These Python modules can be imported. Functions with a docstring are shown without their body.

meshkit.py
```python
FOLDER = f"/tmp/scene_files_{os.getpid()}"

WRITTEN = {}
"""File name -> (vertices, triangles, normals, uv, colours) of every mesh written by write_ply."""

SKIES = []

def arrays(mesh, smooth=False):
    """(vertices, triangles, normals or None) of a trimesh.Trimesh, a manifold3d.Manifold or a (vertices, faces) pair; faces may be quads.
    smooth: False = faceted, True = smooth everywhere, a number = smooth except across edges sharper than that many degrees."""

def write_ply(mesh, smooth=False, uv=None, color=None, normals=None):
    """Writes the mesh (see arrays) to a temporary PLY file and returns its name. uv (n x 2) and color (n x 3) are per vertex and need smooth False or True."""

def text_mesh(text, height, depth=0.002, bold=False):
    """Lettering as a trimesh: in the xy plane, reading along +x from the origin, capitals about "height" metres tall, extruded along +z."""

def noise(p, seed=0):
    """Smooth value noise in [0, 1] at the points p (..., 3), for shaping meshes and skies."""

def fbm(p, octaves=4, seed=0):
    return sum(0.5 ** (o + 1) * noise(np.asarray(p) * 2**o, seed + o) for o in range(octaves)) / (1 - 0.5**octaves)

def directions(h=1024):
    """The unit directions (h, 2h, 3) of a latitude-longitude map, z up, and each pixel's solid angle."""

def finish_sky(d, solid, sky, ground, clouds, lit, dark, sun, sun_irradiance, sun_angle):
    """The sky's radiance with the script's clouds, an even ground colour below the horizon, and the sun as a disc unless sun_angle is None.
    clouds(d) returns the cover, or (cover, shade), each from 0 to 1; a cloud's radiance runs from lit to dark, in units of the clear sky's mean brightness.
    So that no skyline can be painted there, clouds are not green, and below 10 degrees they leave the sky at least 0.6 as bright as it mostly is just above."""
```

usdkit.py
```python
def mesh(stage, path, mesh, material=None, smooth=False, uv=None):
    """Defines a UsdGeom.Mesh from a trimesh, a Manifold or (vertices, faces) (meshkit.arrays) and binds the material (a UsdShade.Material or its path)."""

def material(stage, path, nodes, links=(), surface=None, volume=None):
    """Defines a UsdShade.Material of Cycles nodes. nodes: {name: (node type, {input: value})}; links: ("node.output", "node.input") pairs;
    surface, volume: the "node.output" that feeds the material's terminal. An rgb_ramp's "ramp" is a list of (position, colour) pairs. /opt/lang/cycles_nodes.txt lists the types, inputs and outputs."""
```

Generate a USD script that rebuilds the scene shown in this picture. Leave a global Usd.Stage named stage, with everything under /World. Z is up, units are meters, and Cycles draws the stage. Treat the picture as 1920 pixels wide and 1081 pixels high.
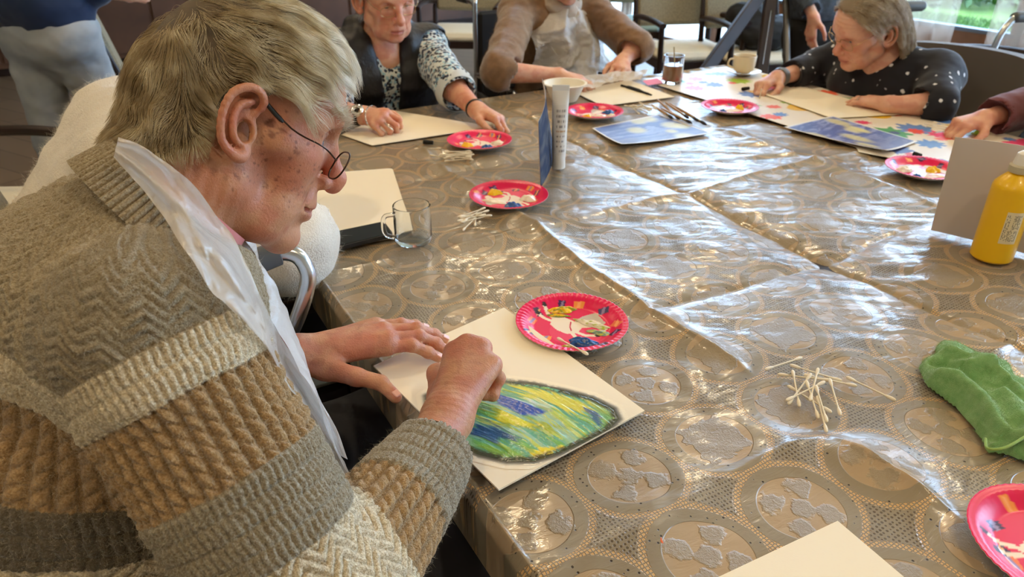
import math, random
import numpy as np
import trimesh
import manifold3d as m3
from shapely.geometry import Polygon, Point, LineString
from shapely import affinity
from pxr import Usd, UsdGeom, UsdLux, UsdShade, Sdf, Gf, Vt
import usdkit, meshkit

stage = Usd.Stage.CreateInMemory()
UsdGeom.SetStageUpAxis(stage, 'Z')
UsdGeom.SetStageMetersPerUnit(stage, 1.0)
UsdGeom.Xform.Define(stage, '/World')
UsdGeom.Scope.Define(stage, '/World/Looks')
PI = math.pi
V = lambda *a: np.array(a, float)

# ------------------------------------------------------------------ camera
CAM_Z, PITCH, FPX = 1.37, 28.5, 1370.0
ZT = 0.75                                   # top of the tablecloth
cam = UsdGeom.Camera.Define(stage, '/World/Camera')
cam.CreateHorizontalApertureAttr(36.0)
cam.CreateVerticalApertureAttr(36.0 * 1081 / 1920)
cam.CreateFocalLengthAttr(36.0 * FPX / 1920)
cam.CreateClippingRangeAttr(Gf.Vec2f(0.05, 400))
cam.CreateFStopAttr(8.5)
cam.CreateFocusDistanceAttr(0.85)
cam.CreateExposureAttr(-0.3)
cx = UsdGeom.Xformable(cam)
cx.AddTranslateOp().Set(Gf.Vec3d(0, 0, CAM_Z))
cx.AddRotateXOp().Set(90 - PITCH)

# ------------------------------------------------------------------ sky, sun, lamps
SUN_EL = 52.0
dome = UsdLux.DomeLight.Define(stage, '/World/Sky')
dome.CreateIntensityAttr(0.7)
dome.CreateColorAttr(Gf.Vec3f(4.7, 6.6, 9.8))
sun = UsdLux.DistantLight.Define(stage, '/World/Sun')
sun.CreateIntensityAttr(6.5)
sun.CreateAngleAttr(0.6)
sun.CreateColorAttr(Gf.Vec3f(1.0, 0.93, 0.82))
sx = UsdGeom.Xformable(sun)
sx.AddRotateZOp().Set(118.0 - 90 - 180)         # the sun stands behind the building, over the roof
sx.AddRotateXOp().Set(90 - SUN_EL)
LAMPS = [(-1.5, 1.1), (-.5, -.7), (1.1, .1), (2.3, 1.7), (-.3, 2.9), (1.3, 3.9), (-2.3, 3.7), (3.1, 3.3), (-.2, 5.2)]
LAMP_COL, LAMP_INT, LAMP_R = (1.0, 0.77, 0.48), 330.0, .075
CEIL = 2.95

# ------------------------------------------------------------------ helpers
FWD = V(0, math.cos(math.radians(PITCH)), -math.sin(math.radians(PITCH)))
RGT = V(1, 0, 0)
UPV = np.cross(RGT, FWD)
EYE = V(0, 0, CAM_Z)


def ray(px, py):
    return FWD + RGT * (px - 960) / FPX - UPV * (py - 540.5) / FPX


def at(px, py, z=ZT):
    """the point at height z that the photograph shows at this pixel"""
    d = ray(px, py)
    return EYE + d * (z - CAM_Z) / d[2]


def deep(px, py, t):
    """the point at t metres depth"""
    return EYE + ray(px, py) * t


TDIR = V(0.494, -0.869, 0)                    # along the long edge of the table
FDIR = V(0.869, 0.494, 0)                     # from the man's side across the table
YAW = math.degrees(math.atan2(FDIR[1], FDIR[0]))


def room(f, t, z=0):
    return FDIR * f + TDIR * t + V(0, 0, z)


used, LOCAL = {}, {}


def fresh(parent, name):
    k = (parent, name)
    n = used.get(k, 0)
    used[k] = n + 1
    return f'{parent}/{name}' if n == 0 else f'{parent}/{name}_{n:03d}'


def tag(prim, label=None, cat=None, group=None, kind=None):
    for k, v in (('label', label), ('category', cat), ('group', group), ('kind', kind)):
        if v:
            prim.SetCustomDataByKey(k, v)
    return prim


def rotz(deg):
    c, s = math.cos(math.radians(deg)), math.sin(math.radians(deg))
    return np.array([[c, -s, 0], [s, c, 0], [0, 0, 1.0]])


def thing(name, label, cat, loc=(0, 0, 0), yaw=0.0, group=None, kind=None):
    path = fresh('/World', name)
    x = UsdGeom.Xform.Define(stage, path)
    x.AddTranslateOp().Set(Gf.Vec3d(*map(float, loc)))
    if yaw:
        x.AddRotateZOp().Set(float(yaw))
    LOCAL[path] = (np.asarray(loc, float), rotz(yaw))
    tag(x.GetPrim(), label, cat, group, kind)
    return path


def obj(name, mesh, mat, parent='/World', label=None, cat=None, group=None, kind=None, smooth=35, world=True, attrs=None, sub=False):
    """one Mesh; world=True: the vertices are world coordinates and are taken into the thing's frame"""
    path = fresh(parent, name)
    if hasattr(mesh, 'to_mesh'):
        mm = mesh.to_mesh()
        mesh = (np.array(mm.vert_properties[:, :3]), np.array(mm.tri_verts))
    if isinstance(mesh, trimesh.Trimesh):
        mesh = (np.array(mesh.vertices), np.array(mesh.faces))
    v, f = np.asarray(mesh[0], float), np.asarray(mesh[1])
    root = '/'.join(parent.split('/')[:3])
    if world and root in LOCAL:
        o, r = LOCAL[root]
        v = (v - o) @ r
    if attrs:
        smooth = True
    g = usdkit.mesh(stage, path, (v, f), mat, smooth=smooth)
    for k, a in (attrs or {}).items():
        a = np.asarray(a, np.float32)
        api = UsdGeom.PrimvarsAPI(g)
        if a.ndim == 2:
            api.CreatePrimvar(k, Sdf.ValueTypeNames.Color3fArray, 'vertex').Set(Vt.Vec3fArray.FromNumpy(a))
        else:
            api.CreatePrimvar(k, Sdf.ValueTypeNames.FloatArray, 'vertex').Set(Vt.FloatArray.FromNumpy(a))
    tag(g.GetPrim(), label, cat, group, kind)
    return path


def curves(name, strands, widths, mat, parent, kind=None, label=None):
    """strands: n x k x 3 world points -> one BasisCurves"""
    path = fresh(parent, name)
    s = np.asarray(strands, float)
    n, k = s.shape[:2]
    o, r = LOCAL.get('/'.join(parent.split('/')[:3]), (np.zeros(3), np.eye(3)))
    p = ((s.reshape(-1, 3) - o) @ r).astype(np.float32)
    c = UsdGeom.BasisCurves.Define(stage, path)
    c.CreateTypeAttr('linear')
    c.CreateCurveVertexCountsAttr(Vt.IntArray.FromNumpy(np.full(n, k, np.int32)))
    c.CreatePointsAttr(Vt.Vec3fArray.FromNumpy(p))
    c.CreateWidthsAttr(Vt.FloatArray.FromNumpy(np.tile(np.asarray(widths, np.float32), n)))
    c.SetWidthsInterpolation('vertex')
    UsdShade.MaterialBindingAPI.Apply(c.GetPrim()).Bind(UsdShade.Material.Get(stage, mat))
    tag(c.GetPrim(), label, None, None, kind)
    return path


def copy_of(src, label, loc, yaw=0.0, group=None, tilt=None, mat3=None):
    """a copy of a finished thing with its parts"""
    name = src.split('/')[-1].rstrip('0123456789').rstrip('_')
    path = fresh('/World', name)
    x = UsdGeom.Xform.Define(stage, path)
    was = stage.GetPrimAtPath(src).GetCustomData()
    p = x.GetPrim()
    p.GetReferences().AddInternalReference(src)
    p.SetInstanceable(True)
    xf = UsdGeom.Xformable(p)
    xf.ClearXformOpOrder()
    if mat3 is None:
        mat3 = rotz(yaw)
    m = np.eye(4)
    m[:3, :3] = np.asarray(mat3).T
    m[3, :3] = loc
    xf.AddTransformOp().Set(Gf.Matrix4d(*m.ravel().tolist()))
    tag(p, label, was.get('category'), group or was.get('group'))
    return path


# ---- materials
def lin(c):
    """sRGB 0-255 to linear"""
    c = np.asarray(c, float) / 255
    return np.where(c <= .04045, c / 12.92, ((c + .055) / 1.055) ** 2.4)


def pm(name, col=(200, 200, 200), rough=.5, metal=0., spec=.5, bump=None, vary=None, vcol=False, sheen=0., sss=0., coat=0., trans=0., emis=None, extra=None, attr='col', coatr=.08):
    """principled material. bump=(scale, strength, distance), vary=(scale, second colour, detail)"""
    path = '/World/Looks/' + name
    c = lin(col)
    n = {'p': ('principled_bsdf', {'base_color': tuple(c), 'roughness': rough, 'metallic': metal, 'specular_ior_level': spec})}
    L = []
    p = n['p'][1]
    if sheen:
        p.update(sheen_weight=sheen, sheen_roughness=.4)
    if sss:
        p.update(subsurface_weight=sss, subsurface_scale=.006, subsurface_radius=(1, .35, .18))
    if coat:
        p.update(coat_weight=coat, coat_roughness=coatr)
    if trans:
        p.update(transmission_weight=trans)
    if emis:
        p.update(emission_color=tuple(lin(emis[0])), emission_strength=emis[1])
    n['tc'] = ('texture_coordinate', {})
    src = None
    if vcol:
        n['a'] = ('attribute', {'attribute': attr})
        src = 'a.color'
        L.append(('a.color', 'p.base_color'))
    if vary:
        n['vn'] = ('noise_texture', {'scale': vary[0], 'detail': vary[2] if len(vary) > 2 else 4.})
        n['vm'] = ('map_range', {'from_min': .35, 'from_max': .65, 'clamp': True})
        n['vx'] = ('mix_color', {'a': tuple(c), 'b': tuple(lin(vary[1]))})
        if vcol:
            n['vx'][1]['blend_type'] = 'multiply'
            L.append((src, 'vx.a'))
        L += [('tc.object', 'vn.vector'), ('vn.fac', 'vm.value'), ('vm.result', 'vx.fac'), ('vx.result', 'p.base_color')]
    if bump:
        n['bn'] = ('noise_texture', {'scale': bump[0], 'detail': 3.})
        n['b'] = ('bump', {'strength': bump[1], 'distance': bump[2]})
        L += [('tc.object', 'bn.vector'), ('bn.fac', 'b.height'), ('b.normal', 'p.normal')]
    if extra:
        extra(n, L)
    usdkit.material(stage, path, n, L, surface='p.BSDF')
    return path


# ---- mesh tools
def cat(*ms):
    """join (v, f) or trimesh"""
    vs, fs, k = [], [], 0
    for m in ms:
        if hasattr(m, 'to_mesh'):
            q = m.to_mesh()
            m = (q.vert_properties[:, :3], q.tri_verts)
        if isinstance(m, trimesh.Trimesh):
            m = (m.vertices, m.faces)
        v, f = np.asarray(m[0], float), np.asarray(m[1], int)
        if f.shape[1] == 4:
            f = np.vstack([f[:, [0, 1, 2]], f[:, [0, 2, 3]]])
        vs.append(v)
        fs.append(f + k)
        k += len(v)
    return np.vstack(vs), np.vstack(fs)


def box(size, at=(0, 0, 0), yaw=0, r=0.0, R=None):
    """a box, edges chamfered by r"""
    sx_, sy_, sz_ = [s / 2 for s in size]
    if r <= 0:
        m = trimesh.creation.box(size)
        v, f = np.array(m.vertices), np.array(m.faces)
    else:
        r = min(r, sx_ * .95, sy_ * .95, sz_ * .95)
        pts = []
        for a in (-1, 1):
            for b in (-1, 1):
                for c in (-1, 1):
                    for k in range(3):
                        o = [sx_ - r, sy_ - r, sz_ - r]
                        o[k] += r
                        pts.append([a * o[0], b * o[1], c * o[2]])
        h = m3.Manifold.hull_points(np.array(pts)).to_mesh()
        v, f = np.array(h.vert_properties[:, :3]), np.array(h.tri_verts)
    v = v @ (rotz(yaw) if R is None else np.asarray(R)).T + np.asarray(at, float)
    return v, f


def frame_of(d):
    d = np.asarray(d, float)
    d = d / np.linalg.norm(d)
    a = np.cross(d, V(0, 0, 1) if abs(d[2]) < .9 else V(1, 0, 0))
    a /= np.linalg.norm(a)
    return a, np.cross(d, a), d


def bar(a, b, w, h=None, r=.003, up=(0, 0, 1)):
    """rectangular bar from a to b; w across, h along up"""
    a, b = np.asarray(a, float), np.asarray(b, float)
    h = h or w
    d = b - a
    L = np.linalg.norm(d)
    d = d / L
    u = np.asarray(up, float)
    if abs(u @ d) > .95:
        u = V(0, 1, 0)
    s = np.cross(d, u)
    s /= np.linalg.norm(s)
    u = np.cross(s, d)
    return box((L, w, h), (a + b) / 2, r=r, R=np.stack([d, s, u], 1))


def tube(pts, rad, sides=12, caps=True):
    """a round tube along a polyline, radii may vary"""
    p = np.asarray(pts, float)
    t = np.gradient(p, axis=0)
    t /= np.linalg.norm(t, axis=1, keepdims=True) + 1e-12
    a = frame_of(t[0])[0]
    A = []
    for k in range(len(p)):
        a = a - t[k] * (a @ t[k])
        a /= np.linalg.norm(a) + 1e-12
        A.append(a)
    A = np.array(A)
    B = np.cross(t, A)
    th = np.arange(sides) * 2 * PI / sides
    R_ = np.broadcast_to(rad, (len(p),))[:, None, None]
    v = p[:, None] + R_ * (np.cos(th)[None, :, None] * A[:, None] + np.sin(th)[None, :, None] * B[:, None])
    i, j = np.meshgrid(np.arange(len(p) - 1), np.arange(sides), indexing='ij')
    q = np.stack([i * sides + j, i * sides + (j + 1) % sides, (i + 1) * sides + (j + 1) % sides, (i + 1) * sides + j], -1).reshape(-1, 4)
    v = v.reshape(-1, 3)
    f = np.vstack([q[:, [0, 1, 2]], q[:, [0, 2, 3]]])
    if caps:
        n = len(v)
        v = np.vstack([v, p[0], p[-1]])
        k = np.arange(sides)
        f = np.vstack([f, np.stack([np.full(sides, n), (k + 1) % sides, k], 1), np.stack([np.full(sides, n + 1), n - sides + k, n - sides + (k + 1) % sides], 1)])
    return v, f


def spline(pts, n=40):
    """Catmull-Rom through the points"""
    p = np.asarray(pts, float)
    p = np.vstack([2 * p[0] - p[1], p, 2 * p[-1] - p[-2]])
    s = np.linspace(0, len(p) - 3 - 1e-9, n)
    i = s.astype(int)
    t = (s - i)[:, None]
    a, b, c, d = p[i], p[i + 1], p[i + 2], p[i + 3]
    return .5 * (2 * b + (c - a) * t + (2 * a - 5 * b + 4 * c - d) * t ** 2 + (3 * b - a - 3 * c + d) * t ** 3)


def lathe(prof, n=48, at=(0, 0, 0)):
    """profile [(r, z)] turned about z"""
    p = np.asarray(prof, float)
    m = trimesh.creation.revolve(p, sections=n)
    return np.array(m.vertices) + np.asarray(at, float), np.array(m.faces)


def slab(poly, z0, z1, hgt=None):
    """extrude a shapely polygon or list of points between two heights"""
    if not hasattr(poly, 'exterior'):
        poly = Polygon(poly)
    m = trimesh.creation.extrude_polygon(poly, z1 - z0, engine='earcut')
    v = np.array(m.vertices)
    v[:, 2] += z0
    return v, np.array(m.faces)


def grid(nu, nv, fn):
    """open sheet: fn(u, v) in 0..1 -> n x 3"""
    u, v = np.meshgrid(np.linspace(0, 1, nu), np.linspace(0, 1, nv), indexing='ij')
    p = fn(u.ravel(), v.ravel())
    i, j = np.meshgrid(np.arange(nu - 1), np.arange(nv - 1), indexing='ij')
    a = (i * nv + j).ravel()
    q = np.stack([a, a + nv, a + nv + 1, a + 1], 1)
    return p, np.vstack([q[:, [0, 1, 2]], q[:, [0, 2, 3]]])


def thick(m, d):
    """give a sheet a thickness d (below along its normals)"""
    v, f = m
    n = np.zeros_like(v)
    fn_ = np.cross(v[f[:, 1]] - v[f[:, 0]], v[f[:, 2]] - v[f[:, 0]])
    for k in range(3):
        np.add.at(n, f[:, k], fn_)
    n /= np.linalg.norm(n, axis=1, keepdims=True) + 1e-20
    N = len(v)
    e = np.vstack([f[:, [0, 1]], f[:, [1, 2]], f[:, [2, 0]]])
    key = e[:, 0] * N + e[:, 1]
    rk = e[:, 1] * N + e[:, 0]
    b = e[~np.isin(key, rk)]
    side = np.vstack([np.stack([b[:, 0], b[:, 0] + N, b[:, 1]], 1), np.stack([b[:, 1], b[:, 0] + N, b[:, 1] + N], 1)])
    return np.vstack([v, v - n * d]), np.vstack([f, f[:, ::-1] + N, side])


# ---- signed distance modelling
def smin(a, b, k):
    h = np.clip(.5 + .5 * (b - a) / k, 0, 1)
    return b + (a - b) * h - k * h * (1 - h)


def smax(a, b, k):
    return -smin(-a, -b, k)


def s_cone(p, a, b, ra, rb):
    """round cone"""
    a, b = np.asarray(a, float), np.asarray(b, float)
    ba = b - a
    l2 = ba @ ba
    t = np.clip(((p - a) @ ba) / l2, 0, 1)
    return np.linalg.norm(p - a - t[:, None] * ba, axis=1) - (ra + (rb - ra) * t)


def s_ell(p, c, r, R=None):
    q = p - np.asarray(c, float)
    if R is not None:
        q = q @ R
    r = np.asarray(r, float)
    k0 = np.linalg.norm(q / r, axis=1)
    k1 = np.linalg.norm(q / r ** 2, axis=1) + 1e-9
    return k0 * (k0 - 1) / k1


def s_chain(p, pts, rads, k=.012):
    d = None
    for i in range(len(pts) - 1):
        e = s_cone(p, pts[i], pts[i + 1], rads[i], rads[i + 1])
        d = e if d is None else smin(d, e, k)
    return d


def nets(f, lo, hi, h, coarse=8):
    """surface nets of f = 0 in a box; a coarse pass first finds the cells near the surface"""
    lo, hi = np.asarray(lo, float), np.asarray(hi, float)
    H = h * coarse
    n = np.ceil((hi - lo) / H).astype(int)
    c = np.stack(np.meshgrid(*[np.arange(k) for k in n], indexing='ij'), -1).reshape(-1, 3)
    for lev in (coarse, coarse // 2, coarse // 4, 1):
        if lev < 1:
            continue
        S = h * lev
        d = f(lo + (c + .5) * S)
        c = c[np.abs(d) < S * 1.15]
        nxt = {coarse: 2, coarse // 2: 2, coarse // 4: coarse // 4}.get(lev, 1) if lev > 1 else 1
        if lev > 1:
            o = np.stack(np.meshgrid(*[np.arange(nxt)] * 3, indexing='ij'), -1).reshape(-1, 3)
            c = (c[:, None] * nxt + o[None]).reshape(-1, 3)
    N = (np.ceil((hi - lo) / h).astype(np.int64) + 20)
    key = lambda q: (q[:, 0] * N[1] + q[:, 1]) * N[2] + q[:, 2]
    off = np.stack(np.meshgrid([0, 1], [0, 1], [0, 1], indexing='ij'), -1).reshape(-1, 3)
    ck = np.unique(key(c))
    c = np.stack([ck // (N[1] * N[2]), ck // N[2] % N[1], ck % N[2]], 1)
    pk = (c[:, None] + off[None]).reshape(-1, 3)
    uk, inv = np.unique(key(pk), return_inverse=True)
    up = np.stack([uk // (N[1] * N[2]), uk // N[2] % N[1], uk % N[2]], 1)
    val = np.concatenate([f(lo + up[i:i + 400000] * h) for i in range(0, len(up), 400000)])
    cv = val[inv].reshape(-1, 8)
    act = (cv.min(1) < 0) & (cv.max(1) >= 0)
    c, cv = c[act], cv[act]
    E = [(a, b) for a in range(8) for b in range(a + 1, 8) if np.abs(off[a] - off[b]).sum() == 1]
    acc, cnt = np.zeros((len(c), 3)), np.zeros(len(c))
    for a, b in E:
        s = (cv[:, a] < 0) != (cv[:, b] < 0)
        t = np.where(s, cv[:, a] / (cv[:, a] - cv[:, b] + 1e-20), 0)
        acc += np.where(s[:, None], off[a] + t[:, None] * (off[b] - off[a]), 0)
        cnt += s
    v = lo + (c + acc / cnt[:, None]) * h
    order = key(c)
    srt = np.argsort(order)
    so = order[srt]

    def find(q):
        k = key(q)
        i = np.clip(np.searchsorted(so, k), 0, len(so) - 1)
        return np.where(so[i] == k, srt[i], -1)
    F = []
    for ax in range(3):
        b, d = (ax + 1) % 3, (ax + 2) % 3
        e = np.zeros(3, int)
        e[ax] = 1
        j = int((off @ [4, 2, 1] == (e @ [4, 2, 1])).argmax())
        i0 = 0
        s = (cv[:, i0] < 0) != (cv[:, j] < 0)
        q = c[s]
        neg = cv[s, i0] < 0
        eb, ed = np.eye(3, dtype=int)[b], np.eye(3, dtype=int)[d]
        quad = np.stack([find(q), find(q - eb), find(q - eb - ed), find(q - ed)], 1)
        ok = (quad >= 0).all(1)
        quad, neg = quad[ok], neg[ok]
        quad = np.where(neg[:, None], quad, quad[:, ::-1])
        F += [quad[:, [0, 1, 2]], quad[:, [0, 2, 3]]]
    return v, np.vstack(F)


def grad(f, v, e=1e-4):
    return np.stack([f(v + e * np.eye(3)[k]) - f(v - e * np.eye(3)[k]) for k in range(3)], 1) / (2 * e)


def project(f, v, n=2):
    for _ in range(n):
        g = grad(f, v)
        v = v - f(v)[:, None] * g / np.maximum((g * g).sum(1, keepdims=True), .05)
    return v


def subdiv(m, n=1):
    v, f = m
    for _ in range(n):
        v, f = trimesh.remesh.subdivide(v, f)
    return np.asarray(v), np.asarray(f)


def relax(m, n=4, lam=.5):
    """plain Laplacian smoothing followed by the inverse step (Taubin)"""
    v, f = np.array(m[0]), m[1]
    N = len(v)
    e = np.vstack([f[:, [0, 1]], f[:, [1, 2]], f[:, [2, 0]]])
    e = np.vstack([e, e[:, ::-1]])
    deg = np.bincount(e[:, 0], minlength=N)[:, None].clip(1)
    for k in range(n):
        for l in (lam, -lam * 1.04):
            s = np.stack([np.bincount(e[:, 0], weights=v[e[:, 1], i], minlength=N) for i in range(3)], 1)
            v += l * (s / deg - v)
    return v, f


def vnormals(m):
    v, f = m
    n = np.zeros_like(v)
    fn_ = np.cross(v[f[:, 1]] - v[f[:, 0]], v[f[:, 2]] - v[f[:, 0]])
    for k in range(3):
        np.add.at(n, f[:, k], fn_)
    return n / (np.linalg.norm(n, axis=1, keepdims=True) + 1e-20)


def mixc(a, b, t):
    t = np.clip(t, 0, 1)[:, None]
    return a * (1 - t) + b * t


def sstep(a, b, x):
    t = np.clip((x - a) / (b - a), 0, 1)
    return t * t * (3 - 2 * t)


rnd = random.Random(7)


def largest(m):
    """keep the biggest connected piece"""
    v, f = m
    lab = trimesh.graph.connected_component_labels(trimesh.Trimesh(v, f, process=False).edges, node_count=len(v))
    k = np.bincount(lab[f[:, 0]]).argmax()
    f = f[lab[f[:, 0]] == k]
    u, inv = np.unique(f, return_inverse=True)
    return v[u], inv.reshape(-1, 3)
# ------------------------------------------------------------------ the room
FW, FL, TFAR, TNEAR = 5.2, -3.4, -8.0, 2.8     # window wall, left wall, far wall, wall behind the camera


def edge_noise(n, L):
    pass


def floor_extra(n, L):
    # planks drawn by a brick pattern turned to the room, far from the lens
    n['mp'] = ('mapping', {'rotation': (0, 0, math.radians(30)), 'scale': (1, 1, 1)})
    n['bk'] = ('brick_texture', {'color1': tuple(lin((125, 104, 82))), 'color2': tuple(lin((112, 93, 74))), 'mortar': tuple(lin((70, 58, 47))), 'scale': 1.0, 'brick_width': 1.2, 'row_height': .18, 'mortar_size': .004, 'bias': 0.})
    L += [('tc.object', 'mp.vector'), ('mp.vector', 'bk.vector'), ('bk.color', 'p.base_color')]


M_floor = pm('floor_vinyl', (120, 100, 80), rough=.38, extra=floor_extra)
M_wall = pm('wall_paint', (214, 200, 178), rough=.8, bump=(60, .1, .002))
M_ceil = pm('ceiling_paint', (232, 224, 210), rough=.9)
M_brown = pm('brown_panel', (96, 62, 42), rough=.5, vary=(3, (72, 45, 30)))
M_frame = pm('window_wood', (122, 86, 62), rough=.5, vary=(6, (104, 72, 52)))
M_sash = pm('blue_grey_paint', (92, 104, 124), rough=.4)
M_dark = pm('dark_stained_wood', (44, 29, 23), rough=.45, spec=.25, vary=(9, (34, 22, 18)))
M_black = pm('black_metal', (22, 22, 24), rough=.4)
M_chrome = pm('brushed_aluminium', (205, 207, 210), rough=.22, metal=1.)
M_blkplastic = pm('black_plastic', (26, 26, 27), rough=.45)
M_gplastic = pm('grey_plastic', (82, 84, 86), rough=.5)

usdkit.material(stage, '/World/Looks/window_glass', {'t': ('transparent_bsdf', {'color': (.93, .96, .95)}), 'g': ('glossy_bsdf', {'roughness': .0, 'color': (1, 1, 1)}), 'f': ('layer_weight', {'blend': .5}), 'pw': ('math', {'math_type': 'power', 'value2': 4.}), 'ml': ('math', {'math_type': 'multiply_add', 'value2': .8, 'value3': .03}), 'm': ('mix_closure', {})},
                [('f.facing', 'pw.value1'), ('pw.value', 'ml.value1'), ('ml.value', 'm.fac'), ('t.BSDF', 'm.closure1'), ('g.BSDF', 'm.closure2')], surface='m.closure')
M_pane = '/World/Looks/window_glass'
usdkit.material(stage, '/World/Looks/clear_glass', {'p': ('principled_bsdf', {'base_color': (.97, .985, .98), 'roughness': .0, 'transmission_weight': 1., 'ior': 1.48})}, [], surface='p.BSDF')
M_glass = '/World/Looks/clear_glass'
usdkit.material(stage, '/World/Looks/spectacle_lens', {'t': ('transparent_bsdf', {'color': (.97, .97, .97)}), 'g': ('glossy_bsdf', {'roughness': .0, 'color': (1, 1, 1)}), 'f': ('layer_weight', {'blend': .5}), 'pw': ('math', {'math_type': 'power', 'value2': 4.}), 'ml': ('math', {'math_type': 'multiply_add', 'value2': .35, 'value3': .03}), 'm': ('mix_closure', {})},
                [('f.facing', 'pw.value1'), ('pw.value', 'ml.value1'), ('ml.value', 'm.fac'), ('t.BSDF', 'm.closure1'), ('g.BSDF', 'm.closure2')], surface='m.closure')
M_lens = '/World/Looks/spectacle_lens'
# sheer net curtain: a weave of threads with gaps
usdkit.material(stage, '/World/Looks/sheer_net', {'t': ('transparent_bsdf', {'color': (1, 1, 1)}), 'd': ('diffuse_bsdf', {'color': tuple(lin((226, 208, 190)))}), 'tr': ('translucent_bsdf', {'color': tuple(lin((226, 208, 190)))}),
                'm1': ('mix_closure', {'fac': .5}), 'm2': ('mix_closure', {'fac': .42})},
                [('d.BSDF', 'm1.closure1'), ('tr.BSDF', 'm1.closure2'), ('t.BSDF', 'm2.closure1'), ('m1.closure', 'm2.closure2')], surface='m2.closure')
M_net = '/World/Looks/sheer_net'


def rpoly(pts):
    return [tuple(room(a, b)[:2]) for a, b in pts]


obj('floor', slab(rpoly([(FL - .1, TNEAR), (FW, TNEAR), (FW, TFAR), (FL - .1, TFAR)]), -.12, 0), M_floor, kind='structure')
obj('ceiling', slab(rpoly([(FL, TNEAR), (FW + .9, TNEAR), (FW + .9, TFAR), (FL, TFAR)]), CEIL, CEIL + .2), M_ceil, kind='structure')
obj('wall_left', slab(rpoly([(FL, TNEAR), (FL, TFAR), (FL - .1, TFAR), (FL - .1, TNEAR)]), 0, CEIL), M_wall, kind='structure')
obj('wall_back', slab(rpoly([(FL, TNEAR), (FW, TNEAR), (FW, TNEAR + .1), (FL, TNEAR + .1)]), 0, CEIL), M_wall, kind='structure')
obj('wall_far', slab(rpoly([(FL, TFAR), (FW, TFAR), (FW, TFAR - .1), (FL, TFAR - .1)]), 0, CEIL), M_brown, kind='structure')
obj('baseboard_far', slab(rpoly([(FL, TFAR), (FW, TFAR), (FW, TFAR + .02), (FL, TFAR + .02)]), 0, .09), M_dark, kind='structure')
# the window wall: bays of glass between timber posts
tb = np.linspace(TFAR, TNEAR, 9)
for k in range(8):
    t0, t1 = tb[k], tb[k + 1]
    w = thing('window_%d' % (k + 1), 'tall glazed bay with a timber mid rail looking onto the garden', None, room(FW, (t0 + t1) / 2), YAW, kind='structure')
    obj('window_frame', cat(bar(room(FW, t0, 0), room(FW, t0, CEIL), .10, .12), bar(room(FW, t1, 0), room(FW, t1, CEIL), .10, .12)), M_frame, w)
    obj('mid_rail', bar(room(FW, t0, .47), room(FW, t1, .47), .07, .16), M_frame, w)
    obj('mid_rail', bar(room(FW, t0, .56), room(FW, t1, .56), .08, .025), M_sash, w)
    obj('sill_rail', bar(room(FW, t0, .04), room(FW, t1, .04), .08, .08), M_frame, w)
    obj('head_rail', bar(room(FW, t0, CEIL - .06), room(FW, t1, CEIL - .06), .08, .12), M_frame, w)
    obj('pane', bar(room(FW, t0 + .05, 1.47), room(FW, t1 - .05, 1.47), .006, 2.78, r=0), M_pane, w)


def curtain(t0, t1, label, seed):
    n = 220

    def fn(u, v):
        t = t0 + (t1 - t0) * u
        f = FW - .14 + .03 * np.sin(u * (t1 - t0) * 52 + seed + .6 * np.sin(u * 9 + seed)) + .012 * np.sin(u * (t1 - t0) * 23 + 2 * v)
        return FDIR[None] * f[:, None] + TDIR[None] * t[:, None] + np.stack([0 * u, 0 * u, .04 + 2.8 * v], 1)
    obj('net_curtain', grid(n, 14, fn), M_net, '/World', label, 'curtain', smooth=True)


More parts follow.
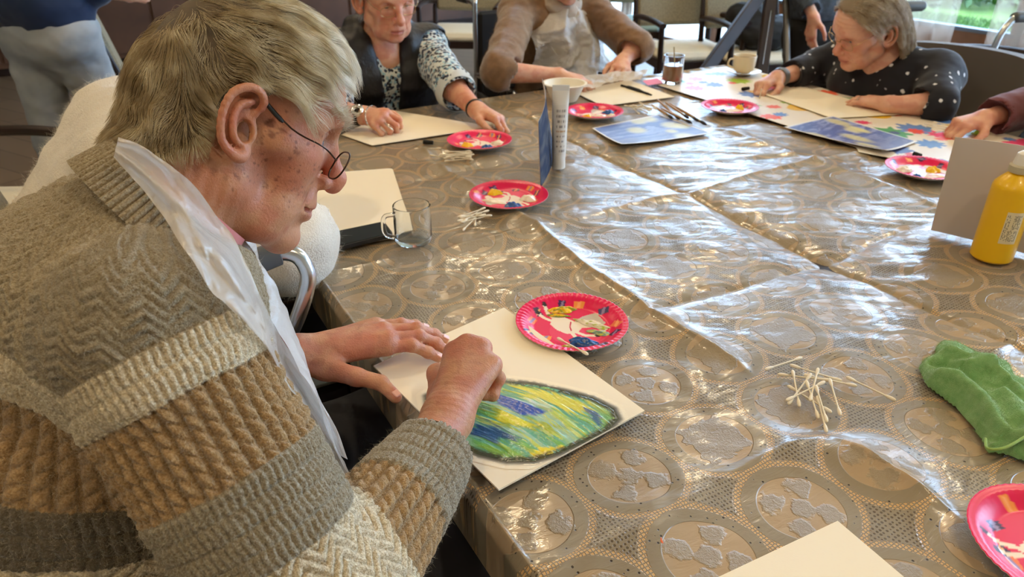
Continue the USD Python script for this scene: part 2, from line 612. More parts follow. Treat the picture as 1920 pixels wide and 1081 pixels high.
curtain(-3.75, -2.95, 'sheer pale net curtain hanging before the garden window', 1.)
curtain(-2.75, -1.9, 'sheer net curtain beside the walking frame and beige chair', 3.)
curtain(-6.6, -5.9, 'sheer net curtain beyond the empty cream chairs', 5.)

# ------------------------------------------------------------------ lamps in the ceiling
M_lampbody = pm('lamp_body', (235, 232, 225), rough=.4)
M_lampglow = pm('lamp_diffuser', (255, 240, 215), emis=((255, 226, 180), 6.))
for k, (lx, ly) in enumerate(LAMPS):
    w = thing('ceiling_lamp', 'round warm downlight in the ceiling above the room', 'lamp', (lx, ly, CEIL), 0, group='ceiling downlights')
    obj('ring', lathe([(LAMP_R, -.004), (LAMP_R + .02, -.004), (LAMP_R + .022, 0), (LAMP_R + .016, .0), (LAMP_R, .0)], 40), M_lampbody, w, world=False, smooth=40)
    obj('diffuser', lathe([(0, -.002), (LAMP_R, -.002), (LAMP_R, -.001), (0, -.001)], 40), M_lampglow, w, world=False)
    l = UsdLux.DiskLight.Define(stage, w + '/lamp_light')
    l.CreateRadiusAttr(LAMP_R)
    l.CreateIntensityAttr(LAMP_INT)
    l.CreateColorAttr(Gf.Vec3f(*LAMP_COL))
    UsdGeom.Xformable(l).AddTranslateOp().Set(Gf.Vec3d(0, 0, -.012))

# ------------------------------------------------------------------ garden
M_pave = pm('paving', (196, 190, 182), rough=.8, bump=(30, .2, .004), vary=(2, (176, 170, 160)))
M_lawn = pm('lawn_soil', (104, 128, 52), rough=.9, vary=(4, (84, 112, 40)))
usdkit.material(stage, '/World/Looks/leaf', {'o': ('geometry', {}), 'r': ('rgb_ramp', {'ramp': [(0, tuple(lin((58, 92, 30)))), (.5, tuple(lin((110, 150, 60)))), (1, tuple(lin((178, 205, 120))))]}), 'd': ('principled_bsdf', {'roughness': .4}), 't': ('translucent_bsdf', {}), 'm': ('mix_closure', {'fac': .35})},
                [('o.random_per_island', 'r.fac'), ('r.color', 'd.base_color'), ('r.color', 't.color'), ('d.BSDF', 'm.closure1'), ('t.BSDF', 'm.closure2')], surface='m.closure')
M_leaf = '/World/Looks/leaf'
M_bark = pm('bark', (90, 70, 52), rough=.9)
obj('ground_terrace', slab(rpoly([(FW, TNEAR + 6), (FW, TFAR - 8), (FW + 2.3, TFAR - 8), (FW + 2.3, TNEAR + 6)]), -.2, -.03), M_pave, kind='structure')
obj('ground_lawn', slab(rpoly([(FW + 2.3, TNEAR + 16), (FW + 2.3, TFAR - 26), (FW + 40, TFAR - 26), (FW + 40, TNEAR + 16)]), -.2, -.04), M_lawn, kind='structure')
rg = np.random.default_rng(5)
nb = 26000
bf, bt = FW + 2.3 + rg.random(nb) * 2.3, -9 + rg.random(nb) * 9
bp = FDIR[None] * bf[:, None] + TDIR[None] * bt[:, None] + V(0, 0, -.04)
bh, ba = .03 + .05 * rg.random(nb), rg.random(nb) * 6.28
bd = np.stack([np.cos(ba), np.sin(ba), 0 * ba], 1)
tip = bp + bd[:, [1, 0, 2]] * .03 + np.stack([0 * bh, 0 * bh, bh], 1)
obj('lawn_grass', (np.stack([bp - bd * .006, bp + bd * .006, tip], 1).reshape(-1, 3), np.arange(nb * 3).reshape(-1, 3)), M_leaf, '/World', 'sunlit green lawn grass outside the window', 'grass', kind='stuff', smooth=False)


def bush(f, t, rad, hgt, label, seed, n=5200):
    g = np.random.default_rng(seed)
    w = thing('garden_shrub', label, 'shrub', room(f, t, -.04), 0)
    d = g.normal(size=(n, 3))
    d /= np.linalg.norm(d, axis=1, keepdims=True)
    r = .55 + .45 * g.random(n) ** .5
    p = d * r[:, None] * V(rad, rad, hgt / 2) * (1 + .25 * np.sin(7 * d[:, :1] + 5 * d[:, 1:2]))
    p[:, 2] += hgt / 2
    p[:, 2] = np.abs(p[:, 2])
    a = g.normal(size=(n, 3))
    a /= np.linalg.norm(a, axis=1, keepdims=True)
    b = np.cross(a, g.normal(size=(n, 3)))
    b /= np.linalg.norm(b, axis=1, keepdims=True)
    L = (.05 + .05 * g.random(n))[:, None]
    v = np.stack([p - a * L, p + b * L * .45, p + a * L, p - b * L * .45], 1).reshape(-1, 3)
    k = np.arange(n)[:, None] * 4
    obj('foliage', (v, np.vstack([k + [0, 1, 2], k + [0, 2, 3]])), M_leaf, w, smooth=False, world=False)
    obj('stem', tube([(0, 0, 0), (.02, 0, hgt * .3), (0, .03, hgt * .6)], [.04, .03, .015]), M_bark, w, world=False)


for k, (f, t, r, h, lb) in enumerate([
        (11.4, -3.4, 1.25, 2.2, 'pale green shrub outside, behind the spectacled woman by the window'), (11.6, -.2, 1.3, 2.4, 'bushy green shrub across the lawn from the beige chair'),
        (11.2, -6.6, 1.3, 2.3, 'loose leafy shrub beyond the net curtain'), (12.4, -10, 1.5, 2.6, 'broad green shrub at the far corner of the lawn'),
        (14.8, -1.8, 1.4, 2.8, 'tall shrub in the second row of the garden'), (15.2, -5.6, 1.3, 2.8, 'large shrub behind the gap in the garden shrubs'), (15.4, -13.2, 1.4, 2.6, 'wide far shrub at the garden edge')]):
    bush(f, t, r, h, lb, 40 + k)
# ------------------------------------------------------------------ table and cloths
TF0, TF1, TT0, TT1 = .283, 2.262, -2.225, .42
tab = thing('dining_table', 'long dark table carrying the lace-patterned cloth', 'table', room((TF0 + TF1) / 2, (TT0 + TT1) / 2), YAW)
obj('tabletop', slab(rpoly([(TF0 + .015, TT0 + .015), (TF1 - .015, TT0 + .015), (TF1 - .015, TT1 - .015), (TF0 + .015, TT1 - .015)]), ZT - .055, ZT - .026), M_dark, tab)
for a in (TF0 + .12, TF1 - .12):
    for b in (TT0 + .12, -.9, TT1 - .12):
        obj('leg', bar(room(a, b, 0), room(a, b, ZT - .056), .065, r=.006, up=FDIR), M_dark, tab)
for a in (TF0 + .12, TF1 - .12):
    obj('apron_rail', bar(room(a, TT0 + .16, ZT - .092), room(a, TT1 - .16, ZT - .092), .025, .07), M_dark, tab)

FOLD_F = [(.735, 1, .0125, .052), (1.17, -1, .012, .055), (1.60, 1, .008, .05), (2.04, -1, .006, .05)]
FOLD_T = [(-1.98, 1, .006, .05), (-1.60, -1, .007, .05), (-1.205, 1, .008, .05), (-.815, -1, .0085, .05), (-.45, 1, .0085, .05), (-.075, -1, .008, .05)]


def cloth_h(f, t):
    """relief of the folded cloth: ridges and valleys of its old folds, and soft wrinkles"""
    p = np.stack([f, t, 0 * f], 1)
    wf = f + .012 * (meshkit.noise(p * 5, 3) - .5) * 2
    wt = t + .014 * (meshkit.noise(p * 5, 9) - .5) * 2
    z = 0 * f
    for c, s, h, w in FOLD_F:
        a = np.abs(wf - c)
        m = .75 + .5 * meshkit.noise(p * 3.1, int(c * 100))
        z += s * h * m * (np.exp(-(a / w) * 1.4) + .25 * np.exp(-(a / .006) ** 2))
    for c, s, h, w in FOLD_T:
        a = np.abs(wt - c)
        m = .65 + .6 * meshkit.noise(p * 3.3, int(-c * 100) + 7)
        z += s * h * m * (np.exp(-(a / w) * 1.5) + .2 * np.exp(-(a / .006) ** 2))
    q = np.stack([f * .8 + t * .5, t * .8 - f * .5, 0 * f], 1)
    wr = sstep(.9, 1.4, f)                      # the far right side is more rumpled
    z += (meshkit.fbm(p * 7, 3, 4) - .5) * .010
    z += (meshkit.fbm(q * V(9, 34, 1), 3, 21) - .5) * (.0028 + .0035 * wr)
    z += (meshkit.noise(q * V(48, 18, 1), 5) - .5) * .0018
    return z * sstep(2.30, 2.1, f)


def flat_h(f, t):
    """the cloth under things that lie on it is pressed flat"""
    z = cloth_h(f, t)
    for (cf, ct, r) in FLATS:
        d = np.hypot(f - cf, t - ct)
        z = z * sstep(r * .75, r * 1.35, d)
    return z - .0045


def ft(px, py):
    p = at(px, py)
    return p @ FDIR, p @ TDIR


FLATS = [(.415, -.75, .17), (*ft(1072, 608), .10), (*ft(954, 369), .09), (*ft(899, 265), .09), (*ft(1115, 211), .09), (*ft(1857, 480), .08), (.53, -.27, .16), (*ft(776, 455), .07), (*ft(1525, 735), .10),
         (*ft(1850, 770), .14), (*ft(700, 380), .17), (*ft(1220, 245), .2), (*ft(1047, 316), .06), (*ft(1020, 330), .1), (1.5, -.7, .12), (.8, -2.05, .2), (1.62, -2.05, .2), (*ft(1730, 320), .1), (*ft(885, 410), .06), (*ft(850, 295), .06), (*ft(1040, 185), .1), (*ft(1990, 1030), .11), (*ft(1270, 205), .1)]
LP = .1395


def lace_nodes(n, L):
    M = lambda nm, t, **k: n.__setitem__(nm, ('math', {'math_type': t, **k}))
    VM = lambda nm, t, **k: n.__setitem__(nm, ('vector_math', {'math_type': t, **k}))
    VM('s0', 'multiply', vector2=(1 / LP, 1 / LP, 0))
    n['dn'] = ('noise_texture', {'scale': 9., 'detail': 1.})
    VM('dn2', 'scale', scale=.012)
    VM('dw', 'add')
    L += [('tc.object', 'dn.vector'), ('dn.color', 'dn2.vector1'), ('tc.object', 'dw.vector1'), ('dn2.vector', 'dw.vector2'), ('dw.vector', 's0.vector1')]
    VM('sh', 'add', vector2=(.5, .5, 0))
    VM('fl', 'floor')
    VM('q', 'subtract')
    VM('rl', 'length')
    L += [('s0.vector', 'sh.vector1'), ('sh.vector', 'fl.vector1'), ('s0.vector', 'q.vector1'), ('fl.vector', 'q.vector2'), ('q.vector', 'rl.vector1')]
    n['wn'] = ('white_noise_texture', {'dimensions': '3D'})
    L += [('fl.vector', 'wn.vector')]
    # zones
    def step(nm, src, a, b):
        n[nm] = ('map_range', {'from_min': a, 'from_max': b, 'clamp': True})
        L.append((src, nm + '.value'))
    step('inring', 'rl.value', .352, .36)        # 1 outside the inner disc
    step('outring', 'rl.value', .47, .478)       # 1 outside the ring
    step('patch', 'rl.value', .525, .545)        # 1 in the patches between four rings
    # motif inside the disc
    n['mn'] = ('noise_texture', {'scale': 9., 'detail': 3.})
    L.append(('s0.vector', 'mn.vector'))
    n['sq'] = ('separate_xyz', {})
    VM('qa', 'absolute')
    L += [('q.vector', 'qa.vector1'), ('qa.vector', 'sq.vector')]
    M('mx', 'maximum')
    L += [('sq.x', 'mx.value1'), ('sq.y', 'mx.value2')]
    M('mnz', 'multiply_add', value2=.22, value3=-.11)
    M('rose', 'add')
    L += [('mn.fac', 'mnz.value1'), ('mx.value', 'rose.value1'), ('mnz.value', 'rose.value2')]
    step('rosem', 'rose.value', .262, .248)
    VM('pq', 'subtract', vector2=(.165, .165, 0))
    VM('pl', 'length')
    L += [('qa.vector', 'pq.vector1'), ('pq.vector', 'pl.vector1')]
    M('pl2', 'add')
    M('rl2', 'add')
    L += [('pl.value', 'pl2.value1'), ('mnz.value', 'pl2.value2'), ('rl.value', 'rl2.value1'), ('mnz.value', 'rl2.value2')]
    step('petm', 'pl2.value', .115, .085)
    step('cenm', 'rl2.value', .115, .085)
    M('flm', 'maximum')
    L += [('petm.result', 'flm.value1'), ('cenm.result', 'flm.value2')]
    M('isrose', 'greater_than', value2=.45)
    L.append(('wn.value', 'isrose.value1'))
    n['motif'] = ('mix_float', {})
    L += [('isrose.value', 'motif.fac'), ('flm.value', 'motif.a'), ('rosem.result', 'motif.b')]
    # pierced holes and net
    n['vh'] = ('voronoi_texture', {'scale': 17., 'randomness': .55})
    n['vp'] = ('voronoi_texture', {'scale': 27., 'randomness': .25})
    n['vn'] = ('voronoi_texture', {'feature': 'distance_to_edge', 'scale': 33., 'randomness': .3})
    for k in ('vh', 'vp', 'vn'):
        L.append(('s0.vector', k + '.vector'))
    step('hole_r', 'vh.distance', .2, .15)
    n['hs'] = ('separate_color', {})
    M('hsel', 'greater_than', value2=.48)
    L += [('vh.color', 'hs.color'), ('hs.r', 'hsel.value1')]
    M('hr', 'multiply')
    L += [('hole_r.result', 'hr.value1'), ('hsel.value', 'hr.value2')]
    step('hole_p', 'vp.distance', .36, .27)
    step('netl', 'vn.distance', .11, .19)
    # colours
    G, D_, N_, H_ = [tuple(lin(c)) for c in ((140, 127, 106), (170, 146, 116), (208, 168, 116), (54, 44, 34))]
    n['c1'] = ('mix_color', {'a': D_, 'b': tuple(lin((150, 134, 110)))})                 # disc and motif
    n['c2'] = ('mix_color', {'b': G})                          # ring
    n['c3'] = ('mix_color', {'b': H_})                         # ring holes
    n['cn'] = ('mix_color', {'a': G, 'b': N_})                 # net
    n['cp'] = ('mix_color', {'a': G, 'b': tuple(lin((92, 78, 58)))})   # patch
    n['c4'] = ('mix_color', {})
    n['c5'] = ('mix_color', {})
    M('rh', 'multiply')
    M('ring1', 'subtract', value1=1.)
    L += [('motif.result', 'c1.fac'), ('inring.result', 'c2.fac'), ('c1.result', 'c2.a'),
          ('inring.result', 'rh.value1'), ('hr.value', 'rh.value2'), ('rh.value', 'c3.fac'), ('c2.result', 'c3.a'),
          ('netl.result', 'cn.fac'), ('hole_p.result', 'cp.fac'),
          ('patch.result', 'c5.fac'), ('cn.result', 'c5.a'), ('cp.result', 'c5.b'),
          ('outring.result', 'c4.fac'), ('c3.result', 'c4.a'), ('c5.result', 'c4.b')]
    n['sv'] = ('noise_texture', {'scale': 3., 'detail': 4.})
    n['svm'] = ('map_range', {'from_min': .3, 'from_max': .7, 'to_min': .86, 'to_max': 1.1})
    n['c6'] = ('mix_color', {'blend_type': 'multiply', 'fac': 1.})
    L += [('tc.object', 'sv.vector'), ('sv.fac', 'svm.value'), ('c4.result', 'c6.a'), ('svm.result', 'c6.b'), ('c6.result', 'p.base_color')]
    # relief
    M('h1', 'maximum')
    M('mot4', 'multiply', value2=.35)
    L += [('motif.result', 'mot4.value1'), ('mot4.value', 'h1.value1'), ('inring.result', 'h1.value2')]
    M('h2', 'subtract')
    L += [('h1.value', 'h2.value1'), ('rh.value', 'h2.value2')]
    M('h3', 'multiply_add', value2=.5)
    n['h3'][1]['value2'] = -.5
    L += [('hole_p.result', 'h3.value1')]
    n['h3'][1]['value3'] = 1.
    n['hn'] = ('mix_float', {'b': 0.})
    L += [('netl.result', 'hn.fac')]
    n['hn'][1]['a'] = 1.
    n['h5'] = ('mix_float', {})
    L += [('patch.result', 'h5.fac'), ('hn.result', 'h5.a'), ('h3.value', 'h5.b')]
    n['h4'] = ('mix_float', {})
    L += [('outring.result', 'h4.fac'), ('h2.value', 'h4.a'), ('h5.result', 'h4.b')]
    n['b1'] = ('bump', {'strength': .8, 'distance': .0013})
    n['mr'] = ('noise_texture', {'scale': 38., 'detail': 4., 'roughness': .6, 'distortion': .6})
    L += [('h4.result', 'b1.height'), ('s0.vector', 'mr.vector')]
    # motif relief and film creases
    M('mrm', 'multiply')
    L += [('mr.fac', 'mrm.value1'), ('motif.result', 'mrm.value2')]
    n['b2'] = ('bump', {'strength': .7, 'distance': .0024})
    L += [('mrm.value', 'b2.height'), ('b1.normal', 'b2.normal')]
    n['fm'] = ('mapping', {'rotation': (0, 0, .5), 'scale': (16, 55, 1)})
    n['fn'] = ('noise_texture', {'scale': 1., 'detail': 4., 'roughness': .55, 'distortion': 1.2})
    n['b3'] = ('bump', {'strength': .34, 'distance': .0038})
    L += [('tc.object', 'fm.vector'), ('fm.vector', 'fn.vector'), ('fn.fac', 'b3.height'), ('b2.normal', 'b3.normal'), ('b3.normal', 'p.normal')]
    n['cb'] = ('bump', {'strength': .3, 'distance': .0034})
    L += [('fn.fac', 'cb.height'), ('cb.normal', 'p.coat_normal')]


M_lace = pm('lace_vinyl', rough=.30, spec=.55, coat=.35, extra=lace_nodes, coatr=.11)
def dense(a, b, edge, fine_, coarse, fine_below):
    """stations from a to b, finely spaced on the near side of the edge"""
    lo, hi = (fine_, coarse) if fine_below else (coarse, fine_)
    return np.concatenate([np.arange(a, edge, lo), np.arange(edge, b, hi), [b]])


SF_ = dense(TF0 - .09, TF1 + .09, 1.36, .0034, .0075, True)
ST_ = dense(TT0 - .09, TT1 + .09, -1.30, .0036, .0075, False)
nF, nT = len(SF_), len(ST_)


def cloth_fn(u, v):
    f = SF_[(u * (nF - 1)).round().astype(int)]
    t = ST_[(v * (nT - 1)).round().astype(int)]
    z = flat_h(f, t)
    # past the edge the cloth turns down
    of = np.maximum(TF0 - f, 0) + np.maximum(f - TF1, 0)
    ot = np.maximum(TT0 - t, 0) + np.maximum(t - TT1, 0)
    o = np.maximum(of, ot)
    f2 = np.clip(f, TF0, TF1) + np.where(f < TF0, -1, np.where(f > TF1, 1, 0)) * np.minimum(.012, of * .6)
    t2 = np.clip(t, TT0, TT1) + np.where(t < TT0, -1, np.where(t > TT1, 1, 0)) * np.minimum(.012, ot * .6)
    return FDIR[None] * f2[:, None] + TDIR[None] * t2[:, None] + np.stack([0 * u, 0 * u, ZT + z * (o <= 0) - np.maximum(o - .004, 0)], 1)


lace = thing('lace_tablecloth', 'glossy grey-brown vinyl tablecloth with a lace circle pattern and fold creases', 'tablecloth', (.265, .749, ZT), YAW)
obj('cloth', grid(nF, nT, cloth_fn), M_lace, lace, smooth=True)

# splatter-printed oilcloth over the far right part
SPF0, SPT0, SPT1 = 1.785, -2.16, -.93
gs = np.random.default_rng(11)
SPL = [((222, 72, 60), 0), ((70, 150, 80), 0), ((226, 60, 110), 0), ((70, 84, 140), 0), ((226, 178, 40), 1), ((236, 96, 60), 0), ((150, 178, 50), 0), ((90, 130, 190), 0), ((60, 70, 110), 0)]


def splat(cx, cy, r, g, plain=False):
    a = np.linspace(0, 2 * PI, 48, endpoint=False)
    if plain:
        rr = r * (1 + .06 * np.sin(a * 3 + g.random() * 6))
    else:
        k = g.integers(7, 11)
        rr = r * (.62 + .38 * np.abs(np.sin(a * k / 2 + g.random() * 6)) ** 1.5 * (.4 + g.random(48) * .9))
    return Polygon(np.stack([cx + rr * np.cos(a), cy + rr * np.sin(a)], 1)).buffer(0)


spl = []
for i in range(9):
    for j in range(4):
        c, pl = SPL[gs.integers(len(SPL))]
        f = SPF0 + .07 + j * .125 + gs.normal() * .02
        t = SPT0 + .06 + i * .135 + gs.normal() * .02
        spl.append((splat(f, t, .035 + .03 * gs.random(), gs, pl), c))
        f2, t2 = f + gs.normal() * .05, t + gs.normal() * .05
        c2, _ = SPL[gs.integers(len(SPL))]
        spl.append((splat(f2, t2, .018 + .012 * gs.random(), gs), c2))


def inside(poly, x, y):
    import shapely
    return shapely.contains_xy(poly, x, y)


def spl_fn(u, v):
    f = SPF0 + (TF1 + .06 - SPF0) * u
    t = SPT0 + (SPT1 - SPT0) * v
    z = .0035 + (meshkit.fbm(np.stack([f * 9, t * 9, 0 * f], 1), 3, 8) - .5) * .006
    o = np.maximum(f - TF1 - .003, 0)
    f2 = np.minimum(f, TF1 + .003) + np.minimum(o * .5, .013)
    return FDIR[None] * f2[:, None] + TDIR[None] * t[:, None] + np.stack([0 * u, 0 * u, ZT + z * (o <= 0) - o], 1), f, t


_, sf, st_ = spl_fn(*[a.ravel() for a in np.meshgrid(np.linspace(0, 1, 150), np.linspace(0, 1, 330), indexing='ij')])
scol = np.tile(lin((226, 214, 196)), (len(sf), 1))
for poly, c in spl:
    scol[inside(poly, sf, st_)] = lin(c)
M_splat = pm('splatter_oilcloth', rough=.4, spec=.35, vcol=True)
m = thick(grid(150, 330, lambda u, v: spl_fn(u, v)[0]), .001)
oc = thing('oilcloth', 'white oilcloth printed with bright paint splashes beside the coffee and cup', 'tablecloth', room(2.0, -1.6, ZT), YAW)
obj('cloth', m, M_splat, oc, attrs={'col': np.vstack([scol, scol])})

# ------------------------------------------------------------------ things on the table
M_paper = pm('cartridge_paper', (236, 224, 200), rough=.75, bump=(400, .08, .0006))
M_paperw = pm('white_paper', (232, 228, 220), rough=.75)
M_board = pm('dark_board', (44, 40, 38), rough=.7)
M_vpaint = pm('painted_sheet', rough=.5, vcol=True, bump=(180, .25, .0012))
M_vflat = pm('printed_sheet', rough=.4, vcol=True)
M_vwet = pm('wet_paint', rough=.24, spec=.6, vcol=True, bump=(160, .5, .002))
M_charcoal = pm('charcoal', (20, 20, 21), rough=.85, bump=(300, .6, .001))


def quad_ft(P, z0, z1, round_=0.):
    """a sheet through four pixels of the photo, thickness z0..z1 above the cloth"""
    q = Polygon([at(*p, ZT + z0)[:2] for p in P])
    if round_:
        q = q.buffer(-round_).buffer(round_)
    return slab(q, ZT + z0, ZT + z1)


def sheet(name, label, P, z0=.001, th=.0012, mat=None, catg='paper', round_=0., parts=()):
    c = at(*P[0])
    w = thing(name, label, catg, (c[0], c[1], ZT + z0), 0)
    obj('sheet', quad_ft(P, z0, z0 + th, round_), mat or M_paper, w)
    return w


# the drawing board with the abstract painting
pad = thing('painted_board', 'square white board with a green, yellow and blue oval painting under the painter\'s hand', 'painting', at(950, 760, ZT), YAW)
PC = [ft(*p) for p in ((703, 684), (945, 576), (1209, 769), (935, 917))]
pz = .0105
obj('backing_board', slab(rpoly([(.278, -.868), (.508, -.914), (.536, -.612), (.300, -.580)]), ZT + .0015, ZT + .0075), M_board, pad)
PA, PB, PCc, PD = [at(*p, ZT + pz)[:2] for p in ((700, 685), (945, 576), (1209, 769), (935, 917))]
nu, nv = 250, 330


def pad_xy(u, v):
    u, v = u[:, None], v[:, None]
    return PA * (1 - u) * (1 - v) + PB * u * (1 - v) + PCc * u * v + PD * (1 - u) * v


uu, vv = [a.ravel() for a in np.meshgrid(np.linspace(0, 1, nu), np.linspace(0, 1, nv), indexing='ij')]
pxy = pad_xy(uu, vv)
Z = lambda pts: Polygon([at(*p, ZT + pz)[:2] for p in pts])
oval = Z([(800, 742), (850, 722), (940, 713), (1000, 720), (1060, 733), (1110, 746), (1150, 766), (1159, 785), (1140, 806), (1100, 826), (1050, 849), (1000, 864), (950, 864), (900, 852), (850, 832), (810, 790)])
import shapely
sd = shapely.distance(shapely.points(pxy), oval.exterior)
ins = inside(oval, pxy[:, 0], pxy[:, 1])
sd = np.where(ins, sd, -sd)
w1 = np.stack([pxy[:, 0], pxy[:, 1], 0 * uu], 1)
ca, sa = math.cos(.49), math.sin(.49)
st = np.stack([(w1[:, 0] * ca - w1[:, 1] * sa), (w1[:, 0] * sa + w1[:, 1] * ca), 0 * uu], 1)
warp = st + .02 * (meshkit.fbm(st * 14, 3, 2)[:, None] - .5)
warp[:, 1] += 1.6 * (st[:, 0] - st[:, 0].mean()) ** 2
strk = meshkit.fbm(warp * V(18, 210, 1), 4, 31)
strk2 = meshkit.fbm(warp * V(10, 110, 1), 4, 77)
strk3 = meshkit.fbm(warp * V(26, 320, 1), 3, 55)
ppaper = np.tile(lin((240, 228, 202)), (len(uu), 1))
teal, green, olive, yel, blue, pale, dgreen = [lin(c) for c in ((96, 168, 138), (116, 178, 92), (122, 148, 44), (214, 206, 52), (28, 74, 158), (176, 206, 196), (58, 104, 66))]
pcx = np.tile(teal, (len(uu), 1))
pcx = mixc(pcx, green, sstep(.42, .6, strk))
pcx = mixc(pcx, pale, sstep(.56, .70, strk2) * .55)
pcx = mixc(pcx, lin((196, 204, 78)), sstep(.55, .66, strk3) * .75)


def blotch(pts, col, soft, amt=1., thr=.0):
    global pcx
    poly = Z(pts)
    d = shapely.distance(shapely.points(pxy), poly.exterior)
    d = np.where(inside(poly, pxy[:, 0], pxy[:, 1]), d, -d)
    a = sstep(-soft, soft, d + (strk - .5) * soft * 5 + (strk3 - .5) * soft * 3)
    pcx = mixc(pcx, lin(col), a * amt)


blotch([(965, 726), (1040, 738), (1100, 756), (1130, 775), (1060, 770), (1000, 748)], (222, 212, 70), .006, .9)
blotch([(1120, 760), (1150, 775), (1148, 800), (1110, 800)], (120, 170, 100), .006, .6)
blotch([(930, 770), (1000, 790), (1060, 800), (1000, 808), (930, 800)], (150, 166, 40), .007, .9)
blotch([(940, 775), (1010, 798), (980, 800), (930, 790)], (214, 208, 44), .004, .9)
blotch([(948, 742), (1000, 752), (1030, 764), (1000, 766), (950, 756)], (190, 216, 222), .004, .9)
blotch([(935, 735), (968, 750), (1032, 770), (1018, 780), (975, 778), (930, 757)], (22, 72, 170), .003, 1.)
blotch([(890, 790), (930, 800), (975, 822), (930, 828), (880, 815)], (34, 76, 140), .005, .9)
blotch([(1098, 768), (1120, 775), (1128, 800), (1118, 800), (1110, 782)], (36, 84, 150), .003, .85)
blotch([(990, 850), (1030, 836), (1055, 838), (1030, 854), (1000, 860)], (228, 208, 30), .003, 1.)
blotch([(900, 838), (990, 846), (980, 858), (920, 856)], (120, 168, 70), .005, .8)
blotch([(1010, 700 + 60), (1090, 790), (1080, 800), (1030, 790)], (188, 206, 90), .005, .6)
pcx *= (.86 + .28 * strk3)[:, None]
cn = .5 * meshkit.fbm(w1 * 190, 3, 12) + .5 * meshkit.noise(np.stack([sd * 900, w1[:, 0] * 40, w1[:, 1] * 40], 1), 4)
ol = np.exp(-((sd - .001) / .0078) ** 4) * sstep(.34, .46, cn + .16 * np.exp(-(sd / .004) ** 2))
pfin = np.where((sd > -.001)[:, None], pcx, ppaper)
pfin = mixc(pfin, lin((58, 56, 42)), ol * .95)
relief = np.where(sd > .002, (strk3 - .3) * .0009 + (strk - .4) * .0010, 0)
gv = np.stack([pxy[:, 0], pxy[:, 1], ZT + pz + np.maximum(relief, 0)], 1)
_, gf = grid(nu, nv, lambda u, v: gv)
gm = thick((gv, gf[:, ::-1]), .0025)
sheet_ = obj('painted_sheet', gm, M_paper, pad)
wetv = (sd > -.0005)
fm_ = wetv[gf].any(1)
uq, inv_ = np.unique(gf[fm_][:, ::-1], return_inverse=True)
obj('paint_layer', (gv[uq] + V(0, 0, .0004), inv_.reshape(-1, 3)), M_vwet, sheet_, attrs={'col': pfin[uq]})
chv = (sd <= .0005) & (sd > -.014)
fm_ = chv[gf].any(1)
uq, inv_ = np.unique(gf[fm_][:, ::-1], return_inverse=True)
obj('charcoal_outline', (gv[uq] + V(0, 0, .0003), inv_.reshape(-1, 3)), M_vpaint, sheet_, attrs={'col': pfin[uq]})

# ---- paper plates
M_plate = pm('party_plate', rough=.3, spec=.4, vcol=True)
PR = .09


def plate_z(r):
    return .004 + .012 * sstep(.058, .084, r) + .001 * sstep(.084, .09, r)


def horse():
    """a prancing white horse with a grey mane, in plate units"""
    P = {}
    P['body'] = Polygon([(-.035, .012), (-.02, .018), (.0, .012), (.012, .004), (.012, -.012), (.0, -.02), (-.016, -.016), (-.03, -.006)]).buffer(.004)
    P['neck'] = Polygon([(.0, .01), (.012, .004), (.026, .012), (.034, .026), (.026, .032), (.014, .022)]).buffer(.003)
    P['head'] = Polygon([(.024, .03), (.034, .03), (.052, .016), (.05, .010), (.034, .018)]).buffer(.003)
    P['legs'] = shapely.union_all([LineString(l).buffer(.0032) for l in ([(-.03, .008), (-.05, .022), (-.062, .036)], [(-.032, .002), (-.05, .006), (-.064, .014)], [(.008, -.012), (.03, -.016), (.046, -.008)], [(.004, -.014), (.02, -.03), (.036, -.03)])])
    return P


HORSE = horse()


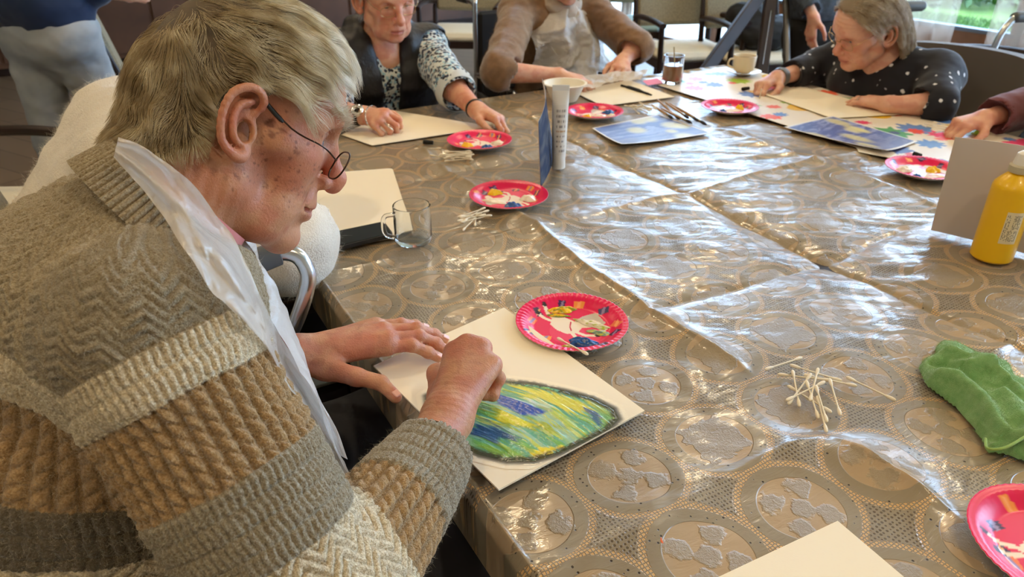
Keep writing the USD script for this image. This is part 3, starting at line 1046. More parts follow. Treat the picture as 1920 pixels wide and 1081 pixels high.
def plate_mesh(nr, na, seed, draw_yaw):
    r = np.concatenate([np.linspace(0, .05, nr // 2, endpoint=False), np.linspace(.05, PR, nr - nr // 2)])
    a = np.linspace(0, 2 * PI, na, endpoint=False)
    rr, aa = np.meshgrid(r, a, indexing='ij')
    z = plate_z(rr) + .0006 * np.cos(aa * 60) * sstep(.07, .082, rr)
    v = np.stack([rr * np.cos(aa), rr * np.sin(aa), z], -1).reshape(-1, 3)
    i, j = np.meshgrid(np.arange(nr - 1), np.arange(na), indexing='ij')
    k = (i * na + j).ravel()
    k2 = (i * na + (j + 1) % na).ravel()
    f = np.vstack([np.stack([k, k + na, k2 + na], 1), np.stack([k, k2 + na, k2], 1)])
    g = np.random.default_rng(seed)
    x, y = v[:, 0], v[:, 1]
    ca, sa = math.cos(math.radians(draw_yaw)), math.sin(math.radians(draw_yaw))
    X, Y = x * ca + y * sa, -x * sa + y * ca
    col = np.tile(lin((226, 22, 84)), (len(v), 1))
    col[inside(Point(.012, -.012).buffer(.042), X, Y)] = lin((232, 60, 100))
    for q in range(11):
        an, ra = q * 2 * PI / 11 + g.normal() * .12, .066 + g.normal() * .006
        b = affinity.rotate(Polygon([(-.009, -.006), (.009, -.006), (.008, .006), (-.008, .006)]), g.random() * 360)
        b = affinity.translate(b, ra * math.cos(an), ra * math.sin(an))
        c = [(58, 30, 74), (236, 120, 80), (74, 66, 110), (242, 150, 70), (60, 34, 84)][q % 5]
        col[inside(b, X, Y)] = lin(c)
        col[inside(affinity.scale(b, .3, 1.05), X, Y)] = lin([(150, 130, 170), (250, 170, 110)][q % 2])
    tail = shapely.union_all([LineString([(.004, .014), (.01, .034), (.022 + .006 * q, .05 - .006 * q)]).buffer(.006) for q in range(4)])
    col[inside(tail, X, Y)] = lin((198, 186, 172))
    for part in ('legs', 'body', 'neck', 'head'):
        col[inside(HORSE[part], X, Y)] = lin((238, 222, 202))
    for hx, hy in ((-.063, .037), (-.065, .014), (.047, -.008), (.037, -.03)):
        col[inside(Point(hx, hy).buffer(.0042), X, Y)] = lin((40, 26, 34))
    col[inside(Point(.036, .024).buffer(.0014), X, Y)] = lin((60, 30, 40))
    col[inside(LineString([(-.006, .012), (-.002, -.002), (.004, -.012)]).buffer(.0012), X, Y)] = lin((200, 40, 70))
    m = thick((v, f), .0012)
    return m, np.vstack([col, np.tile(lin((236, 230, 222)), (len(col), 1))])


def dollop(cx, cy, rx, ry, h, yaw, seed, col, col2=None, z0=.0045, n=36):
    """a squeeze of thick paint with ridges; plate coordinates"""
    g = np.random.default_rng(seed)
    ph = g.random(6) * 6.28
    r = np.linspace(0, 1, 16)
    a = np.linspace(0, 2 * PI, n, endpoint=False)
    rr, aa = np.meshgrid(r, a, indexing='ij')
    out = 1 + .12 * np.sin(3 * aa + ph[0]) + .08 * np.sin(5 * aa + ph[1])
    x, y = rx * rr * out * np.cos(aa), ry * rr * out * np.sin(aa)
    z = h * (1 - rr ** 2.6) * (.8 + .25 * np.sin(x / rx * 5 + ph[2]) * np.sin(y / ry * 6 + ph[3]))
    c, s = math.cos(yaw), math.sin(yaw)
    v = np.stack([cx + x * c - y * s, cy + x * s + y * c, z0 + np.maximum(z, 0)], -1).reshape(-1, 3)
    i, j = np.meshgrid(np.arange(15), np.arange(n), indexing='ij')
    k, k2 = (i * n + j).ravel(), (i * n + (j + 1) % n).ravel()
    f = np.vstack([np.stack([k, k + n, k2 + n], 1), np.stack([k, k2 + n, k2], 1)])
    cc = np.tile(lin(col), (len(v), 1))
    if col2 is not None:
        cc = mixc(cc, lin(col2), sstep(.5, .62, meshkit.fbm(v * V(160, 420, 1), 3, seed)))
    return (v, f), cc


YEL, BLU, WHT = (246, 196, 8), (14, 82, 158), (238, 228, 208)


def plate(px, py, yaw, label, blobs, seed, fine=False):
    c = at(px, py, ZT + .012)
    c[2] = ZT + .0012
    w = thing('paper_plate', label, 'plate', c, 0, None)
    m, col = plate_mesh(70 if fine else 44, 220 if fine else 120, seed, yaw)
    obj('plate', m, M_plate, w, attrs={'col': col}, world=False)
    for k, (bx, by, rx, ry, h, by_, c1, c2) in enumerate(blobs):
        # bx, by in the photo's sense: right / away from the viewer
        dm, dc = dollop(bx, by, rx, ry, h, by_, seed * 10 + k, c1, c2)
        obj('paint_dollop', dm, M_vwet, w, attrs={'col': dc}, world=False)
    return w


pl_front = plate(1072, 605, -25, 'red paper plate resting on the painted board\'s corner, smeared with yellow and dark blue paint',
                 [(-.012, .050, .024, .009, .008, .12, YEL, (150, 150, 30)), (-.02, .033, .02, .004, .004, -.1, (126, 150, 60), YEL), (.016, -.052, .027, .013, .011, -.35, BLU, (24, 60, 120)), (.034, .006, .03, .008, .005, -.5, (232, 222, 200), (170, 186, 60)),
                  (.042, -.02, .02, .007, .004, -.3, (120, 150, 130), (190, 190, 70)), (-.014, -.062, .011, .006, .004, .1, (120, 130, 50), (200, 190, 70))], 1, True)
plate(954, 367, 150, 'red paper plate with yellow, white and blue dollops before the standing card',
      [(-.033, .032, .017, .014, .012, 0, YEL, None), (.045, -.006, .019, .016, .012, 0, WHT, None), (.008, -.048, .02, .014, .011, 0, BLU, None), (-.03, -.018, .03, .012, .004, -.3, WHT, None)], 2)
plate(899, 264, 160, 'red paper plate beside the grey-haired woman\'s bare forearm with a black bracelet',
      [(-.034, -.026, .017, .014, .012, 0, YEL, None), (.052, -.004, .019, .015, .01, 0, WHT, None), (.022, -.046, .019, .014, .011, 0, BLU, None)], 3)
plate(1115, 210, 20, 'red paper plate in front of the white paper bowl and the apron wearer',
      [(-.026, -.036, .014, .012, .01, 0, YEL, None), (.046, .012, .02, .016, .011, 0, BLU, None), (.05, -.028, .017, .012, .009, 0, WHT, None), (.01, -.016, .026, .016, .005, 0, WHT, (236, 170, 180))], 4)
plate(1368, 201, 80, 'red paper plate lying half on the splash-printed oilcloth',
      [(.034, .004, .014, .013, .015, 0, YEL, None), (-.028, -.03, .012, .01, .009, 0, BLU, None), (.008, -.01, .03, .02, .005, 0, WHT, (240, 190, 190))], 5)
plate(1732, 317, 60, 'red paper plate half hidden behind the standing grey card',
      [(-.044, .008, .02, .016, .012, 0, WHT, None), (.026, .004, .018, .016, .013, 0, YEL, None), (-.034, -.036, .012, .007, .007, 0, BLU, None), (.012, -.032, .028, .016, .005, .3, WHT, (236, 190, 210))], 6)
plate(1992, 1028, 10, 'red paper plate by the corner of the blank sheet, at the picture\'s edge', [(.01, .0, .018, .015, .01, 0, WHT, None)], 7)

# ---- cotton swabs
M_cotton = pm('cotton', (238, 228, 208), rough=.95, bump=(900, .4, .0008))
M_stick = pm('paper_stick', (232, 222, 200), rough=.8)
SWL = .073
TIP = [(0, -.0085), (.0012, -.0083), (.0023, -.0065), (.0027, -.003), (.0024, .002), (.0016, .006), (.0011, .0078)]


def swab_proto(label, p, q, dz, group):
    w = thing('cotton_swab', label, 'cotton swab', (0, 0, 0), 0, group)
    obj('stick', tube([(-SWL / 2 + .004, 0, 0), (SWL / 2 - .004, 0, 0)], .00125, 8), M_stick, w, world=False, smooth=True)
    for s in (-1, 1):
        v, f = lathe(TIP, 12)
        v = np.stack([v[:, 2], v[:, 1], -v[:, 0]], 1) + V(-SWL / 2 + .0085, 0, 0)
        if s > 0:
            v = v * V(-1, 1, 1)
            f = f[:, ::-1]
        obj('cotton_tip', (v, f), M_cotton, w, world=False, smooth=True)
    return w


def swab_matrix(p, q):
    d = q - p
    d = d / np.linalg.norm(d)
    s = np.cross(V(0, 0, 1), d)
    s /= np.linalg.norm(s)
    return np.stack([d, s, np.cross(d, s)], 1)


SWAB = None


def swab(P, Q, z1, z2, label, group):
    global SWAB
    p, q = at(*P, ZT + z1), at(*Q, ZT + z2)
    c = (p + q) / 2
    d = (q - p) / np.linalg.norm(q - p)
    m = swab_matrix(p, q)
    if SWAB is None:
        SWAB = swab_proto(label, p, q, 0, group)
        x = UsdGeom.Xformable(stage.GetPrimAtPath(SWAB))
        x.ClearXformOpOrder()
        mm = np.eye(4)
        mm[:3, :3] = m.T
        mm[3, :3] = c
        x.AddTransformOp().Set(Gf.Matrix4d(*mm.ravel().tolist()))
        return
    copy_of(SWAB, label, c, group=group, mat3=m)


FRONT = [((1435, 692), (1503, 670), .003, .003, 'cotton swab lying apart beyond the loose heap by the green cloth'),
         ((1587, 706), (1679, 750), .003, .003, 'long-lying cotton swab pointing from the heap towards the green cloth'),
         ((1480, 683), (1580, 714), .011, .004, 'cotton swab slanting along the far edge of the heap by the green cloth'),
         ((1457, 701), (1561, 713), .004, .010, 'near-level cotton swab whose end sticks out furthest from the heap, away from the cloth'),
         ((1508, 702), (1606, 723), .009, .003, 'cotton swab pointing out of the heap towards the green cloth, under the slanting one'),
         ((1487, 699), (1498, 756), .012, .003, 'steep cotton swab at the heap\'s end away from the green cloth'),
         ((1532, 698), (1521, 742), .016, .009, 'short-looking upright cotton swab resting on top of the heap'),
         ((1515, 708), (1484, 749), .014, .004, 'cotton swab leaning across the crossing in the heap, tip towards the painter'),
         ((1483, 746), (1538, 719), .007, .013, 'cotton swab crossing the others corner to corner in the heap'),
         ((1476, 722), (1560, 773), .003, .003, 'lowest cotton swab of the heap, flat on the cloth beneath the crossing'),
         ((1514, 720), (1532, 776), .011, .003, 'cotton swab in the heap pointing to the viewer, beside the two lowest ones'),
         ((1557, 715), (1574, 772), .011, .003, 'cotton swab standing apart from the heap\'s near end, closest to the cloth'),
         ((1533, 745), (1549, 806), .007, .003, 'cotton swab reaching nearest to the viewer, tip on the fold crossing'),
         ((1531, 727), (1549, 785), .012, .006, 'cotton swab lying over the nearest one in the heap')]
for P, Q, a, b, lb in FRONT:
    swab(P, Q, a, b, lb, 'cotton swabs by the green cloth')
gq = np.random.default_rng(3)


def pile(P, Q, n, spread, label, group):
    p0, q0 = at(*P), at(*Q)
    d = q0 - p0
    d /= np.linalg.norm(d)
    s = V(-d[1], d[0], 0)
    c0 = (p0 + q0) / 2
    for k in range(n):
        an = gq.normal() * .26
        dd = d * math.cos(an) + s * math.sin(an)
        c = c0 + s * (k - n / 2) * spread + d * gq.normal() * .009 + V(0, 0, .004 + .0045 * (k % 3))
        copy_of(SWAB, label, c, group=group, mat3=swab_matrix(c, c + dd + V(0, 0, gq.normal() * .03)))


pile((853, 424), (922, 402), 9, .0035, 'cotton swab in the tight bundle beside the glass mug', 'bundle of cotton swabs by the mug')
pile((815, 300), (897, 292), 11, .005, 'cotton swab in the pile between the plate and the black chalk', 'pile of cotton swabs by the black chalk')
swab((776, 279), (828, 278), .003, .003, 'single cotton swab lying beside the black chalk stub', None)
swab((808, 291), (850, 298), .005, .003, 'cotton swab sticking out of the pile by the black chalk', None)
pile((1183, 200), (1228, 214), 9, .007, 'cotton swab in the pile by the paint brushes', 'pile of cotton swabs by the brushes')
pile((1735, 238), (1795, 247), 7, .011, 'cotton swab scattered on the shiny oilcloth edge', 'cotton swabs on the oilcloth edge')
swab((1052, 637), (1095, 660), .014, .0205, 'cotton swab with its tip in the paint of the smeared plate', None)

# ---- sheets of paper
sheet('blank_sheet', 'blank cream sheet lying at the near edge of the table', ((1570, 978), (1345, 1084), (1300, 1320), (1820, 1190)), .001, .002)
w = sheet('drawing_pad', 'blank cream pad with rounded corners behind the glass mug', ((560, 330), (736, 317), (775, 438), (575, 480)), .001, .003, None, 'paper', .012)
sheet('drawing_sheet', 'cream sheet under the hands of the grey-haired woman in a floral blouse', ((640, 253), (740, 208), (925, 238), (698, 273)), .001, .0015)
sheet('drawing_sheet', 'blank white sheet in front of the woman in the brown jumper', ((1075, 172), (1180, 150), (1265, 182), (1130, 199)), .001, .0015)
sheet('drawing_sheet', 'blank cream sheet under the hands of the spectacled woman', ((1420, 173), (1500, 162), (1700, 214), (1560, 222)), .0075, .0015)
sheet('drawing_sheet', 'cream sheet under the hand with the plum sleeve', ((1765, 262), (1830, 248), (1990, 278), (1930, 300)), .002, .0015)
sheet('paper_scrap', 'pink paper scrap beside the coffee glass', ((1205, 152), (1232, 147), (1246, 156), (1215, 160)), .0075, .0008, pm('pink_paper', (236, 130, 160), rough=.7))


def printed(name, label, P, z0, seed):
    """a printed page: mottled blues and violets with pale round blotches"""
    a, b, c, d = [at(*p, ZT + z0)[:2] for p in P]
    n1, n2 = 90, 130

    def fn(u, v):
        U, W_ = u[:, None], v[:, None]
        xy = a * (1 - U) * (1 - W_) + b * U * (1 - W_) + c * U * W_ + d * (1 - U) * W_
        z = ZT + z0 + .004 * np.sin(u * 3 + seed) * v * (1 - v) + .010 * (u * v) ** 3
        return np.stack([xy[:, 0], xy[:, 1], z], 1)
    m = grid(n1, n2, fn)
    u, v = [q.ravel() for q in np.meshgrid(np.linspace(0, 1, n1), np.linspace(0, 1, n2), indexing='ij')]
    s = np.stack([u * 8, v * 5, 0 * u], 1)
    s = s + meshkit.fbm(s, 3, seed)[:, None] * 1.2
    t1 = meshkit.fbm(s * V(3, .8, 1), 4, seed)
    col = mixc(np.tile(lin((78, 98, 160)), (len(u), 1)), lin((138, 150, 196)), sstep(.42, .62, t1))
    col = mixc(col, lin((92, 84, 112)), sstep(.55, .9, u + .3 * (t1 - .5)) * .75)
    g = np.random.default_rng(seed)
    for k in range(7):
        q, r, sz = g.random(), g.random(), .03 + .03 * g.random()
        dd = np.hypot((u - q) * .21, (v - r) * .297)
        col = mixc(col, lin((214, 204, 140)), sstep(sz * .8, sz * .3, dd) * .75)
    edge = np.minimum(np.minimum(u, 1 - u) * .21, np.minimum(v, 1 - v) * .297)
    col[edge < .006] = lin((228, 224, 220))
    m = thick((m[0], m[1][:, ::-1]), .0008)
    w = thing(name, label, 'printed page', (a[0], a[1], ZT + z0), 0)
    obj('page', m, M_vflat, w, attrs={'col': np.vstack([col, np.tile(lin((226, 222, 216)), (len(col), 1))])})


printed('printed_page', 'blue and violet printed page lying beside the brushes', ((1235, 214), (1335, 249), (1165, 276), (1110, 240)), .003, 3)
printed('printed_page', 'blue and violet printed page lying at the oilcloth\'s edge', ((1560, 217), (1720, 265), (1660, 288), (1470, 238)), .009, 8)
sheet('blank_card', 'white card peeping out from under the printed page on the oilcloth', ((1600, 268), (1680, 280), (1668, 296), (1610, 285)), .001, .0012, M_paperw)

# ---- standing cards
def card(name, label, B0, B1, T0, T1, bow, mat, th=.0012, attrs=None, n=(26, 34)):
    def fn(u, v):
        U, W_ = u[:, None], v[:, None]
        p = (B0 * (1 - U) + B1 * U) * (1 - W_) + (T0 * (1 - U) + T1 * U) * W_
        nn = np.cross(B1 - B0, T0 - B0)
        nn /= np.linalg.norm(nn)
        return p + nn * (bow * 4 * u * (1 - u) * (.4 + .6 * v))[:, None]
    w = thing(name, label, 'card', B0, 0)
    m = grid(*n, fn)
    mm = thick(m, th)
    obj('card', mm, mat, w, attrs=attrs and {'col': np.vstack([attrs(m[0]), np.tile(lin((226, 220, 212)), (len(m[0]), 1))])}, smooth=30)
    return w


b0, b1 = at(1014, 351, ZT + .001), at(1040, 290, ZT + .001)
t0, t1 = at(1010, 228, ZT + .195), at(1017, 147, ZT + .195)
card('standing_card', 'dark blue painted card standing upright against the white paint tube', b0, b1, t0, t1, .012, pm('matt_print', rough=.85, spec=.2, vcol=True), attrs=lambda v: mixc(np.tile(lin((40, 50, 74)), (len(v), 1)), lin((84, 86, 92)), sstep(.4, .7, meshkit.fbm(v * V(30, 30, 50), 4, 2))))
g0, g1 = at(1745, 431, ZT + .001), at(2010, 500, ZT + .001)
h0, h1 = at(1791, 257, ZT + .205), at(2050, 300, ZT + .205)
M_gcard = pm('grey_card', (206, 196, 192), rough=.75)
card('standing_card', 'plain grey card standing upright behind the yellow paint bottle', g0, g1, h0, h1, -.012, M_gcard)

# ---- paint bottle, tube, mug, cups
M_yellow = pm('yellow_plastic', (242, 190, 6), rough=.35, coat=.2)
M_white = pm('white_plastic', (232, 228, 220), rough=.4)
M_cloudy = pm('cloudy_plastic', (206, 196, 168), rough=.35, trans=.2)
M_label = pm('printed_label', rough=.55, vcol=True)
bp = at(1857, 482)
bp[2] = ZT + .0005
bt_ = thing('paint_bottle', 'yellow paint bottle with a white cap and small printed label', 'bottle', bp, 0)
BR = .0365
obj('body', lathe([(0, .0), (BR - .004, 0), (BR, .004), (BR, .142), (BR - .002, .150), (BR - .010, .160), (.019, .168), (.016, .170), (.016, .174), (0, .174)], 64), M_yellow, bt_, world=False, smooth=40)
obj('collar', lathe([(0, .172), (.019, .172), (.020, .174), (.020, .184), (.017, .187), (0, .187)], 48), M_cloudy, bt_, world=False, smooth=40)
obj('cap', lathe([(0, .186), (.0155, .186), (.016, .188), (.013, .206), (.008, .210), (0, .210)], 48), M_white, bt_, world=False, smooth=40)
n1, n2 = 60, 90
lu, lv = [q.ravel() for q in np.meshgrid(np.linspace(0, 1, n1), np.linspace(0, 1, n2), indexing='ij')]
lcol = np.tile(lin((226, 212, 176)), (len(lu), 1))
gl = np.random.default_rng(2)
# the label is read sideways: rows of tiny print run up the bottle
for r in range(11):
    x0 = .1 + r * .075
    on = (np.abs(lu - x0) < .017) & (meshkit.noise(np.stack([lv * 34, 0 * lv + r, 0 * lv], 1), r) > .38) & (lv > .08) & (lv < (.42 if r in (3, 4) else .92))
    lcol[on] = lin((70, 60, 50))
a0 = math.radians(-121)
lm = grid(n1, n2, lambda u, v: np.stack([(BR + .0004) * np.cos(a0 + u * .80), (BR + .0004) * np.sin(a0 + u * .80), .044 + v * .062], 1))
obj('label', lm, M_label, bt_, world=False, attrs={'col': lcol})
obj('paint_smear', dollop(0, 0, .008, .01, .0015, 0, 5, (150, 110, 20))[0], M_yellow, bt_, world=False)

tp = at(1047, 314)
tp[2] = ZT + .0005
tu = thing('paint_tube', 'white squeeze tube of paint standing on its cap behind the dark blue card', 'paint tube', tp, 0)
zz = np.linspace(0, 1, 22)


def tube_fn(u, v):
    a = u * 2 * PI
    w_ = .0175 + .0035 * v
    d_ = .0175 * (1 - v ** 2.2) + .0012
    return np.stack([w_ * np.cos(a), d_ * np.sin(a), .03 + v * .165], 1)


tm = grid(49, 22, tube_fn)
obj('body', tm, M_white, tu, world=False, smooth=True)
obj('cap', lathe([(0, 0), (.0165, 0), (.017, .002), (.0165, .028), (.0175, .03), (0, .03)], 40), M_white, tu, world=False, smooth=40)
obj('crimp', box((.042, .0022, .014), (0, 0, .2015), r=.0006), pm('clear_crimp', (226, 230, 232), rough=.2, spec=.8), tu, world=False)
tcol = np.tile(lin((226, 222, 214)), (40 * 60, 1))
qu, qv = [q.ravel() for q in np.meshgrid(np.linspace(0, 1, 40), np.linspace(0, 1, 60), indexing='ij')]
for r in range(9):
    on = (np.abs(qv - (.08 + r * .1)) < .022) & (meshkit.noise(np.stack([qu * 12, 0 * qu + r, 0 * qu], 1), r) > .35)
    tcol[on] = lin([(150, 144, 140), (196, 160, 120)][r == 4])
lm = grid(40, 60, lambda u, v: tube_fn(.67 + .2 * u, .05 + .75 * v) * V(1.015, 1.015, 1))
obj('label', lm, M_label, tu, world=False, attrs={'col': tcol})


def glass_mug(c, r, h, label, handle_dir, name='glass_mug'):
    w = thing(name, label, 'glass', c, 0)
    prof = [(0, .0), (r - .004, 0), (r - .001, .003), (r, .010), (r, h - .001), (r - .0008, h), (r - .0022, h), (r - .003, h - .001), (r - .003, .014), (r - .006, .009), (0, .008)]
    obj('body', lathe(prof, 64), M_glass, w, world=False, smooth=40)
    if handle_dir is not None:
        d = V(math.cos(handle_dir), math.sin(handle_dir), 0)
        pts = spline([d * (r - .001) + V(0, 0, h * .8), d * (r + .016) + V(0, 0, h * .78), d * (r + .021) + V(0, 0, h * .6), d * (r + .018) + V(0, 0, h * .3), d * (r - .001) + V(0, 0, h * .16)], 30)
        obj('handle', tube(pts, .0046, 12), M_glass, w, world=False, smooth=True)
    return w


mp_ = at(776, 452)
mp_[2] = ZT + .0008
glass_mug(mp_, .0375, .078, 'small clear glass mug standing empty beside the black phone', math.radians(200))
cp = at(1259, 158)
cp[2] = ZT + .006
cg = glass_mug(cp, .037, .098, 'clear glass of milky coffee with a spoon on the splash-printed oilcloth', None, 'coffee_glass')
obj('coffee', lathe([(0, .0085), (.0305, .0095), (.0335, .0145), (.0335, .064), (0, .064)], 48), pm('milky_coffee', (150, 98, 58), rough=.2), cg, world=False, smooth=40)
obj('spoon', tube([(.004, -.028, .02), (.0, -.012, .08), (-.004, .004, .125)], [.0032, .002, .0022], 8), pm('brass_spoon', (214, 180, 110), rough=.2, metal=1.), cg, world=False)

M_cream = pm('cream_china', (228, 214, 184), rough=.25, coat=.4)
kp = at(1392, 143)
kp[2] = ZT + .008
ku = thing('saucer', 'cream china saucer under the tea cup', 'saucer', kp, 0)
obj('saucer', lathe([(0, 0), (.03, 0), (.034, .003), (.066, .013), (.067, .0145), (.034, .0065), (0, .005)], 56), M_cream, ku, world=False, smooth=40)
kp2 = kp + V(0, 0, .007)
ku = thing('tea_cup', 'cream china cup standing on its saucer by the painting hand', 'cup', kp2, 0)
obj('cup', lathe([(0, 0), (.026, 0), (.027, .003), (.036, .010), (.041, .026), (.0435, .062), (.0425, .0635), (.0408, .062), (.038, .026), (.03, .008), (0, .006)], 56), M_cream, ku, world=False, smooth=40)
obj('handle', tube(spline([(-.04, -.006, .052), (-.06, -.012, .05), (-.064, -.014, .03), (-.038, -.008, .018)], 20), .0035, 10), M_cream, ku, world=False, smooth=True)
obj('tea', lathe([(0, .05), (.0405, .05), (.0405, .0505), (0, .0505)], 40), pm('tea', (150, 120, 80), rough=.1), ku, world=False)

M_bowl = pm('paper_bowl', (234, 226, 208), rough=.6)
bw = at(1058, 188)
bw[2] = ZT + .001
bo = thing('paper_bowl', 'white paper bowl before the woman in the brown jumper', 'bowl', bw, 0)
obj('bowl', lathe([(0, .0), (.042, 0), (.044, .002), (.068, .056), (.075, .0565), (.0755, .0585), (.067, .0585), (.043, .004), (0, .003)], 56), M_bowl, bo, world=False, smooth=40)

# phone
M_screen = pm('phone_glass', (14, 14, 16), rough=.06, spec=.7)
ph = thing('mobile_phone', 'black mobile phone lying beside the glass mug', 'phone', at(670, 445), 0)
q = Polygon([at(*p, ZT + .012)[:2] for p in ((720, 414), (737, 437), (560, 480), (560, 447))]).buffer(-.008).buffer(.008)
obj('case', slab(q, ZT + .003, ZT + .0115), M_blkplastic, ph)
obj('screen', slab(q.buffer(-.0035), ZT + .0114, ZT + .0122), M_screen, ph)

# charcoal stubs
for (P, Q, lb) in (((794, 266), (812, 267), 'black chalk stub beside the single cotton swab'), ((1392, 167), (1404, 165), 'black chalk stub by the saucer on the oilcloth'), ((1713, 288), (1727, 292), 'black chalk stub by the half-hidden plate')):
    a, b = at(*P, ZT + .008), at(*Q, ZT + .008)
    obj('chalk_stub', tube([a, a * .7 + b * .3, b], [.006, .0065, .0055], 9), M_charcoal, '/World', lb, 'chalk')
a, b = at(1165, 160, ZT + .006), at(1222, 178, ZT + .006)
obj('charcoal_stick', tube(spline([a, a * .6 + b * .4 + V(0, .004, 0), b], 10), [.004] * 3 + [.007] * 4 + [.004] * 2 + [.002], 9), M_charcoal, '/World', 'dark charcoal stick lying on the white sheet of the apron wearer', 'charcoal')

# brushes
M_handle = pm('brush_wood', (176, 134, 82), rough=.45, coat=.2)
M_ferrule = pm('ferrule', (180, 160, 120), rough=.25, metal=1.)
M_bristle = pm('bristle', (40, 34, 38), rough=.8)
BRUSH = [((1232, 186), (1275, 224)), ((1222, 196), (1262, 222)), ((1248, 192), (1292, 222)), ((1256, 194), (1312, 228)), ((1268, 200), (1325, 234)), ((1240, 203), (1298, 231))]
for k, (P, Q) in enumerate(BRUSH):
    a, b = at(*P, ZT + .008 + .004 * (k % 3)), at(*Q, ZT + .007)
    w = thing('paint_brush', 'wooden paint brush with dark bristles in the heap beside the printed page', 'brush', a, 0, 'paint brushes in the heap')
    d = b - a
    obj('handle', tube([a, a + d * .35, a + d * .72], [.0022, .0042, .0032], 10), M_handle, w)
    obj('ferrule', tube([a + d * .71, a + d * .83], [.0036, .0042], 10), M_ferrule, w)
    obj('bristles', tube([a + d * .83, a + d * .92, b], [.0044, .005, .001], 10), M_bristle, w)
a, b = at(1258, 184, ZT + .006), at(1240, 184, ZT + .006)
# orange paint specks on the cloth
for P, r, lb in (((1236, 1006), .008, 'longer orange paint speck on the lace cloth'), ((1187, 1030), .005, 'small round orange paint speck on the lace cloth')):
    p = at(*P)
    g_, c_ = dollop(p[0], p[1], r, r * .45, .0012, 1.9, 4, (214, 100, 40), z0=ZT - .0012)
    obj('paint_speck', g_, pm('orange_paint_%d' % P[0], (206, 92, 34), rough=.4), '/World', lb, 'paint speck', smooth=True)

# ---- the green microfibre cloth
TW_ = Polygon([at(*p)[:2] for p in [(1722, 690), (1732, 678), (1756, 672), (1752, 656), (1764, 645), (1790, 649), (1815, 661), (1845, 679), (1889, 685), (1896, 702), (1900, 714), (1925, 722), (1965, 745), (1992, 800), (1988, 858), (1945, 870), (1918, 865), (1886, 853), (1850, 848), (1840, 824), (1814, 788), (1796, 767), (1768, 747), (1735, 722)]]).buffer(.004).buffer(-.003)
x0, y0, x1, y1 = TW_.bounds
gx_, gy_ = np.arange(x0 - .004, x1 + .006, .0021), np.arange(y0 - .004, y1 + .006, .0021)
GX, GY = [q.ravel() for q in np.meshgrid(gx_, gy_, indexing='ij')]
td = shapely.distance(shapely.points(GX, GY), TW_.exterior) * np.where(inside(TW_, GX, GY), 1, -1)
flap = Polygon([at(*p, ZT + .03)[:2] for p in [(1822, 668), (1889, 685), (1897, 714), (1868, 716), (1836, 702), (1800, 690)]])
fd = shapely.distance(shapely.points(GX, GY), flap.exterior) * np.where(inside(flap, GX, GY), 1, -1)


def ridge(pts, w, h):
    l = LineString([at(*p, ZT + .02)[:2] for p in pts]).segmentize(.004)
    return h * np.exp(-(shapely.distance(shapely.points(GX, GY), l) / w) ** 2)


wp = np.stack([GX, GY, 0 * GX], 1)
TZ = .017 * (1 - np.exp(-np.maximum(td, 0) / .009)) + .003
amt = sstep(0, .016, td)
TZ += amt * (ridge([(1738, 694), (1790, 712), (1845, 760), (1885, 822)], .013, .017) + ridge([(1768, 658), (1805, 676), (1850, 690)], .012, .016) + ridge([(1800, 690), (1860, 700), (1905, 735), (1930, 790)], .011, .015)
             + ridge([(1880, 745), (1905, 790), (1960, 830)], .012, .016) + ridge([(1850, 842), (1885, 840), (1930, 812), (1975, 800)], .008, .016) - ridge([(1752, 674), (1790, 690), (1830, 722)], .006, .012) - ridge([(1858, 812), (1895, 826), (1935, 838)], .006, .016)
             - ridge([(1890, 740), (1925, 770), (1970, 790)], .007, .010) + .008 * (meshkit.fbm(wp * V(30, 30, 1), 3, 5) - .5) + .0035 * sstep(0, .002, fd))
TZ += .0012 * (meshkit.noise(wp * 420, 3) - .5)
nx_, ny_ = len(gx_), len(gy_)
i_, j_ = [q.ravel() for q in np.meshgrid(np.arange(nx_ - 1), np.arange(ny_ - 1), indexing='ij')]
k_ = i_ * ny_ + j_
qd = np.stack([k_, k_ + ny_, k_ + ny_ + 1, k_ + 1], 1)
qd = qd[(td[qd] > 0).all(1)]
tf_ = np.vstack([qd[:, [0, 1, 2]], qd[:, [0, 2, 3]]])
uq, inv_ = np.unique(tf_, return_inverse=True)
tf_ = inv_.reshape(-1, 3)
ttop = np.stack([GX[uq], GY[uq], ZT + TZ[uq]], 1)
N_ = len(ttop)
e_ = np.vstack([tf_[:, [0, 1]], tf_[:, [1, 2]], tf_[:, [2, 0]]])
b_ = e_[~np.isin(e_[:, 0] * N_ + e_[:, 1], e_[:, 1] * N_ + e_[:, 0])]
tw = largest((np.vstack([ttop, ttop * V(1, 1, 0) + V(0, 0, ZT + .0005)]), np.vstack([tf_, np.stack([b_[:, 0], b_[:, 0] + N_, b_[:, 1]], 1), np.stack([b_[:, 1], b_[:, 0] + N_, b_[:, 1] + N_], 1)])))
tw = relax(tw, 2)
M_green = pm('microfibre', (138, 180, 120), rough=.95, sheen=.5, bump=(900, .7, .0016), vary=(90, (112, 160, 96)))
gt = thing('cleaning_cloth', 'crumpled green microfibre cloth lying on the lace cloth', 'cloth', at(1850, 770), 0)
obj('cloth', tw, M_green, gt, smooth=True)
hem = spline([at(1848, 822, ZT + .022), at(1852, 840, ZT + .030), at(1886, 838, ZT + .034), at(1932, 812, ZT + .036)], 24)
obj('hem', tube(hem, .0018, 8), pm('hem_thread', (140, 170, 90), rough=.9), gt)
# ------------------------------------------------------------------ people: heads, hands, hair
def unit(v):
    v = np.asarray(v, float)
    return v / np.linalg.norm(v)


def head_axes(fwd, up):
    x = unit(fwd)
    z = unit(np.asarray(up, float) - x * (x @ np.asarray(up, float)))
    return np.stack([x, np.cross(z, x), z], 1)           # columns: forward, left, up


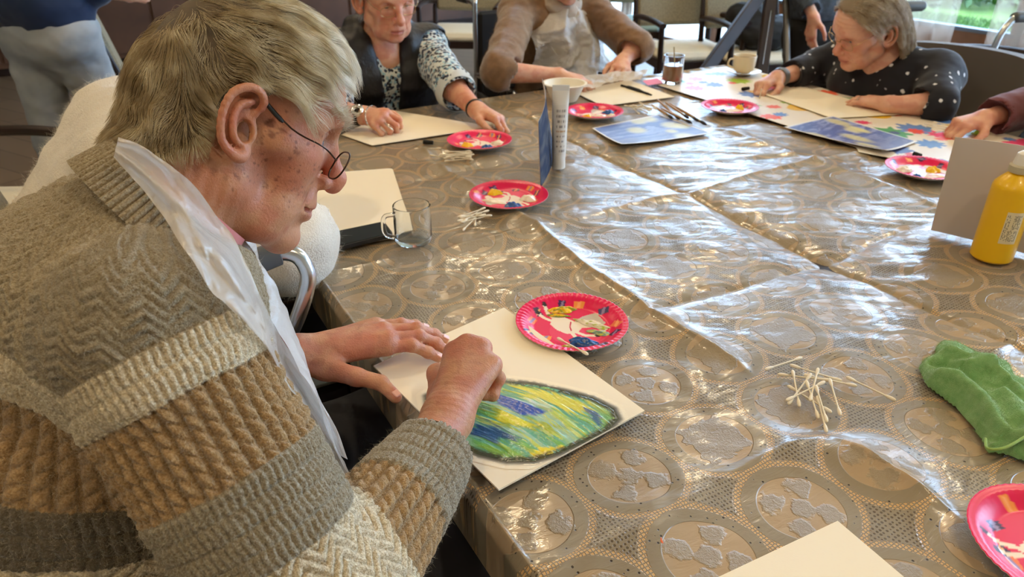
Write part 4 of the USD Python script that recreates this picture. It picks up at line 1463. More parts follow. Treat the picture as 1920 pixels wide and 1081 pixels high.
EAR = [(.003, .012), (.018, .027), (.016, .040), (.004, .046), (-.012, .041), (-.023, .026), (-.0285, .006), (-.0275, -.012), (-.019, -.024), (-.009, -.030), (-.002, -.024)]


def ear_f(q, big, tilt, ex=0.):
    """right ear in head axes, q mirrored so that y > 0 points out of the head"""
    c, s = math.cos(tilt), math.sin(tilt)

    def P(x, z, y):
        return V((x * c - z * s) * big - .004 + ex, y, (x * s + z * c) * big - .002)
    out = [.075, .083, .088, .092, .095, .096, .095, .092, .087, .082, .078]
    pts = [P(a, b, o) for (a, b), o in zip(EAR, out)]
    pts = spline(np.array(pts), 25)
    d = s_chain(q, pts, np.interp(np.linspace(0, 10, 25), np.arange(11), [.0028, .0036, .0038, .0040, .0040, .0038, .0037, .0038, .0046, .0066, .0054]) * big, .003)
    # antihelix and tragus, lobe
    ah = spline(np.array([P(.006, .031, .083), P(-.008, .026, .087), P(-.0155, .010, .089), P(-.014, -.008, .087), P(-.006, -.017, .082)]), 11)
    d = smin(d, s_chain(q, ah, np.full(11, .0040) * big, .003), .004)
    d = smin(d, s_cone(q, P(.006, .004, .076), P(.005, -.006, .077), .0042 * big, .0046 * big), .004)
    # the plate that closes the shell
    pl = s_ell(q, P(-.010, .006, .0785), V(.020 * big, .0042, .034 * big), np.stack([V(c, 0, s), V(0, 1, 0), V(-s, 0, c)], 1))
    d = smin(d, pl, .004)
    hole = s_ell(q, P(-.003, -.001, .083), V(.0090, .0125, .0130) * big, np.stack([V(c, 0, s), V(0, 1, 0), V(-s, 0, c)], 1))
    d = smax(d, -hole, .003)
    return d


def head_f(p, H):
    """head in its own axes. H: dictionary of variations"""
    w, jaw, age, big = H.get('w', 1.), H.get('jaw', 1.), H.get('age', 1.), H.get('ear', 1.)
    q = np.stack([p[:, 0], np.abs(p[:, 1]) / w, p[:, 2]], 1)
    d = s_ell(q, (.010, 0, .043), (.088, .072, .081))
    d = smin(d, s_ell(q, (-.028, 0, .028), (.050, .058, .060)), .03)
    d = smin(d, s_ell(q, (.052, 0, .052), (.045, .058, .050)), .03)
    d = smin(d, s_cone(q, (.040, 0, .015), (.048, 0, -.050), .060, .046), .025)
    d = smin(d, s_chain(q, [(.005, .052, -.02), (.006, .050, -.055 * jaw), (.045, .034, -.083 * jaw), (.072, .010, -.096 * jaw)], [.018, .018, .018, .017], .02), .022)
    d = smin(d, s_ell(q, (.076, 0, -.094 * jaw), (.021, .022, .018)), .014)
    d = smin(d, s_chain(q, [(.091, 0, .036), (.087, .026, .039), (.070, .050, .032)], [.0085, .0098, .0085], .01), .014)
    d = smin(d, s_chain(q, [(.040, .061, -.002), (.068, .040, -.014)], [.013, .016], .01), .02)
    d = smin(d, s_ell(q, (.078, .0, -.052), (.024, .030, .026)), .016)
    # eye hollows, lids
    d = smax(d, -s_ell(q, (.094, .032, .016), (.016, .0165, .0115)), .012)
    d = smin(d, np.linalg.norm(q - V(.0735, .0315, .014), axis=1) - .0128, .003)
    lid = s_chain(q, [(.079, .019, .017), (.0865, .030, .0215), (.080, .044, .016)], [.0022, .0034, .0026], .003)
    low = s_chain(q, [(.079, .019, .009), (.0855, .031, .0045), (.079, .044, .010)], [.0022, .003, .0024], .003)
    d = smin(smin(d, lid, .005), low, .006)
    d = smin(d, s_chain(q, [(.080, .020, -.004), (.080, .036, -.006)], [.004, .005], .004), .012 * age)
    # nose
    nz = H.get('nose', 1.)
    d = smin(d, s_chain(q, [(.090, 0, .026), (.100 * nz, 0, .008), (.1145 * nz, 0, -.020), (.1135 * nz, 0, -.028)], [.0070, .0082, .0110, .0105], .008), .010)
    d = smin(d, s_ell(q, (.1005, .0125, -.029), (.011, .0072, .0085)), .006)
    d = smax(d, -s_ell(q, (.104, .0075, -.0385), (.0062, .0036, .006)), .003)
    # lips and the lines round the mouth
    d = smin(d, s_chain(q, [(.0985, .0, -.0565), (.095, .013, -.0575), (.084, .024, -.061)], [.0062, .0056, .0036], .004), .006)
    d = smin(d, s_chain(q, [(.0965, .0, -.0695), (.092, .013, -.068), (.084, .023, -.063)], [.0066, .006, .0034], .004), .006)
    d = smax(d, -s_chain(q, [(.1055, .0, -.0632), (.100, .013, -.0630), (.0885, .0255, -.0622)], [.0022, .0022, .0024], .003), .003)
    d = smax(d, -s_chain(q, [(.0985, .019, -.030), (.0905, .030, -.045), (.0835, .033, -.064)], [.0016, .0026, .0022], .003) - .0, .007)
    d = smin(d, s_chain(q, [(.060, .040, -.035), (.060, .037, -.066), (.052, .036, -.084)], [.012, .012, .010], .01), .02 * age)
    for s in (1, -1):
        if H.get('ears', (1, 1))[0 if s > 0 else 1]:
            m = p[:, 1] * s > .04
            if m.any():
                qq = np.stack([p[m, 0], p[m, 1] * s / w, p[m, 2]], 1)
                e = ear_f(qq, big, H.get('tilt', .2), H.get('earx', 0.))
                dd = d[m]
                d[m] = smin(dd, e, .0035)
    return d


def neck_f(p, O, A, base, r0=.054, r1=.062):
    a = O + A @ V(-.028, 0, -.02)
    d = s_cone(p, a, base, r0, r1)
    # throat
    return smin(d, s_cone(p, O + A @ V(.014, 0, -.074), base + (O - base) * .12 + A @ V(.012, 0, 0), .026, .034), .025)


FING = {'i': (.043, .026, .020), 'm': (.048, .030, .021), 'r': (.044, .028, .021), 'p': (.034, .021, .018)}
FRAD = {'i': (.0100, .0090, .0080, .0068), 'm': (.0102, .0092, .0082, .0070), 'r': (.0098, .0088, .0078, .0066), 'p': (.0088, .0078, .0070, .0060)}


def hand_chains(wrist, d, nrm, right, curl, spread=.10, thumb=(.5, .35, .3), scale=1., thumb_drop=.35):
    """finger chains from a wrist, a pointing direction, the normal of the back of the hand; curl: per finger (mcp, pip, dip) bends"""
    d = unit(d)
    n = unit(np.asarray(nrm, float) - d * (np.asarray(nrm, float) @ d))
    s = np.cross(d, n) * (-1 if right else 1)            # towards the thumb
    out = []
    offs = {'i': (.030, .086), 'm': (.010, .090), 'r': (-.010, .086), 'p': (-.029, .077)}
    for k, (name, (o, l)) in enumerate(offs.items()):
        mcp = wrist + (s * o + d * l + n * (.004 if name in 'mr' else 0)) * scale
        a = spread * (1.2 - k * .8)
        fd = unit(d + s * a)
        ang = 0.
        pts = [mcp]
        for seg, bend in zip(FING[name], curl[k]):
            ang += bend
            dirn = fd * math.cos(ang) - n * math.sin(ang)
            pts.append(pts[-1] + dirn * seg * scale)
        out.append((name, pts))
    a, b, c = thumb
    t0 = wrist + (s * .022 + d * .018 - n * .006) * scale
    t1 = t0 + unit(s * math.sin(a + .35) + d * math.cos(a + .35) - n * thumb_drop) * .042 * scale
    t2 = t1 + unit(s * math.sin(a - b * .3) + d * math.cos(a - b * .3) - n * thumb_drop) * .032 * scale
    t3 = t2 + unit(s * math.sin(a - b - c * .5) + d * math.cos(a - b - c * .5) - n * thumb_drop * .8) * .026 * scale
    out.append(('t', [t0, t1, t2, t3]))
    return out


def hand_f(p, wrist, chains, elbow, scale=1., rw=.027, re=.042):
    """hand with palm, five fingers and the forearm up to the elbow"""
    far = np.linalg.norm(p - wrist, axis=1)
    d = s_cone(p, wrist, elbow, rw * scale, re * scale)
    m = far < .30
    if not m.any():
        return d
    q = p[m]
    palm = None
    for name, pts in chains:
        if name == 't':
            e = s_cone(q, wrist + (pts[0] - wrist) * .3, pts[0], .019 * scale, .015 * scale)
            e = smin(e, s_cone(q, pts[0], pts[1], .0155 * scale, .0125 * scale), .012)
        else:
            e = s_cone(q, wrist + (pts[0] - wrist) * .12, pts[0], .0190 * scale, .0128 * scale)
        palm = e if palm is None else smin(palm, e, .014)
    fing = None
    for name, pts in chains:
        if name == 't':
            e = s_chain(q, pts[1:], np.array([.0120, .0105, .0085]) * scale, .004)
        else:
            e = s_chain(q, pts, np.array(FRAD[name]) * scale, .004)
            for k in (1, 2):                              # knuckle swellings
                e = smin(e, np.linalg.norm(q - pts[k], axis=1) - FRAD[name][k] * 1.06 * scale, .004)
        fing = e if fing is None else np.minimum(fing, e)
    hd = smin(palm, fing, .006)
    d[m] = smin(d[m], hd, .018)
    return d


def skin_colour(v, n, base, red, seed=0, mott=.12):
    t = meshkit.fbm(v * 38, 3, seed)
    c = mixc(np.tile(lin(base), (len(v), 1)), lin(red), sstep(.40, .66, t) * .75)
    c *= (1 - mott + 2 * mott * meshkit.fbm(v * 120, 3, seed + 5))[:, None]
    return c


def head_paint(c, q, H):
    """lips, nose, cheek, ear and eyelid tints; q in head axes"""
    y = np.abs(q[:, 1])
    g = lambda x, yy, z, r: np.exp(-(((q[:, 0] - x) ** 2 + (y - yy) ** 2 + (q[:, 2] - z) ** 2) / r ** 2))
    red = lin(H.get('red', (196, 112, 94)))
    c = mixc(c, red, .8 * g(.112, 0, -.024, .018) + .55 * g(.075, .045, -.012, .024))
    c = mixc(c, red * 1.02, .38 * sstep(.076, .084, y) * (q[:, 0] < .03))
    lip = np.exp(-((q[:, 2] + .0632) / .0085) ** 2) * sstep(.026, .018, y) * sstep(.082, .09, q[:, 0])
    c = mixc(c, lin(H.get('lip', (168, 92, 86))), .8 * lip)
    c = mixc(c, lin((140, 84, 70)), .5 * g(.085, .031, .006, .012) + .35 * g(.086, .031, .024, .010))
    return c


M_skin = pm('skin', rough=.45, vcol=True, sss=.18, bump=(400, .45, .0016), spec=.42)
M_eyewhite = pm('eye_white', (226, 216, 206), rough=.15)
M_iris = pm('eye_iris', (70, 84, 96), rough=.1)
M_goldwire = pm('spectacle_wire', (196, 166, 120), rough=.2, metal=1.)
M_darkwire = pm('dark_wire', (70, 52, 42), rough=.25, metal=.9)


def eyes(parent, O, A, w=1., closed=False):
    for s in (-1, 1):
        c = V(.0742, .0315 * w * s, .0138)
        m = trimesh.creation.icosphere(2, .01285)
        obj('eyeball', (O + (np.array(m.vertices) + c) @ A.T, np.array(m.faces)), M_eyewhite, parent, smooth=True)
        k = trimesh.creation.icosphere(2, .0062)
        obj('iris', (O + (np.array(k.vertices) * V(.45, 1, 1) + c + V(.0108, .0 * s, -.004)) @ A.T, np.array(k.faces)), M_iris, parent, smooth=True)


def spectacles(parent, O, A, mat, w=1., drop=.0, fw=.024, fh=.018, arm_z=.034, rim_r=.0010, fx=.102, tilt=.12, wrap=.006):
    """wire glasses with two lenses, bridge and side arms, in the head's axes"""
    G = lambda x, y, z: O + A @ V(x, y * w, z + drop)
    a = np.linspace(0, 2 * PI, 41)
    fr = []
    ls = []
    for s in (-1, 1):
        ex = np.sign(np.cos(a)) * np.abs(np.cos(a)) ** .75 * fw
        ez = np.sign(np.sin(a)) * np.abs(np.sin(a)) ** .75 * fh
        ring = np.array([G(fx - wrap * ((abs(.034 * s + x) / .06) ** 2) + tilt * z, .034 * s + x, .008 + z) for x, z in zip(ex, ez)])
        fr.append(tube(ring, rim_r, 8, caps=False))
        c = ring[:-1].mean(0)
        k = len(ring) - 1
        vv = np.vstack([ring[:-1], c + A[:, 0] * .001])
        ff = np.array([[i, (i + 1) % k, k] for i in range(k)])
        ls.append((vv, ff))
        side = spline([G(fx - .008, (.034 + fw) * s, .012), G(.080, .074 * s, .020), G(.045, .079 * s, .027), G(.0, .081 * s, arm_z), G(-.018, .082 * s, arm_z - .012), G(-.024, .080 * s, arm_z - .03)], 26)
        fr.append(tube(side, rim_r, 8))
    fr.append(tube(spline([G(fx + .001, -.011, .012), G(fx + .007, 0, .016), G(fx + .001, .011, .012)], 12), rim_r, 8))
    gpath = obj('spectacle_frame', cat(*fr), mat, parent, smooth=True)
    for l in ls:
        obj('spectacle_lens', l, M_lens, gpath, smooth=True)
    return gpath


def hair_material(name, cols, rough=.38, axis=None):
    path = '/World/Looks/' + name
    n = {'tc': ('texture_coordinate', {}), 'n1': ('noise_texture', {'scale': 42., 'detail': 2.}), 'h': ('hair_info', {}), 'w': ('white_noise_texture', {'dimensions': '1D'}),
         'r': ('rgb_ramp', {'ramp': [(i / (len(cols) - 1), tuple(lin(c))) for i, c in enumerate(cols)]}),
         'a1': ('math', {'math_type': 'multiply_add', 'value2': .9, 'value3': -.24}), 'a2': ('math', {'math_type': 'multiply_add', 'value2': .68}),
         'p': ('principled_bsdf', {'roughness': rough, 'specular_ior_level': .35})}
    L = [('tc.object', 'n1.vector'), ('n1.fac', 'a1.value1'), ('h.index', 'w.w'), ('w.value', 'a2.value1'), ('a1.value', 'a2.value3'), ('a2.value', 'r.fac'), ('r.color', 'p.base_color')]
    if axis is not None:                                  # the hair is whiter towards the brow; axis = (direction, offset, gain)
        n['dt'] = ('vector_math', {'math_type': 'dot_product', 'vector2': tuple(axis[0])})
        n['mr'] = ('map_range', {'from_min': axis[1], 'from_max': axis[1] + axis[2], 'to_max': axis[3], 'clamp': True})
        n['ad'] = ('math', {'math_type': 'add'})
        L = [l for l in L if l != ('a2.value', 'r.fac')] + [('tc.object', 'dt.vector1'), ('dt.value', 'mr.value'), ('mr.result', 'ad.value1'), ('a2.value', 'ad.value2'), ('ad.value', 'r.fac')]
    usdkit.material(stage, path, n, L, surface='p.BSDF')
    return path


def hair(parent, O, A, H, mask, flow, n, length, mat, cap_mat, lift=(.004, .014), width=.00035, seed=1, steps=14, cap=.004, wave=.0, h=.004, clump=.35, extra=lambda q: 0 * q[:, 0], stop=None):
    """a cap on the scalp and combed strands. mask(q) > 0 is scalp; flow(q) gives the combing direction, both in head axes"""
    if 'neckq' in H:
        nq = H['neckq']
        f = lambda p: smin(head_f(p, {**H, 'ears': (0, 0)}), s_cone(p, *nq), .03)
    else:
        f = lambda p: head_f(p, {**H, 'ears': (0, 0)})
    lo, hi = V(-.16, -.12, -.13), V(.14, .12, .17)

    def cap_f(p):
        b = f(p) - cap - extra(p) - .004 * (meshkit.noise(p * 40, seed) - .2)
        return smax(b, -mask(p) * 1.0, .006)
    cm = nets(cap_f, lo, hi, h)
    cv = cm[0]
    ck = obj('hair', (O + cv @ A.T, cm[1]), cap_mat, parent, smooth=True)
    g = np.random.default_rng(seed)
    fn = np.cross(cv[cm[1][:, 1]] - cv[cm[1][:, 0]], cv[cm[1][:, 2]] - cv[cm[1][:, 0]])
    ar = np.linalg.norm(fn, axis=1)
    cen = cv[cm[1]].mean(1)
    ok = (mask(cen) > .0005) & (f(cen) > cap * .3 + .5 * extra(cen))
    ar = ar * ok
    pick = g.choice(len(ar), n, p=ar / ar.sum())
    b = g.random((n, 2))
    b = np.where(b.sum(1, keepdims=True) > 1, 1 - b, b)
    t = cv[cm[1][pick]]
    p = t[:, 0] + (t[:, 1] - t[:, 0]) * b[:, :1] + (t[:, 2] - t[:, 0]) * b[:, 1:]
    L = (length(p) * (.75 + .5 * g.random(n)))[:, None] / steps
    lf = lift[0] + (lift[1] - lift[0]) * (.35 * g.random(n) + .9 * sstep(.3, .7, meshkit.noise(p * V(70, 110, 70), seed + 3)))
    out = [p]
    ph = g.random((n, 3)) * 6
    for k in range(steps):
        nn = grad(f, p, .002)
        nn /= np.linalg.norm(nn, axis=1, keepdims=True) + 1e-9
        d = flow(p)
        jit = (np.stack([meshkit.noise(p * 60 + 17 * a, seed + a) for a in range(3)], 1) - .5) * clump * 2.4
        d = d + jit + g.normal(size=p.shape) * .10
        if wave:
            d = d + wave * np.sin(p @ V(150, 90, 60) + 2.0)[:, None] * np.cross(nn, d)
        d = d - nn * (d * nn).sum(1, keepdims=True)
        d /= np.linalg.norm(d, axis=1, keepdims=True) + 1e-9
        p = p + d * L
        target = cap * .5 + extra(p) + lf * sstep(0, .5, (k + 1) / steps) + .004 * (k / steps) ** 3
        p = p + nn * ((target - f(p)) * .6)[:, None]
        out.append(p)
    S = np.stack(out, 1)
    ex = np.abs(S[:, :, 1]) > .066                        # no strands across the ears
    ec = H.get('earx', 0.)
    ex &= (S[:, :, 0] > -.030 + ec) & (S[:, :, 0] < .018 + ec) & (S[:, :, 2] < .040) & (S[:, :, 2] > -.045)
    if stop is not None:
        ex |= stop(S.reshape(-1, 3)).reshape(ex.shape)
    if any(H.get('ears', (1, 1))):
        stop = np.maximum.accumulate(ex, axis=1)
        S = S[~stop[:, 0]]
        stop = stop[~stop[:, 0]]
        for k in range(1, steps + 1):
            S[:, k] = np.where(stop[:, k:k + 1], S[:, k - 1] + (S[:, k] - S[:, k - 1]) * .03, S[:, k])
    wd = width * (1 - .75 * np.linspace(0, 1, steps + 1) ** 2)
    curves('hair_strands', O + S @ A.T, wd, mat, ck, kind='stuff')
    return ck


def fuzz(parent, m, n, length, width, mat, seed=1, name='fuzz', where=None):
    """short loose fibres standing on a knitted surface"""
    v, f = m
    g = np.random.default_rng(seed)
    fn = np.cross(v[f[:, 1]] - v[f[:, 0]], v[f[:, 2]] - v[f[:, 0]])
    ar = np.linalg.norm(fn, axis=1) + 1e-12
    w = ar if where is None else ar * where
    pick = g.choice(len(f), n, p=w / w.sum())
    b = g.random((n, 2))
    b = np.where(b.sum(1, keepdims=True) > 1, 1 - b, b)
    t = v[f[pick]]
    p = t[:, 0] + (t[:, 1] - t[:, 0]) * b[:, :1] + (t[:, 2] - t[:, 0]) * b[:, 1:]
    d = fn[pick] / ar[pick][:, None] + g.normal(size=(n, 3)) * .7
    d /= np.linalg.norm(d, axis=1, keepdims=True)
    e = g.normal(size=(n, 3)) * .6
    L = (length * (.4 + g.random(n)))[:, None]
    S = np.stack([p, p + d * L * .5, p + (d + e * .5) * L * .85, p + (d + e) * L], 1)
    curves(name, S, [width, width * .9, width * .7, width * .3], mat, parent, kind='stuff')
# ------------------------------------------------------------------ the elderly man at the front
man = thing('person', 'grey-haired elderly man with glasses in a chunky striped knit jumper, bent over the painting', 'person', room(-.22, -.80, 0), YAW)
MF = lambda f, t, z: room(f, t, z)
_y, _p, _r = 0.337, 0.441, 0.282
hF = V(math.cos(_y) * math.cos(_p), math.sin(_y) * math.cos(_p), -math.sin(_p))
_u = unit(V(0, 0, 1) + hF * math.sin(_p))
HA = head_axes(hF, _u * math.cos(_r) + np.cross(_u, hF) * math.sin(_r))
HO = deep(437.5, 236.4, .77)
HM = dict(w=1.0, jaw=1.04, age=1., ear=.86, tilt=.30, earx=.010, nose=1.02, red=(184, 98, 76), lip=(176, 104, 96))
NB = V(-.3525, .668, 1.069)                            # base of the neck and its axis
NAX = unit((.6345, .5156, .5758))


def mapix(px, py, z):
    return at(px, py, z)


# left hand lies on the board: joints taken one by one
wl, el = at(548, 668, .800), MF(-.09, -1.03, .80)
LH = [('i', [at(725, 650, .800), at(772, 647, .797), at(803, 660, .782), at(822, 671, .772)]),
      ('m', [at(727, 634, .808), at(786, 630, .800), at(818, 643, .784), at(834, 655, .772)]),
      ('r', [at(718, 619, .808), at(782, 616, .802), at(814, 626, .784), at(834, 637, .773)]),
      ('p', [at(704, 610, .803), at(752, 606, .797), at(778, 608, .782), at(797, 616, .773)]),
      ('t', [at(610, 690, .790), at(668, 706, .788), at(714, 717, .778), at(742, 744, .766)])]
# right hand closed round a cotton swab
wr, er = at(836, 790, .806), V(-.16, .45, .79)
k_i, k_m, k_r, k_p = at(851, 660, .838), at(876, 645, .845), at(903, 652, .842), at(922, 684, .832)
RH = [('i', [k_i, k_i + V(.004, .026, -.030), k_i + V(.016, .020, -.052), k_i + V(.022, .004, -.056)]),
      ('m', [k_m, k_m + V(.006, .026, -.032), k_m + V(.010, .012, -.056), k_m + V(.004, -.004, -.056)]),
      ('r', [k_r, k_r + V(.008, .020, -.032), k_r + V(.006, .004, -.054), k_r + V(-.006, -.006, -.052)]),
      ('p', [k_p, k_p + V(.008, .010, -.028), k_p + V(.001, -.004, -.044), k_p + V(-.010, -.010, -.042)]),
      ('t', [at(828, 745, .800), at(820, 700, .800), k_i + V(-.004, .014, -.052), k_i + V(.016, .022, -.062)])]


def man_body(p):
    q = (p - HO) @ HA
    d = np.full(len(p), 9.)
    m = (np.abs(q) < .19).all(1)
    if m.any():
        d[m] = head_f(q[m], HM)
    d = smin(d, neck_f(p, HO, HA, NB + FDIR * -.004, .054, .062), .03)
    for s, t in ((1, -.61), (-1, -.97)):
        d = smin(d, s_cone(p, NB - NAX * .07, MF(0, t, 1.01 if s > 0 else .98), .05, .045), .03)
    d = smin(d, s_cone(p, NB - NAX * .09, MF(-.18, -.8, .66), .075, .10), .03)
    d = smin(d, s_cone(p, MF(0, -.61, 1.02), er, .05, .045), .02)
    d = smin(d, s_cone(p, MF(0, -.97, .985), el, .045, .045), .02)
    d = smin(d, hand_f(p, wr, RH, er, 1.10, .0275, .040), .012)
    d = smin(d, hand_f(p, wl, LH, el, 1.0, .029, .044), .012)
    return d


bm = nets(man_body, V(-.75, .15, .5), V(.15, 1.15, 1.40), .0036)
ctr = bm[0][bm[1]].mean(1)
fine = (np.linalg.norm(ctr - HO, axis=1) < .19) | (np.linalg.norm(ctr - wr, axis=1) < .16) | (np.linalg.norm(ctr - wl, axis=1) < .20)
bv, bf_ = trimesh.remesh.subdivide(bm[0], bm[1], face_index=np.nonzero(fine)[0])
bv = project(man_body, np.asarray(bv), 1)
q = (bv - HO) @ HA
sk = skin_colour(bv, None, (186, 134, 102), (176, 108, 82), 2, .14)
isH = np.linalg.norm(q - V(.02, 0, 0), axis=1) < .17
sk = np.where(isH[:, None], head_paint(sk, q, HM), sk)
neckm = sstep(-.02, -.09, q[:, 2]) * sstep(.05, -.02, q[:, 0]) * isH
sk = mixc(sk, lin((182, 124, 88)), neckm * .55)
gsp = np.random.default_rng(19)
for k in range(190):                                    # age spots over cheek, temple and forehead
    u = gsp.random()
    c = V(.005 + .085 * gsp.random(), 0, -.07 + .15 * gsp.random())
    r = .001 + .0018 * gsp.random() ** 2
    if k < 9:
        c, r = [V(.062, 0, .070), V(.082, 0, .060), V(.026, 0, .012), V(.030, 0, .002), V(.038, 0, .008), V(.084, 0, -.046), V(.0, 0, -.052), V(-.012, 0, -.05), V(.058, 0, -.008)][k], [.0075, .0045, .006, .005, .0045, .005, .004, .0045, .004][k]
    dd = np.hypot(q[:, 0] - c[0], q[:, 2] - c[2]) + (meshkit.noise(q * 420, 3) - .5) * r * .9
    sk = mixc(sk, lin((112, 62, 46)), sstep(r, r * .45, dd) * isH * (np.abs(q[:, 1]) > .02) * (.35 + .45 * (.5 + .5 * math.sin(k * 7.1))))
hd = np.minimum(np.linalg.norm(bv - wr, axis=1), np.linalg.norm(bv - wl, axis=1))
sk = mixc(sk, lin((176, 104, 88)), (hd < .2) * sstep(.40, .75, meshkit.fbm(bv * 45, 3, 6)) * .5)
sk = mixc(sk, lin((150, 92, 74)), (hd < .2) * sstep(.66, .76, meshkit.noise(bv * 150, 8)) * .35)
# creases of the neck and forehead, tendons on the backs of the hands
n0 = vnormals((bv, bf_))
wr_ = .0006 * np.sin(q[:, 0] * 520 + 14 * q[:, 2] + 2 * meshkit.noise(q * 30, 2)) * neckm
wr_ += .0005 * np.sin(q[:, 2] * 640 + 3 * meshkit.noise(q * 40, 5)) * isH * sstep(.045, .06, q[:, 2]) * sstep(.05, .07, q[:, 0])
wr_ += .0009 * (meshkit.fbm(bv * 90, 3, 3) - .5) * (hd < .22)
wr_ += .00022 * np.sin((bv @ unit(wr - k_m)) * 700 + 3 * meshkit.noise(bv * 50, 1)) * sstep(.055, .02, np.linalg.norm(bv - wr - V(0, .012, .02), axis=1))
bv = bv + n0 * wr_[:, None]
obj('body', (bv, bf_), M_skin, man, attrs={'col': sk})
eyes(man, HO, HA)
M_tip = pm('temple_tip', (18, 18, 20), rough=.4)
gl_ = spectacles(man, HO, HA, M_darkwire, drop=-.014, fx=.108, arm_z=.052, fw=.022, fh=.016, rim_r=.0009, wrap=-.004, tilt=.25)
for s in (-1, 1):
    G = lambda x, y, z: HO + HA @ V(x, y * s, z - .014)
    obj('temple_tip', tube(spline([G(.036, .0795, .030), G(.022, .080, .038), G(.0, .081, .0525), G(-.018, .082, .040), G(-.024, .080, .022)], 20), [.0012] + [.0021] * 18 + [.0014], 10), M_tip, gl_, smooth=True)
# nails
M_nail = pm('nail', (214, 160, 140), rough=.3)
for nm, pts in LH:
    a, b = pts[-2], pts[-1]
    d = unit(b - a)
    u = unit(V(0, 0, 1) - d * d[2])
    c = b + u * (.0058 if nm != 't' else .0078) - d * .001
    s = np.cross(d, u)
    R_ = np.stack([d, s, u], 1)
    obj('fingernail', box((.011, .0095, .0022), c, r=.001, R=R_), M_nail, man)

# hair
_ax = HA[:, 0] @ rotz(YAW)
_o = (HO - room(-.22, -.80, 0)) @ HA[:, 0]
M_hairm = hair_material('grey_hair', [(46, 36, 26), (88, 72, 50), (128, 108, 76), (168, 148, 112), (214, 200, 168), (240, 234, 220)], axis=(_ax, _o - .02, .12, .36))
M_capm = pm('grey_hair_base', (92, 76, 54), rough=.7, vary=(70, (70, 58, 44)))


def man_mask(q):
    x, y, z = q[:, 0], np.abs(q[:, 1]), q[:, 2]
    # hairline: high on the forehead, round the ear, down to the nape
    front = .074 - x + (z - .092) * .85 - y * .12
    side = z - .047
    back = np.minimum((-.030 - x) + np.maximum(z, 0) * .5, z + .074 + .30 * (x + .1) - .9 * np.maximum(0, y - .036))
    burn = np.minimum(np.minimum(x - .014, .034 - x), z + .008)
    s = np.maximum(np.maximum(side, back), burn)
    return np.minimum(front, s)


def man_flow(q):
    w = V(-.085, -.01, .085)
    d = q - w
    d = d / (np.linalg.norm(d, axis=1, keepdims=True) + 1e-6)
    y = np.abs(q[:, 1])
    down = np.stack([0 * y, 0 * y, -np.ones_like(y)], 1)
    side = sstep(.035, .07, y)
    back = sstep(-.02, -.07, q[:, 0])
    d = d * V(1.25, 1, 1) + down * (.35 * side + .9 * back)[:, None]
    # the quiff lifts and turns away from the parting on top
    top = sstep(.09, .12, q[:, 2])
    d[:, 2] += .15 * top
    d[:, 0] += .6 * (1 - back)
    return d


_nb = (NB - HO) @ HA
hair(man, HO, HA, {**HM, 'neckq': (V(-.028, 0, -.02), _nb, .0555, .0635)}, man_mask, man_flow, 25000, lambda p: (.034 + .036 * sstep(.0, .10, p[:, 2])) * (1 - .45 * sstep(.03, .07, p[:, 0])) * (.4 + .6 * sstep(-.06, -.01, p[:, 2])), M_hairm, M_capm, lift=(.002, .012), width=.00031, seed=4, steps=16, cap=.005, wave=.30, h=.004, clump=.7, stop=lambda q: q[:, 2] + .078 + .30 * (q[:, 0] + .1) < 0, extra=lambda q: .006 * sstep(-.02, -.085, q[:, 0]) + .004 * sstep(.08, .12, q[:, 2]))
# eyebrow
g = np.random.default_rng(8)
ne = 420
for s in (-1, 1):
    u = g.random(ne)
    base = np.stack([.094 - .02 * u ** 2, s * (.012 + .036 * u), .040 + .006 * np.sin(u * 2.6) + g.normal(size=ne) * .0022], 1)
    base = project(lambda p: head_f(p, HM), base, 3)
    dirn = unit(V(.45, s * .8, .25)) + g.normal(size=(ne, 3)) * .25
    st = base[:, None] + dirn[:, None] * (np.linspace(0, 1, 4)[None, :, None] * (.008 + .006 * g.random(ne))[:, None, None])
    curves('eyebrow', HO + st @ HA.T, [.0003, .00028, .0002, .0001], M_hairm, man, kind='stuff')

# ------------------------------------------------------------------ his jumper, apron, trousers, chair
def hit(f, px, py, t0=.35, t1=4., back=.0):
    """where the sight line through this pixel meets the surface f = 0"""
    d = unit(ray(px, py))
    t = t0
    for _ in range(90):
        e = float(f((EYE + d * t)[None])[0])
        t += e * .8
        if e < 2e-4 or t > t1:
            break
    return EYE + d * (t - back)


def hits(f, px, py, back=.0):
    d = FWD + RGT * ((px - 960) / FPX)[:, None] - UPV * ((py - 540.5) / FPX)[:, None]
    d /= np.linalg.norm(d, axis=1, keepdims=True)
    t = np.full(len(px), .4)
    for _ in range(60):
        t = np.minimum(t + f(EYE + d * t[:, None]) * .8, 3.)
    return EYE + d * (t - back)[:, None]


S_R, E_R = MF(.005, -.615, 1.03) - RGT * .014, V(-.180, .440, .80)
W_R = at(838, 815, .803)
S_L, E_L, W_L = MF(.01, -.975, .985), MF(-.09, -1.03, .81), at(528, 662, .802)


def arm_r(p):
    d = s_cone(p, S_R, E_R, .081, .074)
    e = smin(d, s_cone(p, E_R, W_R, .074, .041), .025)
    # folds at the elbow and the bulging cuff
    return e


def torso(p):
    d = None
    for s in (-1, 1):
        e = s_chain(p, [MF(-.015, -.80 + s * .075, .985), MF(-.10, -.80 + s * .085, .83), MF(-.17, -.80 + s * .085, .66), MF(-.20, -.80 + s * .08, .56)], [.118, .128, .136, .138], .05)
        d = e if d is None else smin(d, e, .05)
    d = smin(d, np.linalg.norm(p - MF(-.075, -.80, .985), axis=1) - .108, .05)
    for S in (S_R, S_L):
        d = smin(d, s_cone(p, NB + (S - NB) * .25 + V(0, 0, -.045), S, .076, .078), .05)
    return d


def arm_l(p):
    return smin(s_cone(p, S_L, E_L, .080, .072), s_cone(p, E_L, W_L, .066, .040), .03)




